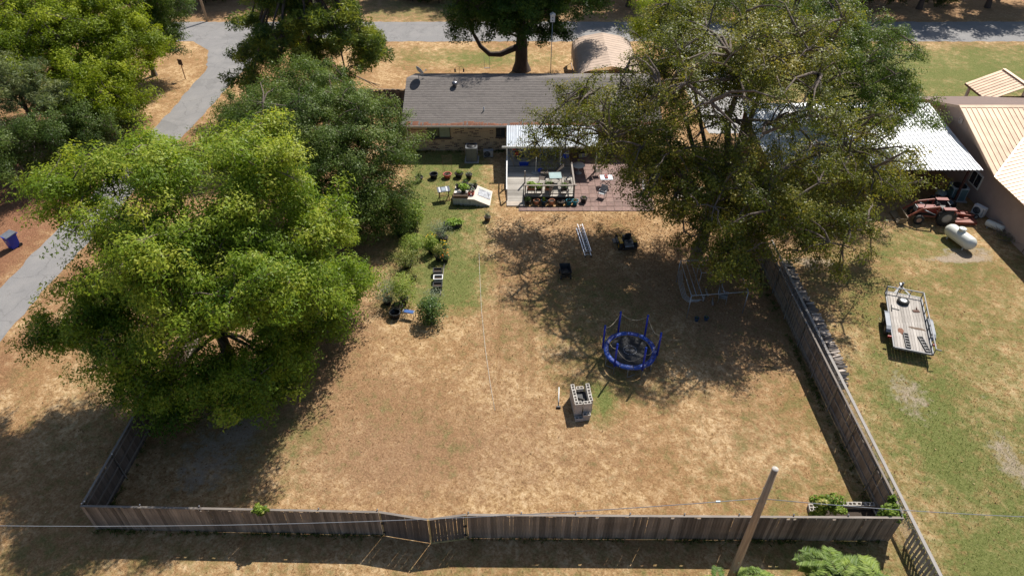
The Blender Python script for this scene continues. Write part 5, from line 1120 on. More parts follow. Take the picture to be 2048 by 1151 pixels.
def chair(name, label, loc, rz, fm, sm, group=None, lounge=False):
    t = thing(name, label, 'chair', loc, rz, group); w, d = .5, .48
    for s in (-1, 1):
        MB().tube([(s * w / 2, -d / 2, 0), (s * w / 2, -d / 2, .44)], .016, 6).build('leg', fm, t)
        MB().tube([(s * w / 2, d / 2, 0), (s * w / 2, d / 2, .44), (s * w / 2, d / 2 + .12, .95)], .016, 6).build('leg', fm, t)
        MB().tube([(s * w / 2, -d / 2, .44), (s * w / 2, -d / 2, .64), (s * w / 2, d / 2 + .05, .66)], .018, 6).build('armrest', fm, t)
    MB().slab([(-w / 2, -d / 2, .45), (w / 2, -d / 2, .45), (w / 2, d / 2, .43), (-w / 2, d / 2, .43)], .025).build('seat', sm, t)
    MB().slab([(-w / 2, d / 2 + .005, .5), (w / 2, d / 2 + .005, .5), (w / 2, d / 2 + .11, .95), (-w / 2, d / 2 + .11, .95)], .022).build('backrest', sm, t)
    return t
p_ = down(TL.lerp(TR, .72).lerp(BL.lerp(BR, .72), .62)); chair('metal_chair', 'old metal chair standing inside the pipe frame', p_, 1.2, M_STEEL, mat('faded chair sling', (.2, .2, .2), .8))
for k, (u, lab) in enumerate(((.25, 'small blue pot left of another at the front of the pipe frame'), (.42, 'blue pot to the right at the front of the pipe frame'))):
    p = BL.lerp(BR, u - .1); pot(lab, (p.x, p.y - .35, 0), .14, .24, mat('blue grey plastic', (.03, .08, .16), .4), (PLANT_D, .1, .12, 30, (.05, .03)), 70 + k)

# trampoline
tp = thing('trampoline', 'round trampoline with blue pad, blue foam posts and sagging net', 'trampoline', (6.67, 27.55, 0), 0); rT, hT = 1.46, .78
M_PAD = mat('blue vinyl pad', (0.006, 0.035, 0.26), 0.5, 0.3, 5, (0.02, 0.07, 0.26), 0.4)
M_FOAM = mat('deep blue foam sleeve', (0.010, 0.030, 0.38), 0.45, 0.2, 3)
MB().lathe([(0, 0), (rT - .3, 0), (rT - .3, -.012), (0, -.012)], 36, (0, 0, hT - .03)).build('jump_mat', mat('black jump mat', (.020, .020, .022), .7, .25, 3, (.05, .047, .045), .4), tp)
ring(MB(), (0, 0, hT - .04), rT, .028, 36, 6).build('frame_ring', M_STEEL, tp)
for i in range(12):
    a0, a1 = 2 * math.pi * i / 12 + .012, 2 * math.pi * (i + 1) / 12 - .012; mb = MB(); vs = []; kk = 4
    prof = [(rT - .25, -.02), (rT - .22, .015), (rT - .12, .025), (rT, .03), (rT + .04, -.01), (rT + .035, -.1)]
    for j in range(kk + 1):
        a = a0 + (a1 - a0) * j / kk
        for r_, z in prof: vs.append((r_ * math.cos(a), r_ * math.sin(a), hT + z))
    n_ = len(prof); mb.add(vs, [(j * n_ + q, (j + 1) * n_ + q, (j + 1) * n_ + q + 1, j * n_ + q + 1) for j in range(kk) for q in range(n_ - 1)], True)
    o = mb.build('pad_section', M_PAD, tp)
    if i in (1, 3, 6, 8, 9): o.data = o.data.copy(); o.data.materials[0] = mat('torn faded pad', (0.02, 0.075, 0.36), 0.5, 0.4, 7, (0.22, 0.19, 0.19), 0.6)
posts = []
for i in range(6):
    a = 2 * math.pi * i / 6 + R(49); x, y = (rT + .07) * math.cos(a), (rT + .07) * math.sin(a); posts.append((x, y))
    MB().tube([(x, y, 0), (x, y, 2.2)], .02, 6).build('post_tube', M_STEEL, tp)
    o = MB().tube([(x, y, .62), (x, y, 2.3)], .055, 8).build('foam_sleeve', M_FOAM, tp); MB().lathe([(.06, 0), (.062, .05), (0, .08)], 8, (x, y, 2.3)).build('post_cap', M_PAD, o)
    b = 2 * math.pi * (i + .5) / 6 + R(49)
    MB().tube([(rT * math.cos(b), rT * math.sin(b), hT - .05), (rT * math.cos(b), rT * math.sin(b), .03), ((rT - .25) * math.cos(b + .35), (rT - .25) * math.sin(b + .35), .03)], .022, 6).build('leg', M_STEEL, tp)
nt = MB(); cord = MB(); M_NET = mat('black net cord', (.02, .02, .022), .8)
tops = [2.25, 2.25, 2.2, 2.0, 1.9, 2.1]
for i in range(6):
    (x0, y0), (x1, y1) = posts[i], posts[(i + 1) % 6]; sag = (.5, .4, .6, .95, .75, .45)[i]; z0, z1 = tops[i], tops[(i + 1) % 6]
    zt = lambda t: z0 + (z1 - z0) * t - sag * 4 * t * (1 - t) * .8
    K = 12
    cord.tube([(x0 + (x1 - x0) * k / 8, y0 + (y1 - y0) * k / 8, max(hT + .15, zt(k / 8))) for k in range(9)], .012, 4, False)
    for k in range(K + 1):
        t = k / K; x, y = x0 + (x1 - x0) * t, y0 + (y1 - y0) * t; nt.tube([(x, y, hT), (x, y, max(hT + .12, zt(t)))], .004, 3, False)
    for q in range(1, 9):
        nt.tube([(x0 + (x1 - x0) * k / 6, y0 + (y1 - y0) * k / 6, hT + (max(hT + .12, zt(k / 6)) - hT) * q / 9) for k in range(7)], .004, 3, False)
tag(nt.build('net', M_NET, tp), kind='stuff'); cord.build('net_cord', mat('pale net cord', (.45, .38, .28), .8), tp)
# printed ring of marks on the mat
mk = MB()
for i in range(16):
    a = 2 * math.pi * i / 16; m3 = Matrix.Rotation(a, 3, 'Z'); mk.box((.36 * math.cos(a), .36 * math.sin(a), hT - .027), (.05, .11 if i % 2 else .07, .003), rot=m3)
for i in range(8):
    mk.box((-.26 + i * .075, .035 * math.sin(i * .9), hT - .027), (.022, .15, .003), rz=(-.35, .2, 0, .4, -.2, .35, 0, -.4)[i]); mk.box((-.26 + i * .075 + .02, .04 * math.cos(i * 2.0), hT - .0265), (.05, .022, .003))
mk.build('mat_print', mat('faint white print', (.20, .20, .21), .7), tp)

# cinder block pit
bp = Vector(gp(1150, 843)); cp = thing('block_pit', 'barbecue pit stacked from grey concrete blocks on the lawn', 'fire pit', bp, R(6))
M_BLK = mat('grey concrete block', (0.50, 0.46, 0.41), 0.92, 0.12, 5, (0.36, 0.32, 0.28), 0.5, rnd=.12, bump=.3, bscale=50)
def cblock():
    mb = MB(); L_, W_, H_, t_ = .395, .195, .195, .034
    for y in (-W_ / 2 + t_ / 2, W_ / 2 - t_ / 2): mb.box((0, y, 0), (L_, t_, H_))
    for x in (-L_ / 2 + t_ / 2, 0, L_ / 2 - t_ / 2): mb.box((x, 0, 0), (t_, W_ - 2 * t_ - .001, H_ - .002))
    return mb.mesh('block', M_BLK)
CB = cblock(); rg = random.Random(2)
def put(x, y, z, r_=0.0): link('block', CB, cp, (x, y, z), (0, 0, r_ + rg.uniform(-.02, .02)))
for c_ in range(5):
    z = .1 + c_ * .2; sh = .1 if c_ % 2 else 0
    for j in range(3):
        put(.1 + rg.uniform(-.006, .006), .72 + j * .4, z, R(90)); put(.88 + rg.uniform(-.006, .006) + .01 * j, .70 + j * .4, z, R(90))
    put(.20, .40, z); put(.66, .40, z)
put(.5, 1.75, .1); put(.5, 1.75, .3); put(.5, 1.62, .7)
put(.2, .1, .1); put(.58, .12, .1); put(.62, .14, .3)
mb = MB(); mb.box((.49, 1.05, .55), (.56, 1.0, .02)).build('grate', M_IRON, cp)
for i in range(9): MB().box((.24 + i * .062, 1.05, .575), (.012, 1.0, .012)).build('grate_bar', M_IRON, cp)
for i, (x, y, z, r_) in enumerate(((.35, .75, .62, .9), (.42, 1.0, .62, -.5), (.6, .8, .63, 1.4), (.55, .7, .66, .3))):
    MB().tube([(-.16, 0, 0), (.16, .02, 0)], .04, 6).xf(Matrix.Translation((x, y, z)) @ Matrix.Rotation(r_, 4, 'Z')).build('charred_wood', mat('charred wood', (.06, .055, .05), .9, .5, 9, (.35, .3, .25), .5), cp)
# splitting maul
ma, mc = Vector(gp(1118, 774, .03)), Vector(gp(1117, 814, .03))
ml = thing('splitting_maul', 'maul with white handle and black head lying on the lawn', 'tool', (mc.x, mc.y, 0))
MB().tube([ma, ma.lerp(mc, .75)], .03, 6).build('handle', mat('white fibreglass', (.78, .76, .72), .5, .08, 4), ml, world=True)
MB().tube([ma.lerp(mc, .75), mc], .028, 6).build('handle_collar', M_IRON, ml, world=True)
MB().box((mc.x, mc.y, .06), (.24, .1, .1), taper=.9).build('head', M_IRON, ml, world=True)

# firewood stack along the chain link fence
fw = thing('firewood_stack', 'long stack of split grey firewood along the chain link fence', 'firewood', (18.14, 30.5, 0))
M_LOG = wood_mat('grey split firewood', (0.46, 0.40, 0.345), (0.17, 0.14, 0.12), 0.45, 'X')
LG = []
for k in range(5):
    rg = random.Random(k); n_ = rg.choice((3, 4, 5)); pts = [(.075 * math.cos(2 * math.pi * i / n_ + k) * rg.uniform(.8, 1.15), .07 * math.sin(2 * math.pi * i / n_ + k) * rg.uniform(.8, 1.15)) for i in range(n_)]
    vs = [(-.24, y, z) for y, z in pts] + [(.24, y * .95, z * 1.05) for y, z in pts]
    LG.append(MB().add(vs, [tuple(range(n_)), tuple(reversed(range(n_, 2 * n_)))] + [(i, n_ + i, n_ + (i + 1) % n_, (i + 1) % n_) for i in range(n_)]).mesh('log', M_LOG))
rg = random.Random(6); cnt = 0
for row in range(6):
    y = 25.3 + rg.uniform(0, .2) + row * .12
    while y < 36.5 - row * .15 and cnt < 299:
        hmax = 5.2 - 2.6 * max(0.0, (26.2 - y)) - (1.5 if 33 < y < 34 else 0)
        if row < hmax and not (row in (0, 1) and rg.random() < .5):
            link('log', LG[rg.randrange(5)], fw, (-.02 + rg.uniform(-.06, .06), y - 30.5, .09 + row * .145 + rg.uniform(-.02, .02)), (rg.uniform(0, 6), rg.uniform(-.12, .12), rg.uniform(-.18, .18) + (0 if row < 4 else rg.uniform(-.4, .4))), (rg.uniform(1.0, 1.3), 1.15, 1.15)); cnt += 1
        y += rg.uniform(.13, .19)
MB().box((-.02, .5, .3), (.30, 10.2, .5)).build('stack_core', M_LOG, fw)
# ================================================================== utility trailer (local: +y towards the hitch)
BLt, FLt, BRt = G(1787, 697, .6), G(1769, 579, .6), G(1869, 713, .6)
hd = math.atan2(-(FLt - BLt).x, (FLt - BLt).y); mid = (FLt + BRt) / 2
tl = thing('utility_trailer', 'open utility trailer with plank floor and pipe rails', 'trailer', (mid.x, mid.y, 0), hd)
TWd, TLn = 2.05, 5.2; hw, hl = TWd / 2, TLn / 2
M_TPL = wood_mat('bleached trailer plank', (0.54, 0.50, 0.455), (0.27, 0.235, 0.205), 0.2, 'Y')
M_TFR = mat('worn grey frame paint', (0.16, 0.165, 0.175), 0.5, 0.25, 5, (0.3, 0.27, 0.24), 0.4)
npk = 12; pw = (TWd - .1) / npk; pm = MB().box((0, 0, 0), (pw - .012, TLn - .1, .04)).mesh('floor_plank', M_TPL)
for i in range(npk): link('floor_plank', pm, tl, (-hw + .05 + (i + .5) * pw, 0, .60 + random.uniform(-.003, .003)))
for x in (-hw, hw): MB().box((x, 0, .57), (.07, TLn, .12)).build('side_beam', M_TFR, tl)
for y in (-hl, hl): MB().box((0, y, .57), (TWd - .08, .07, .115)).build('end_beam', M_TFR, tl)
for y in (-1.5, -.5, .5, 1.5): MB().box((0, y, .5), (TWd - .1, .06, .08)).build('cross_member', M_TFR, tl)
rz_ = 1.02
MB().bar((hw, -hl, rz_), (hw, hl, rz_), .055).build('side_rail', M_TFR, tl); MB().bar((-hw, hl - .02, rz_), (hw, hl - .02, rz_), .055).build('front_rail', M_TFR, tl)
MB().bar((-hw, hl, rz_), (-hw, hl - .5, .63), .05).build('corner_brace', M_TFR, tl)
MB().bar((hw, hl - .02, .62), (hw, hl - .02, rz_), .05).bar((-hw, hl - .02, .62), (-hw, hl - .02, rz_), .05).build('corner_post', M_TFR, tl)
for y in (-hl + .02, -1.9, -1.2, -.4, .4, 1.1, 1.8): MB().bar((hw, y, .62), (hw, y, rz_), .04).build('rail_stay', M_TFR, tl)
for x in (-.35, .35): MB().bar((x, hl - .02, .62), (x, hl - .02, rz_), .04).build('rail_stay', M_TFR, tl)
MB().bar((hw + .02, -hl, rz_), (hw + .30, -hl + .05, .95), .05).build('rail_hook', M_TFR, tl)
for s in (-1, 1):
    for dy in (-.42, .42): wheel(tl, (s * (hw + .16), -.35 + dy, .34), .34, .2, M_TYRE, M_GRIM)
    xs = (s * (hw + .045), s * (hw + .30)); x0, x1 = min(xs), max(xs); pr = [(-1.32, .56), (-1.2, .70), (-.95, .775), (.25, .775), (.5, .70), (.62, .56)]
    vs = [(x0, y, z) for y, z in pr] + [(x1, y, z) for y, z in pr]; n_ = len(pr)
    mb = MB().add(vs, [((i + 1), i, n_ + i, n_ + i + 1) if s > 0 else (i, i + 1, n_ + i + 1, n_ + i) for i in range(n_ - 1)])
    mb.add([(s * (hw + .045), y, z) for y, z in pr], [tuple(range(n_))])
    mb.build('fender', mat('grey fender metal', (.15, .165, .19), .5, .2, 4, (.10, .10, .10), .4, metal=.1), tl)
    MB().box((s * (hw + .16), -1.75, .6), (.2, .06, .12)).build('tail_light', mat('red lamp', (.4, .02, .02), .3), tl)
MB().bar((-.55, hl, .5), (0, hl + 1.05, .5), .07).bar((.55, hl, .5), (0, hl + 1.05, .5), .07).build('drawbar', M_TFR, tl)
MB().box((0, hl + 1.12, .53), (.14, .26, .12)).lathe([(.05, 0), (.05, .35), (.08, .36), (.08, .4), (0, .42)], 8, (0, hl + .85, .5)).build('coupler', mat('pale hitch steel', (.22, .23, .25), .5, .2, 6, metal=.3), tl)
MB().tube([(.05, hl + .85, 0), (.05, hl + .85, .9)], .03, 6).build('jack', M_TFR, tl)
MB().box((-.28, hl + .35, .56), (.1, .7, .03), rz=-.5).box((.28, hl + .35, .56), (.1, .7, .03), rz=.5).build('hitch_plate', M_TFR, tl)
def on_tr(x, y, z): return tuple(Matrix.Translation((mid.x, mid.y, 0)) @ Matrix.Rotation(hd, 4, 'Z') @ Vector((x, y, z)))
spw = thing('spare_wheel', 'spare tyre with white rim lying on the trailer floor', 'wheel', on_tr(-.12, 1.75, .62), hd)
MB().lathe([(.19, 0), (.30, 0), (.35, .05), (.35, .15), (.30, .2), (.2, .2), (.19, .16)], 22).build('tyre', M_TYRE, spw)
MB().lathe([(.195, .03), (.195, .185), (.17, .19), (.14, .12), (.06, .11), (.05, .14), (0, .14)], 20).build('rim', M_WRIM, spw)
for k, (x, y, r_, lab) in enumerate(((-.28, -1.85, .03, 'left black loading ramp lying on the trailer floor'), (.62, -1.9, .24, 'right black loading ramp angled on the trailer floor'))):
    rp_ = thing('loading_ramp', lab, 'ramp', on_tr(x, y, .622), hd + r_, 'loading ramps on the trailer')
    for s in (-1, 1): MB().box((s * .12, 0, .04), (.035, 1.25, .07)).build('ramp_rail', M_IRON, rp_)
    for i in range(6): MB().box((0, -.6 + i * .24, .045), (.205, .07, .05)).build('rung', M_IRON, rp_)
ob_ = thing('steel_bracket', 'rusty steel bracket lying near the spare tyre on the trailer', 'hardware', on_tr(.55, 1.1, .622), hd + .3)
MB().box((0, 0, .02), (.38, .2, .03)).build('plate', mat('rusty steel', (.11, .06, .045), .9, .4, 8), ob_); MB().tube([(.1, .1, .03), (.15, .32, .05)], .03, 6).build('arm', MATS['rusty steel'], ob_)
ob2 = thing('chain_binder', 'dark chain binder on the left side of the trailer floor', 'hardware', on_tr(-.7, .95, .622), hd)
MB().tube([(-.15, -.3, .03), (-.12, .3, .03)], .025, 6).build('bar', M_IRON, ob2); MB().tube([(-.14, 0, .03), (.3, -.06, .03)], .02, 6).build('handle', M_IRON, ob2)
# stains on the planks: shallow dried mud, left of the ramps and across the middle
for (x, y, rx, ry, m_, sd) in ((-.5, -1.05, .2, .3, mat('dried red mud', (.20, .095, .06), .95, .3, 8), 3), (.45, -.55, .5, .13, mat('dried brown mud', (.15, .105, .075), .95, .35, 8), 4)):
    rg = random.Random(sd); n_ = 18; MB().add([(0, 0, .012)] + [(rx * math.cos(2 * math.pi * i / n_) * rg.uniform(.6, 1.15), ry * math.sin(2 * math.pi * i / n_) * rg.uniform(.6, 1.15), 0) for i in range(n_)], [(0, 1 + i, 1 + (i + 1) % n_) for i in range(n_)]).build('mud_patch', m_, tl, loc=(x, y, .6255))

# ================================================================== propane tank
ta, tb_ = Vector(gp(1903, 462, .55)), Vector(gp(1938, 487, .55)); tm = (ta + tb_) / 2
pt = thing('propane_tank', 'white propane tank with domed lid on the grass', 'tank', (tm.x, tm.y, 0), math.atan2((tb_ - ta).y, (tb_ - ta).x) )
M_TANK = mat('white tank paint', (0.66, 0.66, 0.60), 0.45, 0.06, 1.5, (0.5, 0.47, 0.4), 0.3)
rr, hl_ = .47, .85
prof = [(0, -hl_ - .38), (.2, -hl_ - .34), (.36, -hl_ - .22), (rr - .03, -hl_ - .08), (rr, -hl_), (rr, hl_), (rr - .03, hl_ + .08), (.36, hl_ + .22), (.2, hl_ + .34), (0, hl_ + .38)]
MB().lathe(prof, 24).xf(Matrix.Translation((0, 0, .60)) @ Matrix.Rotation(R(90), 4, 'Y')).build('vessel', M_TANK, pt)
dm = MB().lathe([(.2, -.1), (.22, .12), (.26, .13), (.26, .16), (.2, .2), (0, .22)], 18, (-.1, 0, 1.06)).build('valve_dome', M_TANK, pt)
MB().lathe([(.03, 0), (.03, .03), (0, .03)], 8, (-.1, 0, 1.275)).build('lid_knob', M_GREYP, dm)
for x in (-.7, .7):
    for y in (-.25, .25): MB().box((x, y, .1), (.08, .06, .22)).build('foot', M_TANK, pt)

# ================================================================== tractor with loader and mower (local +x forward)
tc = Vector(gp(1862, 446)); tk = thing('red_tractor', 'old red tractor with front loader parked beside the carport', 'tractor', (tc.x, tc.y + .45, 0), R(180 - 4))
M_RED = mat('faded red paint', (0.20, 0.030, 0.020), 0.5, 0.2, 4, (0.14, 0.07, 0.05), 0.5); M_RED2 = mat('rust red paint', (0.24, 0.065, 0.04), 0.6, 0.2, 3, (0.25, 0.13, 0.09), 0.5)
MB().box((.5, 0, .95), (1.45, .5, .42), taper=.9).build('hood', M_RED, tk); MB().box((1.24, 0, .9), (.05, .46, .5)).build('grille', M_GREYP, tk)
MB().box((.35, 0, .6), (1.9, .34, .34)).build('chassis', M_IRON, tk); MB().box((-.75, 0, .68), (.6, .42, .42)).build('gearbox', M_RED, tk)
for s in (-1, 1):
    wheel(tk, (-.75, s * .68, .66), .66, .34, M_TYRE, M_GRIM, 'Y', 16, 'rear_wheel'); wheel(tk, (1.05, s * .62, .36), .36, .2, M_TYRE, mat('tan red rim', (.42, .25, .18), .6), 'Y', 0, 'front_wheel')
    MB().box((-.75, s * .68, 1.38), (.85, .36, .05)).box((-1.1, s * .68, 1.2), (.05, .36, .34), ).build('rear_fender', M_RED, tk)
    MB().bar((-.1, s * .52, .55), (-.1, s * .52, 1.45), .09).build('loader_upright', M_RED2, tk)
    MB().bar((-.1, s * .52, 1.42), (1.0, s * .52, 1.22), .085, .13).bar((1.0, s * .52, 1.22), (1.95, s * .52, .42), .085, .13).build('loader_arm', M_RED2, tk)
    MB().tube([(-.05, s * .52, .75), (.85, s * .52, 1.12)], .035, 6).build('lift_cylinder', M_STEEL, tk); MB().bar((-.1, s * .52, .6), (.9, s * .46, .62), .07).build('loader_brace', M_RED2, tk)
bk = [(1.95, .12), (2.5, .05), (2.52, .1), (2.05, .2), (1.98, .62), (1.9, .62)]
MB().add([(x, -.8, z) for x, z in bk] + [(x, .8, z) for x, z in bk], [(0, 1, 2, 3, 4, 5), (11, 10, 9, 8, 7, 6)] + [((i + 1) % 6, i, 6 + i, 6 + (i + 1) % 6) for i in range(6)]).box((2.2, -.79, .3), (.5, .03, .4)).box((2.2, .79, .3), (.5, .03, .4)).build('bucket', mat('yellowed steel bucket', (.25, .18, .10), .6, .3, 5), tk)
MB().box((-.7, 0, 1.08), (.42, .46, .08)).box((-.92, 0, 1.28), (.06, .46, .34)).build('seat', M_BLACKP, tk)
MB().lathe([(.19, 0), (.21, .015), (.19, .03), (.17, .015)], 18, closed=True).xf(Matrix.Translation((-.2, 0, 1.42)) @ Matrix.Rotation(R(-30), 4, 'Y')).tube([(.1, 0, 1.1), (-.2, 0, 1.42)], .02, 6).build('steering_wheel', M_IRON, tk)
MB().tube([(.7, .1, 1.15), (.7, .1, 1.75)], .03, 6).build('exhaust_pipe', M_IRON, tk)
hg = thing('rotary_mower', 'flat rusty red rotary cutter hitched behind the tractor', 'implement', (tc.x + 2.35, tc.y + .5, 0), R(-4))
MB().prism([(-.75, -.8), (.8, -.8), (.8, .8), (-.75, .8)], .22, .28).build('deck', M_RED2, hg)
MB().box((0, -.81, .17), (1.5, .03, .22)).box((0, .81, .17), (1.5, .03, .22)).box((.81, 0, .17), (.03, 1.55, .22)).build('skirt', M_RED2, hg)
MB().bar((-.9, -.35, .75), (.7, -.15, .42), .07).bar((-.9, .35, .75), (.7, .15, .42), .07).bar((-.75, 0, .38), (.85, 0, .38), .09).bar((-.85, -.5, .4), (-.85, .5, .4), .07).bar((-.85, -.35, .3), (-.9, -.35, .8), .06).bar((-.85, .35, .3), (-.9, .35, .8), .06).build('hitch_frame', M_RED2, hg)
MB().box((0, 0, .42), (.3, .26, .26)).tube([(-.1, 0, .5), (-1.0, 0, .6)], .05, 6).build('gearbox', M_RED, hg)
wheel(hg, (1.1, .1, .2), .2, .12, M_TYRE, M_GRIM, 'Y', name='tail_wheel'); MB().bar((.7, .1, .4), (1.1, .2, .22), .06).build('tail_arm', M_RED2, hg)
def bag(label, px, py, r, m, seed, sq=(1, 1, .8), z=0.0, cat='bag', name='plastic_bag'):
    t = thing(name, label, cat, (*gp(px, py)[:2], z), seed, 'bags beside the tractor'); v, f = ico(r, (0, 0, r * sq[2] * .9), 3, .12, seed, sq)
    MB().add(v, f, True).build('sack', m, t); MB().tube([(0, 0, r * sq[2] * 1.75), (.03, .02, r * sq[2] * 1.75 + .12)], [.06, .1], 6).build('knot', m, t)
M_BAG = mat('black bin bag', (.02, .02, .022), .22, .3, 4, spec=.7); M_BAG2 = mat('clear grey sheeting', (.16, .18, .23), .3, .35, 4, (.4, .42, .48), .5, spec=.7)
bag('black rubbish bag at the left behind the tractor', 1868, 408, .5, M_BAG, 1); bag('shiny black rubbish bag right of the other one', 1892, 412, .5, M_BAG, 2, (1.2, .9, .8))
bag('grey plastic covered bundle by the tractor seat', 1882, 430, .5, M_BAG2, 3, (.9, .8, 1.1)); bag('pale green folded tarp behind the bags', 1880, 392, .5, mat('pale tarp', (.36, .40, .36), .6, .2, 3), 4, (1.1, .8, .5))

def cabinet(name, label, loc, rz, w, d, h, m, top, cat='air conditioner'):
    t = thing(name, label, cat, loc, rz); c = .08
    poly = [(-w / 2 + c, -d / 2), (w / 2 - c, -d / 2), (w / 2, -d / 2 + c), (w / 2, d / 2 - c), (w / 2 - c, d / 2), (-w / 2 + c, d / 2), (-w / 2, d / 2 - c), (-w / 2, -d / 2 + c)]
    MB().prism(poly, .08, h - .05).build('cabinet', m, t); MB().prism([(x * 1.03, y * 1.03) for x, y in poly], h - .05, h).build('top_cover', top, t)
    MB().prism([(-w * .62, -d * .62), (w * .62, -d * .62), (w * .62, d * .62), (-w * .62, d * .62)], .002, .08).build('pad', M_CONC, t)
    fr = w * .42; MB().lathe([(0, 0), (fr, 0), (fr, .012), (0, .012)], 20, (0, 0, h + .002)).build('fan_opening', M_BLACKP, t)
    g_ = MB()
    for k in range(1, 5): ring(g_, (0, 0, h + .022), fr * k / 4, .008, 20, 4)
    for k in range(8):
        a = math.pi * k / 4; g_.tube([(0, 0, h + .024), (fr * math.cos(a), fr * math.sin(a), h + .024)], .007, 4, False)
    g_.build('fan_guard', M_IRON, t)
    for k in range(9):
        z = .16 + k * (h - .3) / 8; link('louvre', MB().prism([(x * 1.012, y * 1.012) for x, y in poly], z, z + .035).mesh('louvre', m), t)
    for x, y in ((-w / 2 + c, -d / 2 - .008), (w / 2 - c, -d / 2 - .008), (0, -d / 2 - .008)): MB().box((x, y, h / 2), (.03, .02, h - .14)).build('guard_bar', top, t)
    return t
cabinet('air_conditioner', 'round cornered grey air conditioner against the brick wall', gp(944, 320), 0, .95, .95, 1.32, mat('grey unit paint', (.13, .135, .14), .5, .15, 4), mat('light grey cover', (.11, .115, .12), .5, .1, 4))
cabinet('air_conditioner', 'blue green air conditioner under the white carport edge', gp(1908, 396), R(-8), 1.15, 1.0, 1.1, mat('blue green unit paint', (.09, .15, .16), .5, .15, 4), mat('pale unit cover', (.42, .46, .46), .45, .1, 4))
def minisplit(name, label, loc, rz, w=.85, d=.36, h=.72, m=M_WHITE):
    t = thing(name, label, 'air conditioner', loc, rz)
    MB().box((0, 0, h / 2 + .06), (w, d, h)).build('case', m, t); MB().box((w / 2 - .08, -d / 2 - .006, h / 2 + .06), (.1, .012, h * .8)).build('side_panel', M_GREYP, t)
    f = MB(); ring(f, (0, 0, 0), .27, .015, 20, 4); ring(f, (0, 0, 0), .16, .01, 20, 4); ring(f, (0, 0, 0), .07, .01, 20, 4)
    f.xf(Matrix.Translation((-.1, -d / 2 - .01, h / 2 + .06)) @ Matrix.Rotation(R(90), 4, 'X')).build('fan_grille', M_GREYP, t)
    MB().lathe([(0, 0), (.26, 0), (.26, .006), (0, .006)], 20).xf(Matrix.Translation((-.1, -d / 2 - .0, h / 2 + .06)) @ Matrix.Rotation(R(90), 4, 'X')).build('fan_opening', M_BLACKP, t)
    for x in (-.3, .3): MB().box((x, 0, .03), (.08, d + .1, .06)).build('foot', M_BLACKP, t)
minisplit('split_air_conditioner', 'white split air conditioner unit beside the pink wall', gp(1954, 430), R(-62))
t_ = minisplit('split_air_conditioner', 'pale grey condenser box low against the brick wall', gp(977, 313), 0, .8, .4, .55, M_GREYP)
wb = thing('water_tank', 'long white plastic tank beside the pink wall', 'tank', gp(1986, 458), R(-52))
MB().lathe([(0, -.62), (.2, -.6), (.25, -.5), (.25, .5), (.2, .6), (0, .62)], 14).xf(Matrix.Translation((0, 0, .3)) @ Matrix.Rotation(R(90), 4, 'Y')).build('vessel', M_TANK, wb)
for x in (-.35, .35): MB().box((x, 0, .06), (.08, .5, .12)).build('cradle', M_GREYP, wb)
MB().tube([(-.6, .3, .1), (-.6, .32, .55), (.8, .32, .55), (.8, .3, .1)], .025, 6).build('rail', M_STEEL, wb)
br_ = thing('brush_pile', 'heap of dry grey branches against the pink wall', 'brush', gp(2012, 478), 0)
mb = MB(); rg = random.Random(12)
for i in range(70):
    a = rg.uniform(0, 6.28); p0 = Vector((rg.uniform(-.7, .7), rg.uniform(-.7, .7), rg.uniform(.02, .3))); d = Vector((math.cos(a), math.sin(a), rg.uniform(-.1, .5))) * rg.uniform(.4, .9)
    mb.tube([p0, p0 + d * .5 + Vector((0, 0, .06)), p0 + d], [.02, .014, .006], 4, False)
mb.build('branches', mat('dry grey twig', (.19, .15, .12), .9, .3, 9), br_)
foliage(br_, (0, -.1, .2), (.8, .7, .25), 300, PLANT_Y, (.08, .05), 88, name='dead_leaves', stems=0, tint0=.2)

# ================================================================== utility pole and wire, rear corner plants
up = thing('utility_pole', 'tall round wooden utility pole in front of the bottom fence', 'pole', (8.95, 14.0, 0))
M_POLE = mat('weathered pole wood', (0.37, 0.27, 0.18), 0.85, 0.35, 4.0, (0.20, 0.14, 0.09), 0.6, stretch=(3, 3, .2), bump=.4, bscale=20)
MB().tube([(0, 0, -.2), (0, 0, 2), (0, 0, 5), (0, 0, 8.5)], [.175, .165, .14, .115], 14).build('shaft', M_POLE, up)
MB().lathe([(0, .008), (.112, .004), (.112, -.01)], 14, (0, 0, 8.5)).build('cut_top', mat('bleached end grain', (.46, .41, .36), .9, .25, 12), up)
MB().tube([(0, .0, 6.45), (0, .22, 6.45)], .02, 6).lathe([(.03, 0), (.05, .05), (.03, .1)], 8, (0, .2, 6.4)).build('insulator_bolt', M_STEEL, up)
MB().tube([(.02, -.135, 0), (.02, -.13, 3), (.015, -.118, 6.3)], .008, 4).build('ground_wire', M_GREYP, up)
MB().box((-.05, -.158, 1.9), (.09, .006, .14)).box((-.03, -.153, 2.6), (.06, .006, .06)).build('number_tag', M_ALU, up)
for z_ in (5.2, 6.45, 7.4): MB().tube([(-.17, 0, z_), (.17, 0, z_)], .014, 6).build('bolt', M_STEEL, up)
uw = thing('overhead_wire', 'thin grey overhead wire crossing along the bottom of the picture', 'wire', (8.95, 14.2, 0)); M_WIRE = mat('grey wire', (.17, .18, .2), .6, .1, 3)
def span(a, b, sag, n_=20): return [Vector(a).lerp(Vector(b), i / n_) - Vector((0, 0, sag * 4 * (i / n_) * (1 - i / n_))) for i in range(n_ + 1)]
MB().tube(span((-40, 14.2, 6.3), (8.95, 14.2, 6.45), 1.75), .014, 5).tube(span((8.95, 14.2, 6.45), (52, 14.2, 7.2), 1.9), .014, 5).build('cable', M_WIRE, uw, world=True)
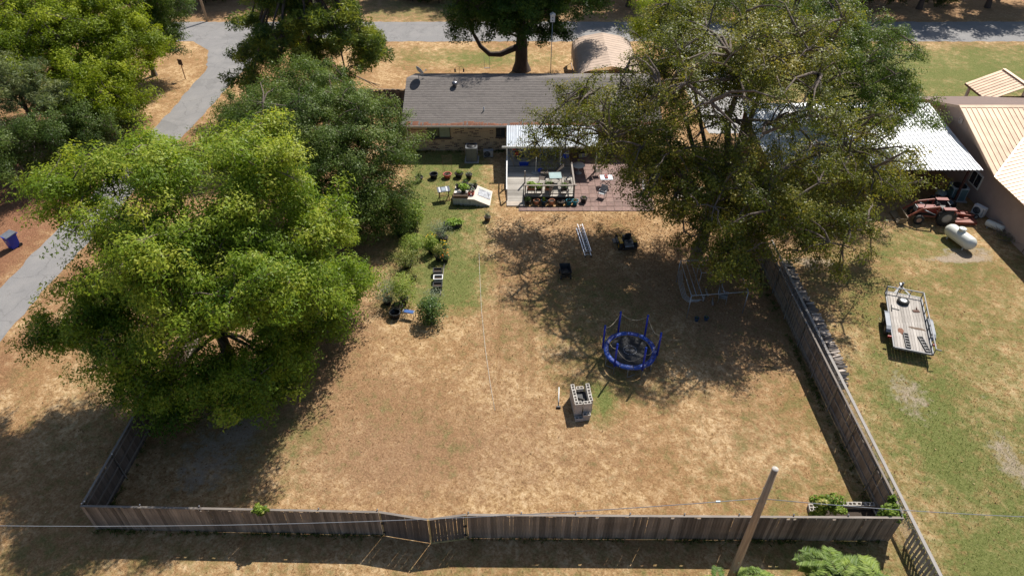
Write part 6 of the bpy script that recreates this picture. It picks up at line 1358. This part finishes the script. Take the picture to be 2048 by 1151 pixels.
p = span((-40, 14.2, 6.3), (8.95, 14.2, 6.45), 1.75, 400)[388]; MB().box(p, (.16, .04, .09)).build('cable_tag', mat('pale blue tag', (.45, .58, .68), .5), uw, world=True)
uw2 = thing('overhead_wire', 'thin pale wire high across the back road', 'wire', (20, 85.5, 0)); MB().tube(span((-60, 86.2, 5.2), (90, 86.2, 5.6), 2.2, 30), .018, 4).build('cable', M_WIRE, uw2, world=True)

# raised bed of concrete blocks in the rear right corner, vines over the fence
rb = thing('block_bed', 'raised bed of pale concrete blocks in the fence corner', 'planter', gp(1690, 1040), R(-1))
for i in range(7):
    link('block', CB, rb, (-1.3 + i * .41, .62, .1), (0, 0, random.uniform(-.03, .03)))
    if i > 2: link('block', CB, rb, (-1.2 + i * .41, .63, .3), (0, 0, random.uniform(-.04, .04)))
for j in range(2):
    for x in (-1.42, 1.52): link('block', CB, rb, (x, .36 - j * .41, .1), (0, 0, R(90)))
MB().prism([(-1.3, -.2), (1.4, -.2), (1.4, .5), (-1.3, .5)], .003, .14).build('soil', M_SOIL, rb)
def vine(label, p, r, n_, seed, lm=PLANT_D, **kw):
    t = thing('climbing_vine', label, 'vine', (p[0], p[1], 0), 0, 'vines on the rear fence'); foliage(t, (0, 0, p[2]), r, n_, lm, (.11, .085), seed, base=(0, 0.05, 0), stems=6, **kw)
    rg = random.Random(seed)
    for k in range(7):
        a = rg.uniform(0, 6.28); q = rg.uniform(.6, 1.25); foliage(t, (r[0] * q * math.cos(a), r[1] * q * math.sin(a), p[2] + r[2] * rg.uniform(-.9, .9)), (r[0] * .32, r[1] * .4, r[2] * .3), n_ // 9, PLANT_Y if k == 2 else lm, (.11, .085), seed + 10 + k, name='trailing_shoot', stems=0, tint0=rg.uniform(.25, .75))
    return t
v0 = G(520, 1020, 1.85); vine('small vine tuft on top of the bottom left fence', (v0.x, v0.y + .05, 1.80), (.30, .2, .28), 260, 91, PLANT_L)
v1 = G(1668, 1015, 1.3); vine('broad vine over the block bed left of the corner', (v1.x, v1.y + .3, 1.15), (.75, .42, .6), 1100, 92, PLANT_L, tint0=.4)
v2 = G(1786, 1022, 1.7); vine('vine tangled on the fence corner at right', (v2.x, v2.y + .1, 1.45), (.5, .4, .6), 900, 93, PLANT_L, tint0=.35)
# feathery saplings at the lower edge
def sapling(label, x, y, h, r, seed, n_f=26):
    t = thing('feathery_sapling', label, 'sapling', (x, y, 0), 0, 'feathery saplings'); rn = np.random.default_rng(seed); P = []; N = []; A = []; T = []; st = MB()
    for i in range(n_f):
        a = rn.uniform(0, 6.28); b = Vector((math.cos(a), math.sin(a), 0)); s0 = Vector((rn.uniform(-.3, .3) * r, rn.uniform(-.3, .3) * r, h * rn.uniform(.55, .95))); L_ = r * rn.uniform(.7, 1.1); pts = [s0 + b * L_ * t_ + Vector((0, 0, .35 * L_ * t_ - .75 * L_ * t_ * t_)) for t_ in np.linspace(0, 1, 9)]
        st.tube([Vector((0, 0, 0)), s0 * .6 + Vector((0, 0, .1)), s0, pts[4], pts[8]], [.02, .015, .01, .006, .003], 4, False); side = Vector((-b.y, b.x, 0)); tt = rn.uniform(.2, .9)
        for k in range(60):
            u = k / 59; q = pts[int(u * 8)].lerp(pts[min(8, int(u * 8) + 1)], u * 8 % 1); ll = .30 * r * math.sin(math.pi * min(1, .15 + u * .85)) + .05
            for s in (-1, 1): P.append(q + side * s * ll * .5); N.append((rn.normal() * .2, rn.normal() * .2, 1)); A.append(side * s + b * .5 - Vector((0, 0, .25))); T.append(tt + rn.normal() * .15)
    st.build('stems', M_STEM, t); k = len(P); s = rn.uniform(.8, 1.2, k)
    link('fronds', leaf_mesh('fronds', np.array(P, np.float32), np.array(N), np.array([tuple(a) for a in A]), .34 * r * s, .04 * s, np.array(T), LEAF_FERN), t)
LEAF_FERN = leaf_mat('fern green fronds', [(.06, .115, .012), (.145, .23, .025), (.30, .38, .06)], .5, .35, .3)
sapling('feathery sapling at the lower edge left of the pole', 8.0, 13.2, 2.3, .85, 101, 18); sapling('feathery sapling at the lower edge right of the pole', 9.75, 13.4, 2.3, .9, 102, 22); sapling('bushy feathery sapling at the lower right, left half', 12.7, 13.9, 2.4, 1.1, 103, 34); sapling('bushy feathery sapling at the lower right, right half', 14.2, 13.6, 2.4, 1.2, 104, 34)
# tall weeds leaning out at the foot of the fence
# ================================================================== road side things
bb = Vector(gp(30, 494)); bn = thing('wheelie_bin', 'blue wheeled rubbish bin beside the road at left', 'bin', bb, R(-24)); M_BIN = mat('blue bin plastic', (.012, .035, .34), .42, .15, 3)
mb = MB(); mb.box((0, 0, .56), (.62, .68, 1.0)); mb.v = [(x * (.82 + .18 * (z / 1.06)), y * (.8 + .2 * (z / 1.06)), z) for x, y, z in mb.v]; mb.build('body', M_BIN, bn)
MB().box((0, 0, 1.02), (.68, .74, .06)).build('rim', M_BIN, bn)
lid = MB().slab([(-.36, -.4, 1.06), (.36, -.4, 1.06), (.36, .4, 1.14), (-.36, .4, 1.14)], .04).build('lid', mat('grey faded lid', (.13, .14, .16), .5, .2, 4), bn); MB().box((0, -.4, 1.05), (.3, .05, .04)).build('lid_grip', M_BIN, lid)
for x in (-.27, .27): wheel(bn, (x, .3, .13), .13, .07, M_TYRE, M_IRON)
MB().tube([(-.28, .38, 1.0), (-.28, .46, 1.0), (.28, .46, 1.0), (.28, .38, 1.0)], .02, 6).build('handle', M_BIN, bn); MB().box((-.05, -.335, .66), (.16, .006, .1), rot=Matrix.Rotation(R(6), 3, 'X')).build('white_mark', M_WHITE, bn)
sg = thing('road_sign', 'small brown backed sign on a post beside the road', 'sign', gp(371, 158), R(160)); MB().box((0, 0, .85), (.07, .05, 1.7)).build('post', M_WOODT, sg); MB().box((0, .035, 1.75), (.55, .02, .6)).build('panel', mat('dull sign back', (.12, .075, .06), .7, .2, 4), sg); MB().box((0, .05, 1.75), (.06, .012, .5)).build('panel_brace', M_IRON, sg)
wpz = thing('wooden_pole', 'leaning brown wooden pole across the back road at upper left', 'pole', gp(415, 43), 0); MB().tube([(0, 0, 0), (-.2, .05, 3.5), (-.45, .1, 8.5)], [.16, .15, .12], 10).build('shaft', M_POLE, wpz); MB().bar((-.9, .1, 8.0), (.1, .1, 8.0), .1).build('crossarm', M_POLE, wpz)
# ================================================================== on and behind the house
q = roof_pt(-8.05, 57.0, .05); sd = thing('satellite_dish', 'grey satellite dish on the left end of the roof ridge', 'satellite dish', q, R(40))
MB().tube([(0, 0, -.1), (0, 0, .35), (.05, 0, .5)], .03, 6).box((0, 0, -.02), (.2, .2, .03)).build('mast', M_GREYP, sd)
MB().lathe([(0, 0), (.15, .02), (.3, .075), (.4, .14), (.41, .13), (.3, .055), (.15, 0), (0, -.02)], 20, sx=1, sy=1.15).xf(Matrix.Translation((.05, 0, .72)) @ Matrix.Rotation(R(62), 4, 'Y')).build('dish', mat('pale dish grey', (.42, .45, .50), .45, .08, 3), sd)
MB().tube([(.08, 0, .45), (.5, 0, .5), (.75, 0, .62)], .018, 5).box((.78, 0, .64), (.08, .08, .1)).build('feed_arm', M_GREYP, sd)
ms = thing('birdhouse_pole', 'white bird house on a tall thin pole behind the roof', 'bird house', (3.75, 64.5, 0)); MB().tube([(0, 0, 0), (0, 0, 6.8)], .035, 6).build('pole', M_STEEL, ms)
h_ = MB().box((0, 0, 7.1), (.42, .42, .62)).build('house_box', M_WHITE, ms); MB().add([(-.26, -.27, 7.41), (.26, -.27, 7.41), (.26, .27, 7.41), (-.26, .27, 7.41), (0, -.27, 7.58), (0, .27, 7.58)], [(0, 1, 4), (2, 3, 5), (1, 2, 5, 4), (3, 0, 4, 5), (3, 2, 1, 0)]).build('house_roof', M_WHITE, h_)
for z in (6.95, 7.2): MB().lathe([(0, 0), (.05, 0), (.05, .006), (0, .006)], 10).xf(Matrix.Translation((0, -.212, z)) @ Matrix.Rotation(R(90), 4, 'X')).build('entrance_hole', M_IRON, h_)
bf = thing('feeder_stand', 'thin black stand with two hanging bird feeders behind the roof', 'bird feeder', (-5.15, 65.0, 0)); MB().tube([(0, 0, 0), (0, 0, 2.3)], .018, 5).tube([(0, 0, 2.25), (.22, 0, 2.4), (.42, 0, 2.15)], .014, 5).tube([(0, 0, 2.25), (-.22, 0, 2.4), (-.42, 0, 2.15)], .014, 5).build('pole', M_IRON, bf)
for x in (-.42, .42): MB().lathe([(.02, 0), (.07, -.04), (.07, -.3), (.1, -.32), (0, -.34)], 10, (x, 0, 2.12)).build('feeder', M_IRON, bf)
swg = thing('rope_swing', 'rope swing hanging from the low limb of the oak', 'swing', (-2.6, 69.4, 0)); 
for x in (-.28, .28): MB().tube([(x, 0, .45), (x, 0.05, 1.72)], .018, 5).build('rope', M_POST, swg)
MB().box((0, 0, .44), (.66, .2, .035)).build('seat', M_POST, swg)
def bicycle(label, loc, rz, lean, m):
    t = thing('bicycle', label, 'bicycle', loc, rz, 'bicycles beside the house'); M4 = Matrix.Rotation(lean, 4, 'X')
    for x in (-.5, .52):
        w_ = ring(MB(), (0, 0, 0), .31, .022, 24, 6).xf(M4 @ Matrix.Translation((x, 0, .33)) @ Matrix.Rotation(R(90), 4, 'X')).build('wheel', M_TYRE, t)
        s_ = MB()
        for k in range(8): s_.tube([(0, 0, 0), (.3 * math.cos(k * math.pi / 4), 0, .3 * math.sin(k * math.pi / 4))], .005, 3, False)
        s_.xf(M4 @ Matrix.Translation((x, 0, .33))).build('spokes', M_STEEL, w_)
    f = MB(); J = {'r': (-.5, 0, .33), 'f': (.52, 0, .33), 'b': (-.05, 0, .3), 's': (-.2, 0, .78), 'h': (.34, 0, .82), 'hb': (.38, 0, .66)}
    for a, b_ in (('r', 'b'), ('r', 's'), ('b', 's'), ('s', 'h'), ('b', 'hb'), ('h', 'f')): f.tube([J[a], J[b_]], .024, 6)
    f.xf(M4).build('frame', m, t); MB().tube([(.3, -.28, .98), (.36, -.1, 1.0), (.36, .1, 1.0), (.3, .28, .98)], .016, 5).tube([(.34, 0, .82), (.36, 0, 1.0)], .018, 5).xf(M4).build('handlebar', M_STEEL, t)
    MB().box((-.24, 0, .86), (.26, .14, .06), taper=.8).xf(M4).build('saddle', M_BLACKP, t)
bicycle('pale blue bicycle leaning by the dark fence left of the house', (-9.9, 57.2, 0), R(-48), .25, mat('pale blue frame', (.30, .46, .52), .35, .1, 4)); bicycle('cream bicycle partly behind the roof edge', (-9.6, 58.6, 0), R(10), -.2, mat('cream frame', (.62, .55, .42), .4, .1, 4))
# ================================================================== deck and patio furniture
dz = DZ + .018
for k, (px, m, lab, pl_t) in enumerate(((1073, M_TERRA, 'terracotta pot, leftmost of the row below the deck railing', None), (1088, M_NAVY, 'dark blue pot with pale leaves below the deck railing', (PLANT_L, .16, .2, 90, (.09, .05))), (1103, M_TERRA, 'terracotta pot in the middle of the row below the railing', None),
        (1122, M_BLACKP, 'wide dark bowl pot below the deck railing', None), (1138, M_TEAL, 'teal glazed pot, left of the two below the railing', None), (1150, M_TEAL, 'teal glazed pot with yellow leaves at the end of the row', (PLANT_Y, .12, .16, 50, (.08, .05))))):
    p = gp(px, 410); pot(lab, (p[0], p[1] + .05, .035), .24 if k != 3 else .28, .36 if k != 3 else .26, m, pl_t, 200 + k)
pot('black six sided pot standing alone on the red pavers', (*gp(1167, 405)[:2], .045), .28, .4, M_BLACKP, (PLANT_D, .15, .15, 40, (.06, .03)), 207, sides=6)
pot('dark pot with leaves at the corner of the deck steps', (*gp(1056, 408)[:2], .035), .2, .28, M_BLACKP, (PLANT_D, .3, .35, 160, (.1, .05)), 208)
def railbox(label, x, w_, seed, lm, h=.4, n_=260):
    t = thing('railing_planter', label, 'planter', (x, DY0 + .42, dz), 0, 'planters along the railing'); MB().box((0, 0, .3), (w_ + .1, .3, .03)).build('shelf', M_POST, t)
    for s in (-1, 1): MB().box((s * w_ / 2, 0, .143), (.05, .26, .286)).build('leg', M_POST, t)
    MB().box((0, 0, .43), (w_, .26, .22), taper=1.1).build('box', M_TERRA if seed % 2 else M_BLACKP, t); foliage(t, (0, 0, .56 + h * .4), (w_ * .62, .25, h * .55), n_, lm, (.12, .08), seed, base=(0, 0, .5), stems=3)
railbox('railing planter with bright lettuce green leaves at left', 1.45, .55, 211, LETTUCE, .5, 420); railbox('railing planter with yellow green leaves second from left', 2.05, .4, 212, LETTUCE, .28, 160); railbox('railing planter with dark spiky leaves in the middle', 2.75, .45, 213, PLANT_D, .5, 200); railbox('railing planter with trailing leaves at right', 3.95, .45, 214, PLANT_D, .35, 160)
gt = thing('glass_table', 'small square glass patio table on the deck', 'table', (3.35, 46.25, dz), R(3)); M_GT = mat('pale glass top', (.36, .46, .46), .1, .15, 2, spec=.8)
MB().box((0, 0, .70), (.95, .95, .012)).build('glass_top', M_GT, gt); mb = MB()
for a, b_ in (((-.49, -.49), (.49, -.49)), ((.49, -.49), (.49, .49)), ((.49, .49), (-.49, .49)), ((-.49, .49), (-.49, -.49))): mb.bar((*a, .7), (*b_, .7), .04)
mb.build('rim', M_IRON, gt)
for x in (-.45, .45):
    for y in (-.45, .45): MB().tube([(x * .95, y * .95, 0), (x, y, .69)], .018, 6).build('leg', M_IRON, gt)
M_SLING = mat('brown sling fabric', (.11, .085, .07), .85, .2, 6)
chair('sling_chair', 'brown sling patio chair left of the glass table', (2.35, 46.3, dz), R(-95), M_IRON, M_SLING); chair('sling_chair', 'brown sling patio chair in front of the glass table', (2.95, 45.2, dz), R(175), M_IRON, M_SLING); chair('sling_chair', 'brown sling patio chair at the right of the glass table', (4.3, 45.7, dz), R(95), M_IRON, M_SLING)
lg = thing('lounge_chair', 'long dark reclining lounger across the back of the glass table', 'lounger', (3.1, 47.55, dz), R(3))
MB().box((-.25, 0, .32), (1.2, .6, .035)).build('seat', M_SLING, lg); MB().slab([(.36, -.3, .34), (.95, -.3, .85), (.95, .3, .85), (.36, .3, .34)], .03).build('backrest', M_SLING, lg)
for x in (-.8, .3):
    for y in (-.29, .29): MB().tube([(x, y, 0), (x, y, .31)], .018, 6).build('leg', M_IRON, lg)
ub = thing('umbrella_base', 'round white umbrella base with thin pole on the deck', 'umbrella base', (1.9, 47.85, dz), 0); MB().lathe([(0, 0), (.36, 0), (.36, .05), (.3, .08), (.06, .1), (0, .1)], 20).build('base', M_GREYP, ub); MB().tube([(0, 0, .1), (0, 0, 1.5)], .022, 8).build('pole', M_WHITE, ub); MB().lathe([(.18, 0), (.21, .16), (.14, .28), (0, .32)], 12, (.35, .15, 0)).build('blue_cushion', M_BLUE, ub)
chair('lawn_chair', 'white lawn chair with blue back under the patio cover', (2.55, 50.0, dz), R(0), M_WHITE, mat('bright blue webbing', (.02, .14, .45), .6, .1, 5)); chair('lawn_chair', 'grey folding chair beside the blue backed chair', (3.35, 50.3, dz), R(8), M_STEEL, M_GREYP)
sl2 = thing('step_ladder', 'white step ladder folded under the patio cover', 'ladder', (3.75, 50.0, dz), R(5))
for x in (-.2, .2): MB().bar((x, 0, 0), (x * .8, .35, 1.5), .05, .03).build('rail', M_WHITE, sl2); MB().bar((x, .6, 0), (x * .8, .36, 1.5), .04, .03).build('back_leg', M_WHITE, sl2)
for k in range(4): MB().box((0, .07 + k * .08, .3 + k * .33), (.37, .09, .02)).build('step', M_GREYP, sl2)
cl_ = thing('drink_cooler', 'blue and white drink cooler on a stand at the deck edge', 'cooler', (4.35, 49.4, dz), R(-5)); MB().box((0, 0, .75), (.5, .36, .4)).build('body', M_BLUE, cl_); MB().box((0, 0, 1.0), (.53, .39, .1)).build('lid', M_WHITE, cl_); MB().lathe([(.16, 0), (.1, .16), (0, .22)], 12, (0, 0, 1.05)).build('blue_funnel', M_BLUE, cl_)
for x in (-.2, .2):
    for y in (-.13, .13): MB().bar((x, y, 0), (x, y, .55), .04).build('leg', M_POST, cl_)
wt = thing('round_table', 'white round table at the right edge of the deck', 'table', (5.35, 48.5, .045), 0); MB().lathe([(0, .70), (.5, .70), (.52, .72), (.5, .74), (0, .74)], 24).build('table_top', mat('pale grey table top', (.55, .54, .52), .6, .1, 3), wt); MB().tube([(0, 0, 0), (0, 0, .7)], .05, 8).lathe([(.28, 0), (.26, .04), (.05, .07)], 14).build('pedestal', M_GREYP, wt)
rs = thing('shelf_unit', 'red boxes on a rack at the left end of the covered deck', 'shelf', (.3, 50.3, dz), 0)
for z in (.3, .75, 1.2): MB().box((0, 0, z), (.7, .4, .03)).build('shelf', M_GREYP, rs)
for x in (-.33, .33):
    for y in (-.18, .18): MB().bar((x, y, 0), (x, y, 1.4), .03).build('upright', M_GREYP, rs)
for x, z, c in ((-.15, .92, (.45, .06, .03)), (.12, 1.36, (.5, .09, .03)), (.1, .46, (.4, .05, .04))): MB().box((x, -.02, z), (.34, .3, .28)).build('red_box', mat('red carton %d' % int(z * 100), c, .6, .15, 5), rs)
gl = thing('garden_tools', 'bundle of long tool handles leaning on the deck rail', 'tools', (.15, 49.0, dz), 0)
for k in range(3): MB().tube([(.05 * k, -.15 * k, 0), (-.35 + .12 * k, .1, 1.5)], .014, 5).build('handle', M_STEEL if k else M_STRAP, gl)
wsd = thing('white_sheet_box', 'pale cabinet against the wall under the patio cover', 'cabinet', (1.15, 51.6, dz), 0); MB().box((0, 0, .55), (.8, .5, 1.1)).build('case', mat('pale cabinet', (.42, .45, .47), .6, .1, 3), wsd); MB().box((0, -.256, .55), (.72, .012, .98)).build('door', M_GREYP, wsd)
bg_ = thing('charcoal_grill', 'black kettle grill on the covered deck', 'grill', (1.75, 50.9, dz), 0); MB().lathe([(0, .5), (.2, .53), (.29, .66), (.3, .74), (.27, .86), (.15, .97), (0, 1.0)], 16).build('kettle', M_IRON, bg_)
for a in (0, 2.1, 4.2): MB().tube([(.34 * math.cos(a), .34 * math.sin(a), 0), (.15 * math.cos(a), .15 * math.sin(a), .58)], .014, 5).build('leg', M_STEEL, bg_)
for k, (x, y, c, lab) in enumerate(((4.2, 51.4, M_BLACKP, 'black lidded tote against the wall at the right of the deck'), (3.1, 51.6, M_GREYP, 'grey lidded tote behind the folding chairs'), (.95, 49.2, M_BLUE, 'blue lidded tote near the left of the covered deck'), (5.9, 51.3, M_GREYP, 'grey lidded tote on the pavers by the house wall'))):
    t = thing('storage_tote', lab, 'tote', (x, y, dz if x < 4.7 else .045), R(7 * k - 10), 'storage totes'); MB().box((0, 0, .2), (.7, .45, .4), taper=1.1).build('bin', c, t); MB().box((0, 0, .42), (.8, .53, .05)).build('lid', M_BLACKP if k % 2 else M_GREYP, t)
# patio
ft = thing('folding_table', 'white topped folding table with red item on the pavers', 'table', (*gp(1211, 372)[:2], .045), R(2)); MB().box((0, 0, .73), (.95, .72, .04)).build('table_top', mat('white blue table top', (.62, .68, .72), .5, .08, 3), ft)
for y in (-.3, .3): MB().bar((-.4, y, 0), (.4, y, .71), .03).bar((.4, y + .03, 0), (-.4, y + .03, .71), .03).build('cross_leg', M_IRON, ft)
ri = thing('red_tool_case', 'red case lying on the white folding table', 'case', (*gp(1211, 372)[:2], .796), R(4)); MB().box((0, .05, .05), (.2, .5, .1)).build('body', M_REDP, ri); MB().box((0, .05, .115), (.1, .3, .03)).build('handle', M_BLACKP, ri)
chair('folding_chair', 'grey folding chair standing on the pavers below the table', (*gp(1204, 396)[:2], .045), R(-30), M_STEEL, mat('pale grey fabric', (.36, .37, .38), .8, .15, 5)); chair('folding_chair', 'grey chair beside the house wall on the pavers', (*gp(1195, 352)[:2], .045), R(100), M_IRON, M_SLING)
chair('folding_chair', 'white chair under the tree at the right of the patio', (*gp(1292, 385)[:2], .0), R(60), M_WHITE, M_WHITE); chair('folding_chair', 'blue chair under the tree right of the patio', (*gp(1327, 398)[:2], 0), R(-40), M_STEEL, mat('navy fabric', (.02, .05, .2), .8, .2, 5))
sw_ = thing('wooden_stand', 'wooden garden stand with shelves under the tree by the patio', 'shelf', (*gp(1362, 420)[:2], 0), R(10))
for x in (-.5, .5):
    for y in (-.2, .2): MB().box((x, y, .6), (.06, .06, 1.2)).build('leg', M_POST, sw_)
for z in (.3, .75, 1.2): MB().box((0, 0, z), (1.1, .5, .04)).build('shelf', M_POST, sw_)
bdl = Vector(gp(1480, 474)); lbd = thing('leaning_board', 'pale weathered board leaning under the olive tree', 'board', bdl, R(20)); MB().slab([(-.25, 0, 0.02), (.25, 0, .02), (.25, .35, 1.5), (-.25, .35, 1.5)], .03).build('board', M_TPL, lbd); MB().bar((0, .36, 1.45), (0, .8, 0), .04).build('prop', M_POST, lbd)
yp = [(1568, 446, 'yellow'), (1582, 452, 'cream')]
M_CREAM = mat('cream plastic', (.6, .52, .36), .5, .1, 4)
for px, py, c in yp:
    t = thing('toy_slide', c + ' plastic ride on toy beyond the board fence', 'toy', gp(px, py), R(30)); m_ = M_YEL if c == 'yellow' else M_CREAM; MB().box((0, 0, .38), (.9, .42, .3), taper=.8).box((-.35, 0, .65), (.1, .4, .35)).build('body', m_, t)
    for x in (-.3, .3):
        for y in (-.2, .2): wheel(t, (x, y, .14), .14, .08, M_BLACKP, m_, 'Y')
# dead branch fallen over the fence line left of the roof
db = thing('fallen_branch', 'bare dead branch hanging over the lawn left of the roof', 'branch', (-14.2, 62.2, 0), 0); mb = MB(); rg = random.Random(5)
for k in range(6): mb.tube([(-1.2, .6, 2.6), (.3 + k * .1, -.2 + k * .12, 2.2 - k * .1), (1.4 + rg.uniform(-.3, .5), -.5 + k * .25, 1.2 + rg.uniform(-.4, .5))], [.05, .03, .008], 5, False)
mb.tube([(-1.3, .65, 0), (-1.25, .62, 1.4), (-1.2, .6, 2.65)], [.07, .06, .05], 6).build('twigs', M_BARK2, db)
# ================================================================== litter and tall grass: uncountable
def scatter(name, label, cat, n_, boxes, leafm, leaf, seed, up, tint0=.5, z=.02, N_flat=True):
    rn = np.random.default_rng(seed); P = []
    for (x, y, rx, ry, w_) in boxes:
        k = int(n_ * w_); P.append(np.stack([x + rn.normal(size=k) * rx, y + rn.normal(size=k) * ry, np.full(k, z) + rn.random(k) * z], -1))
    P = np.concatenate(P); k = len(P); s = rn.uniform(.6, 1.4, k)
    if N_flat: N = rn.normal(size=(k, 3)) * .35 + np.array([0, 0, 1]); A = rn.normal(size=(k, 3)) * np.array([1, 1, .1])
    else: A = rn.normal(size=(k, 3)) * .45 + np.array([0, 0, 1]); N = rn.normal(size=(k, 3)) * np.array([1, 1, .1])
    o = link(name, leaf_mesh(name, P.astype(np.float32), N, A, leaf[0] * s, leaf[1] * s, np.clip(tint0 + rn.normal(size=k) * .25, 0, 1), leafm)); return tag(o, label, cat, kind='stuff')
DRYLEAF = leaf_mat('dry fallen leaves', [(.14, .075, .035), (.30, .17, .08), (.55, .40, .22)], .8, .1, .2)
scatter('leaf_litter', 'dry fallen leaves scattered under the olive tree', 'leaves', 9000, [(11, 35, 6, 4, .6), (20, 33, 4, 5, .12), (7, 40, 4, 2, .2), (26, 28, 7, 7, .08)], DRYLEAF, (.09, .06), 301, 1)
scatter('leaf_litter', 'dry fallen leaves scattered under the bright left tree', 'leaves', 3500, [(-16, 26, 4, 4, .7), (-14, 39, 4, 3, .3)], DRYLEAF, (.09, .06), 302, 1)
DRYGRASS = leaf_mat('dry grass blades', [(.22, .14, .05), (.42, .29, .13), (.62, .47, .26)], .9, .2, .1)
GRNGRASS = leaf_mat('green grass blades', [(.05, .08, .02), (.11, .14, .04), (.22, .23, .08)], .8, .25, .1)
scatter('dry_grass', 'short dry grass standing all over the lawn', 'grass', 26000, [(-2, 24, 8, 5, .45), (4, 33, 8, 5, .2), (25, 25, 5, 8, .2), (-24, 20, 5, 7, .15)], DRYGRASS, (.075, .02), 303, 1, z=.03, N_flat=False)
scatter('green_grass', 'green grass blades in the garden and right hand lawn', 'grass', 26000, [(-5, 42, 2.2, 6, .35), (23, 20, 4, 5, .35), (5, 30, 4, 4, .12), (8, 13.5, 16, 1.2, .18)], GRNGRASS, (.08, .024), 304, 1, z=.03, N_flat=False)

rn = np.random.default_rng(77); wp_ = []
for (a, b, dens, off) in ((FL, FR, 26, -.12), (FL, FR, 14, .15), ((16.6, 16.6), (16.2, 38), 22, 0), ((17.2, 37), (18.3, 10), 26, .25), ((-18.6, 17), (-18.2, 34), 18, .2), ((HX0, 52.1), (-.6, 52.1), 20, 0), (sA, sB, 20, -.05)):
    L_ = math.dist(a[:2], b[:2]); k = int(L_ * dens); t_ = rn.random(k); cl_n = (np.sin(t_ * L_ * 1.7) + np.sin(t_ * L_ * 0.63 + 2)) * .5 + rn.normal(size=k) * .5; t_ = t_[cl_n > -.1]; k = len(t_)
    wp_.append(np.stack([a[0] + (b[0] - a[0]) * t_ + rn.normal(size=k) * .09, a[1] + (b[1] - a[1]) * t_ + off + rn.normal(size=k) * .09, np.full(k, .07)], -1))
P_ = np.repeat(np.concatenate(wp_), 5, 0); P_ += rn.normal(size=P_.shape) * np.array([.04, .04, .015]); k = len(P_); sz = rn.uniform(.6, 1.7, k)
tag(link('weeds', leaf_mesh('weeds', P_.astype(np.float32), rn.normal(size=(k, 3)) * np.array([1, 1, .2]), rn.normal(size=(k, 3)) * .5 + np.array([0, 0, 1]), .2 * sz, .03 * sz, np.clip(.45 + rn.normal(size=k) * .3, 0, 1), GRNGRASS)), 'weeds and long grass along the foot of the fences', 'weeds', kind='stuff')
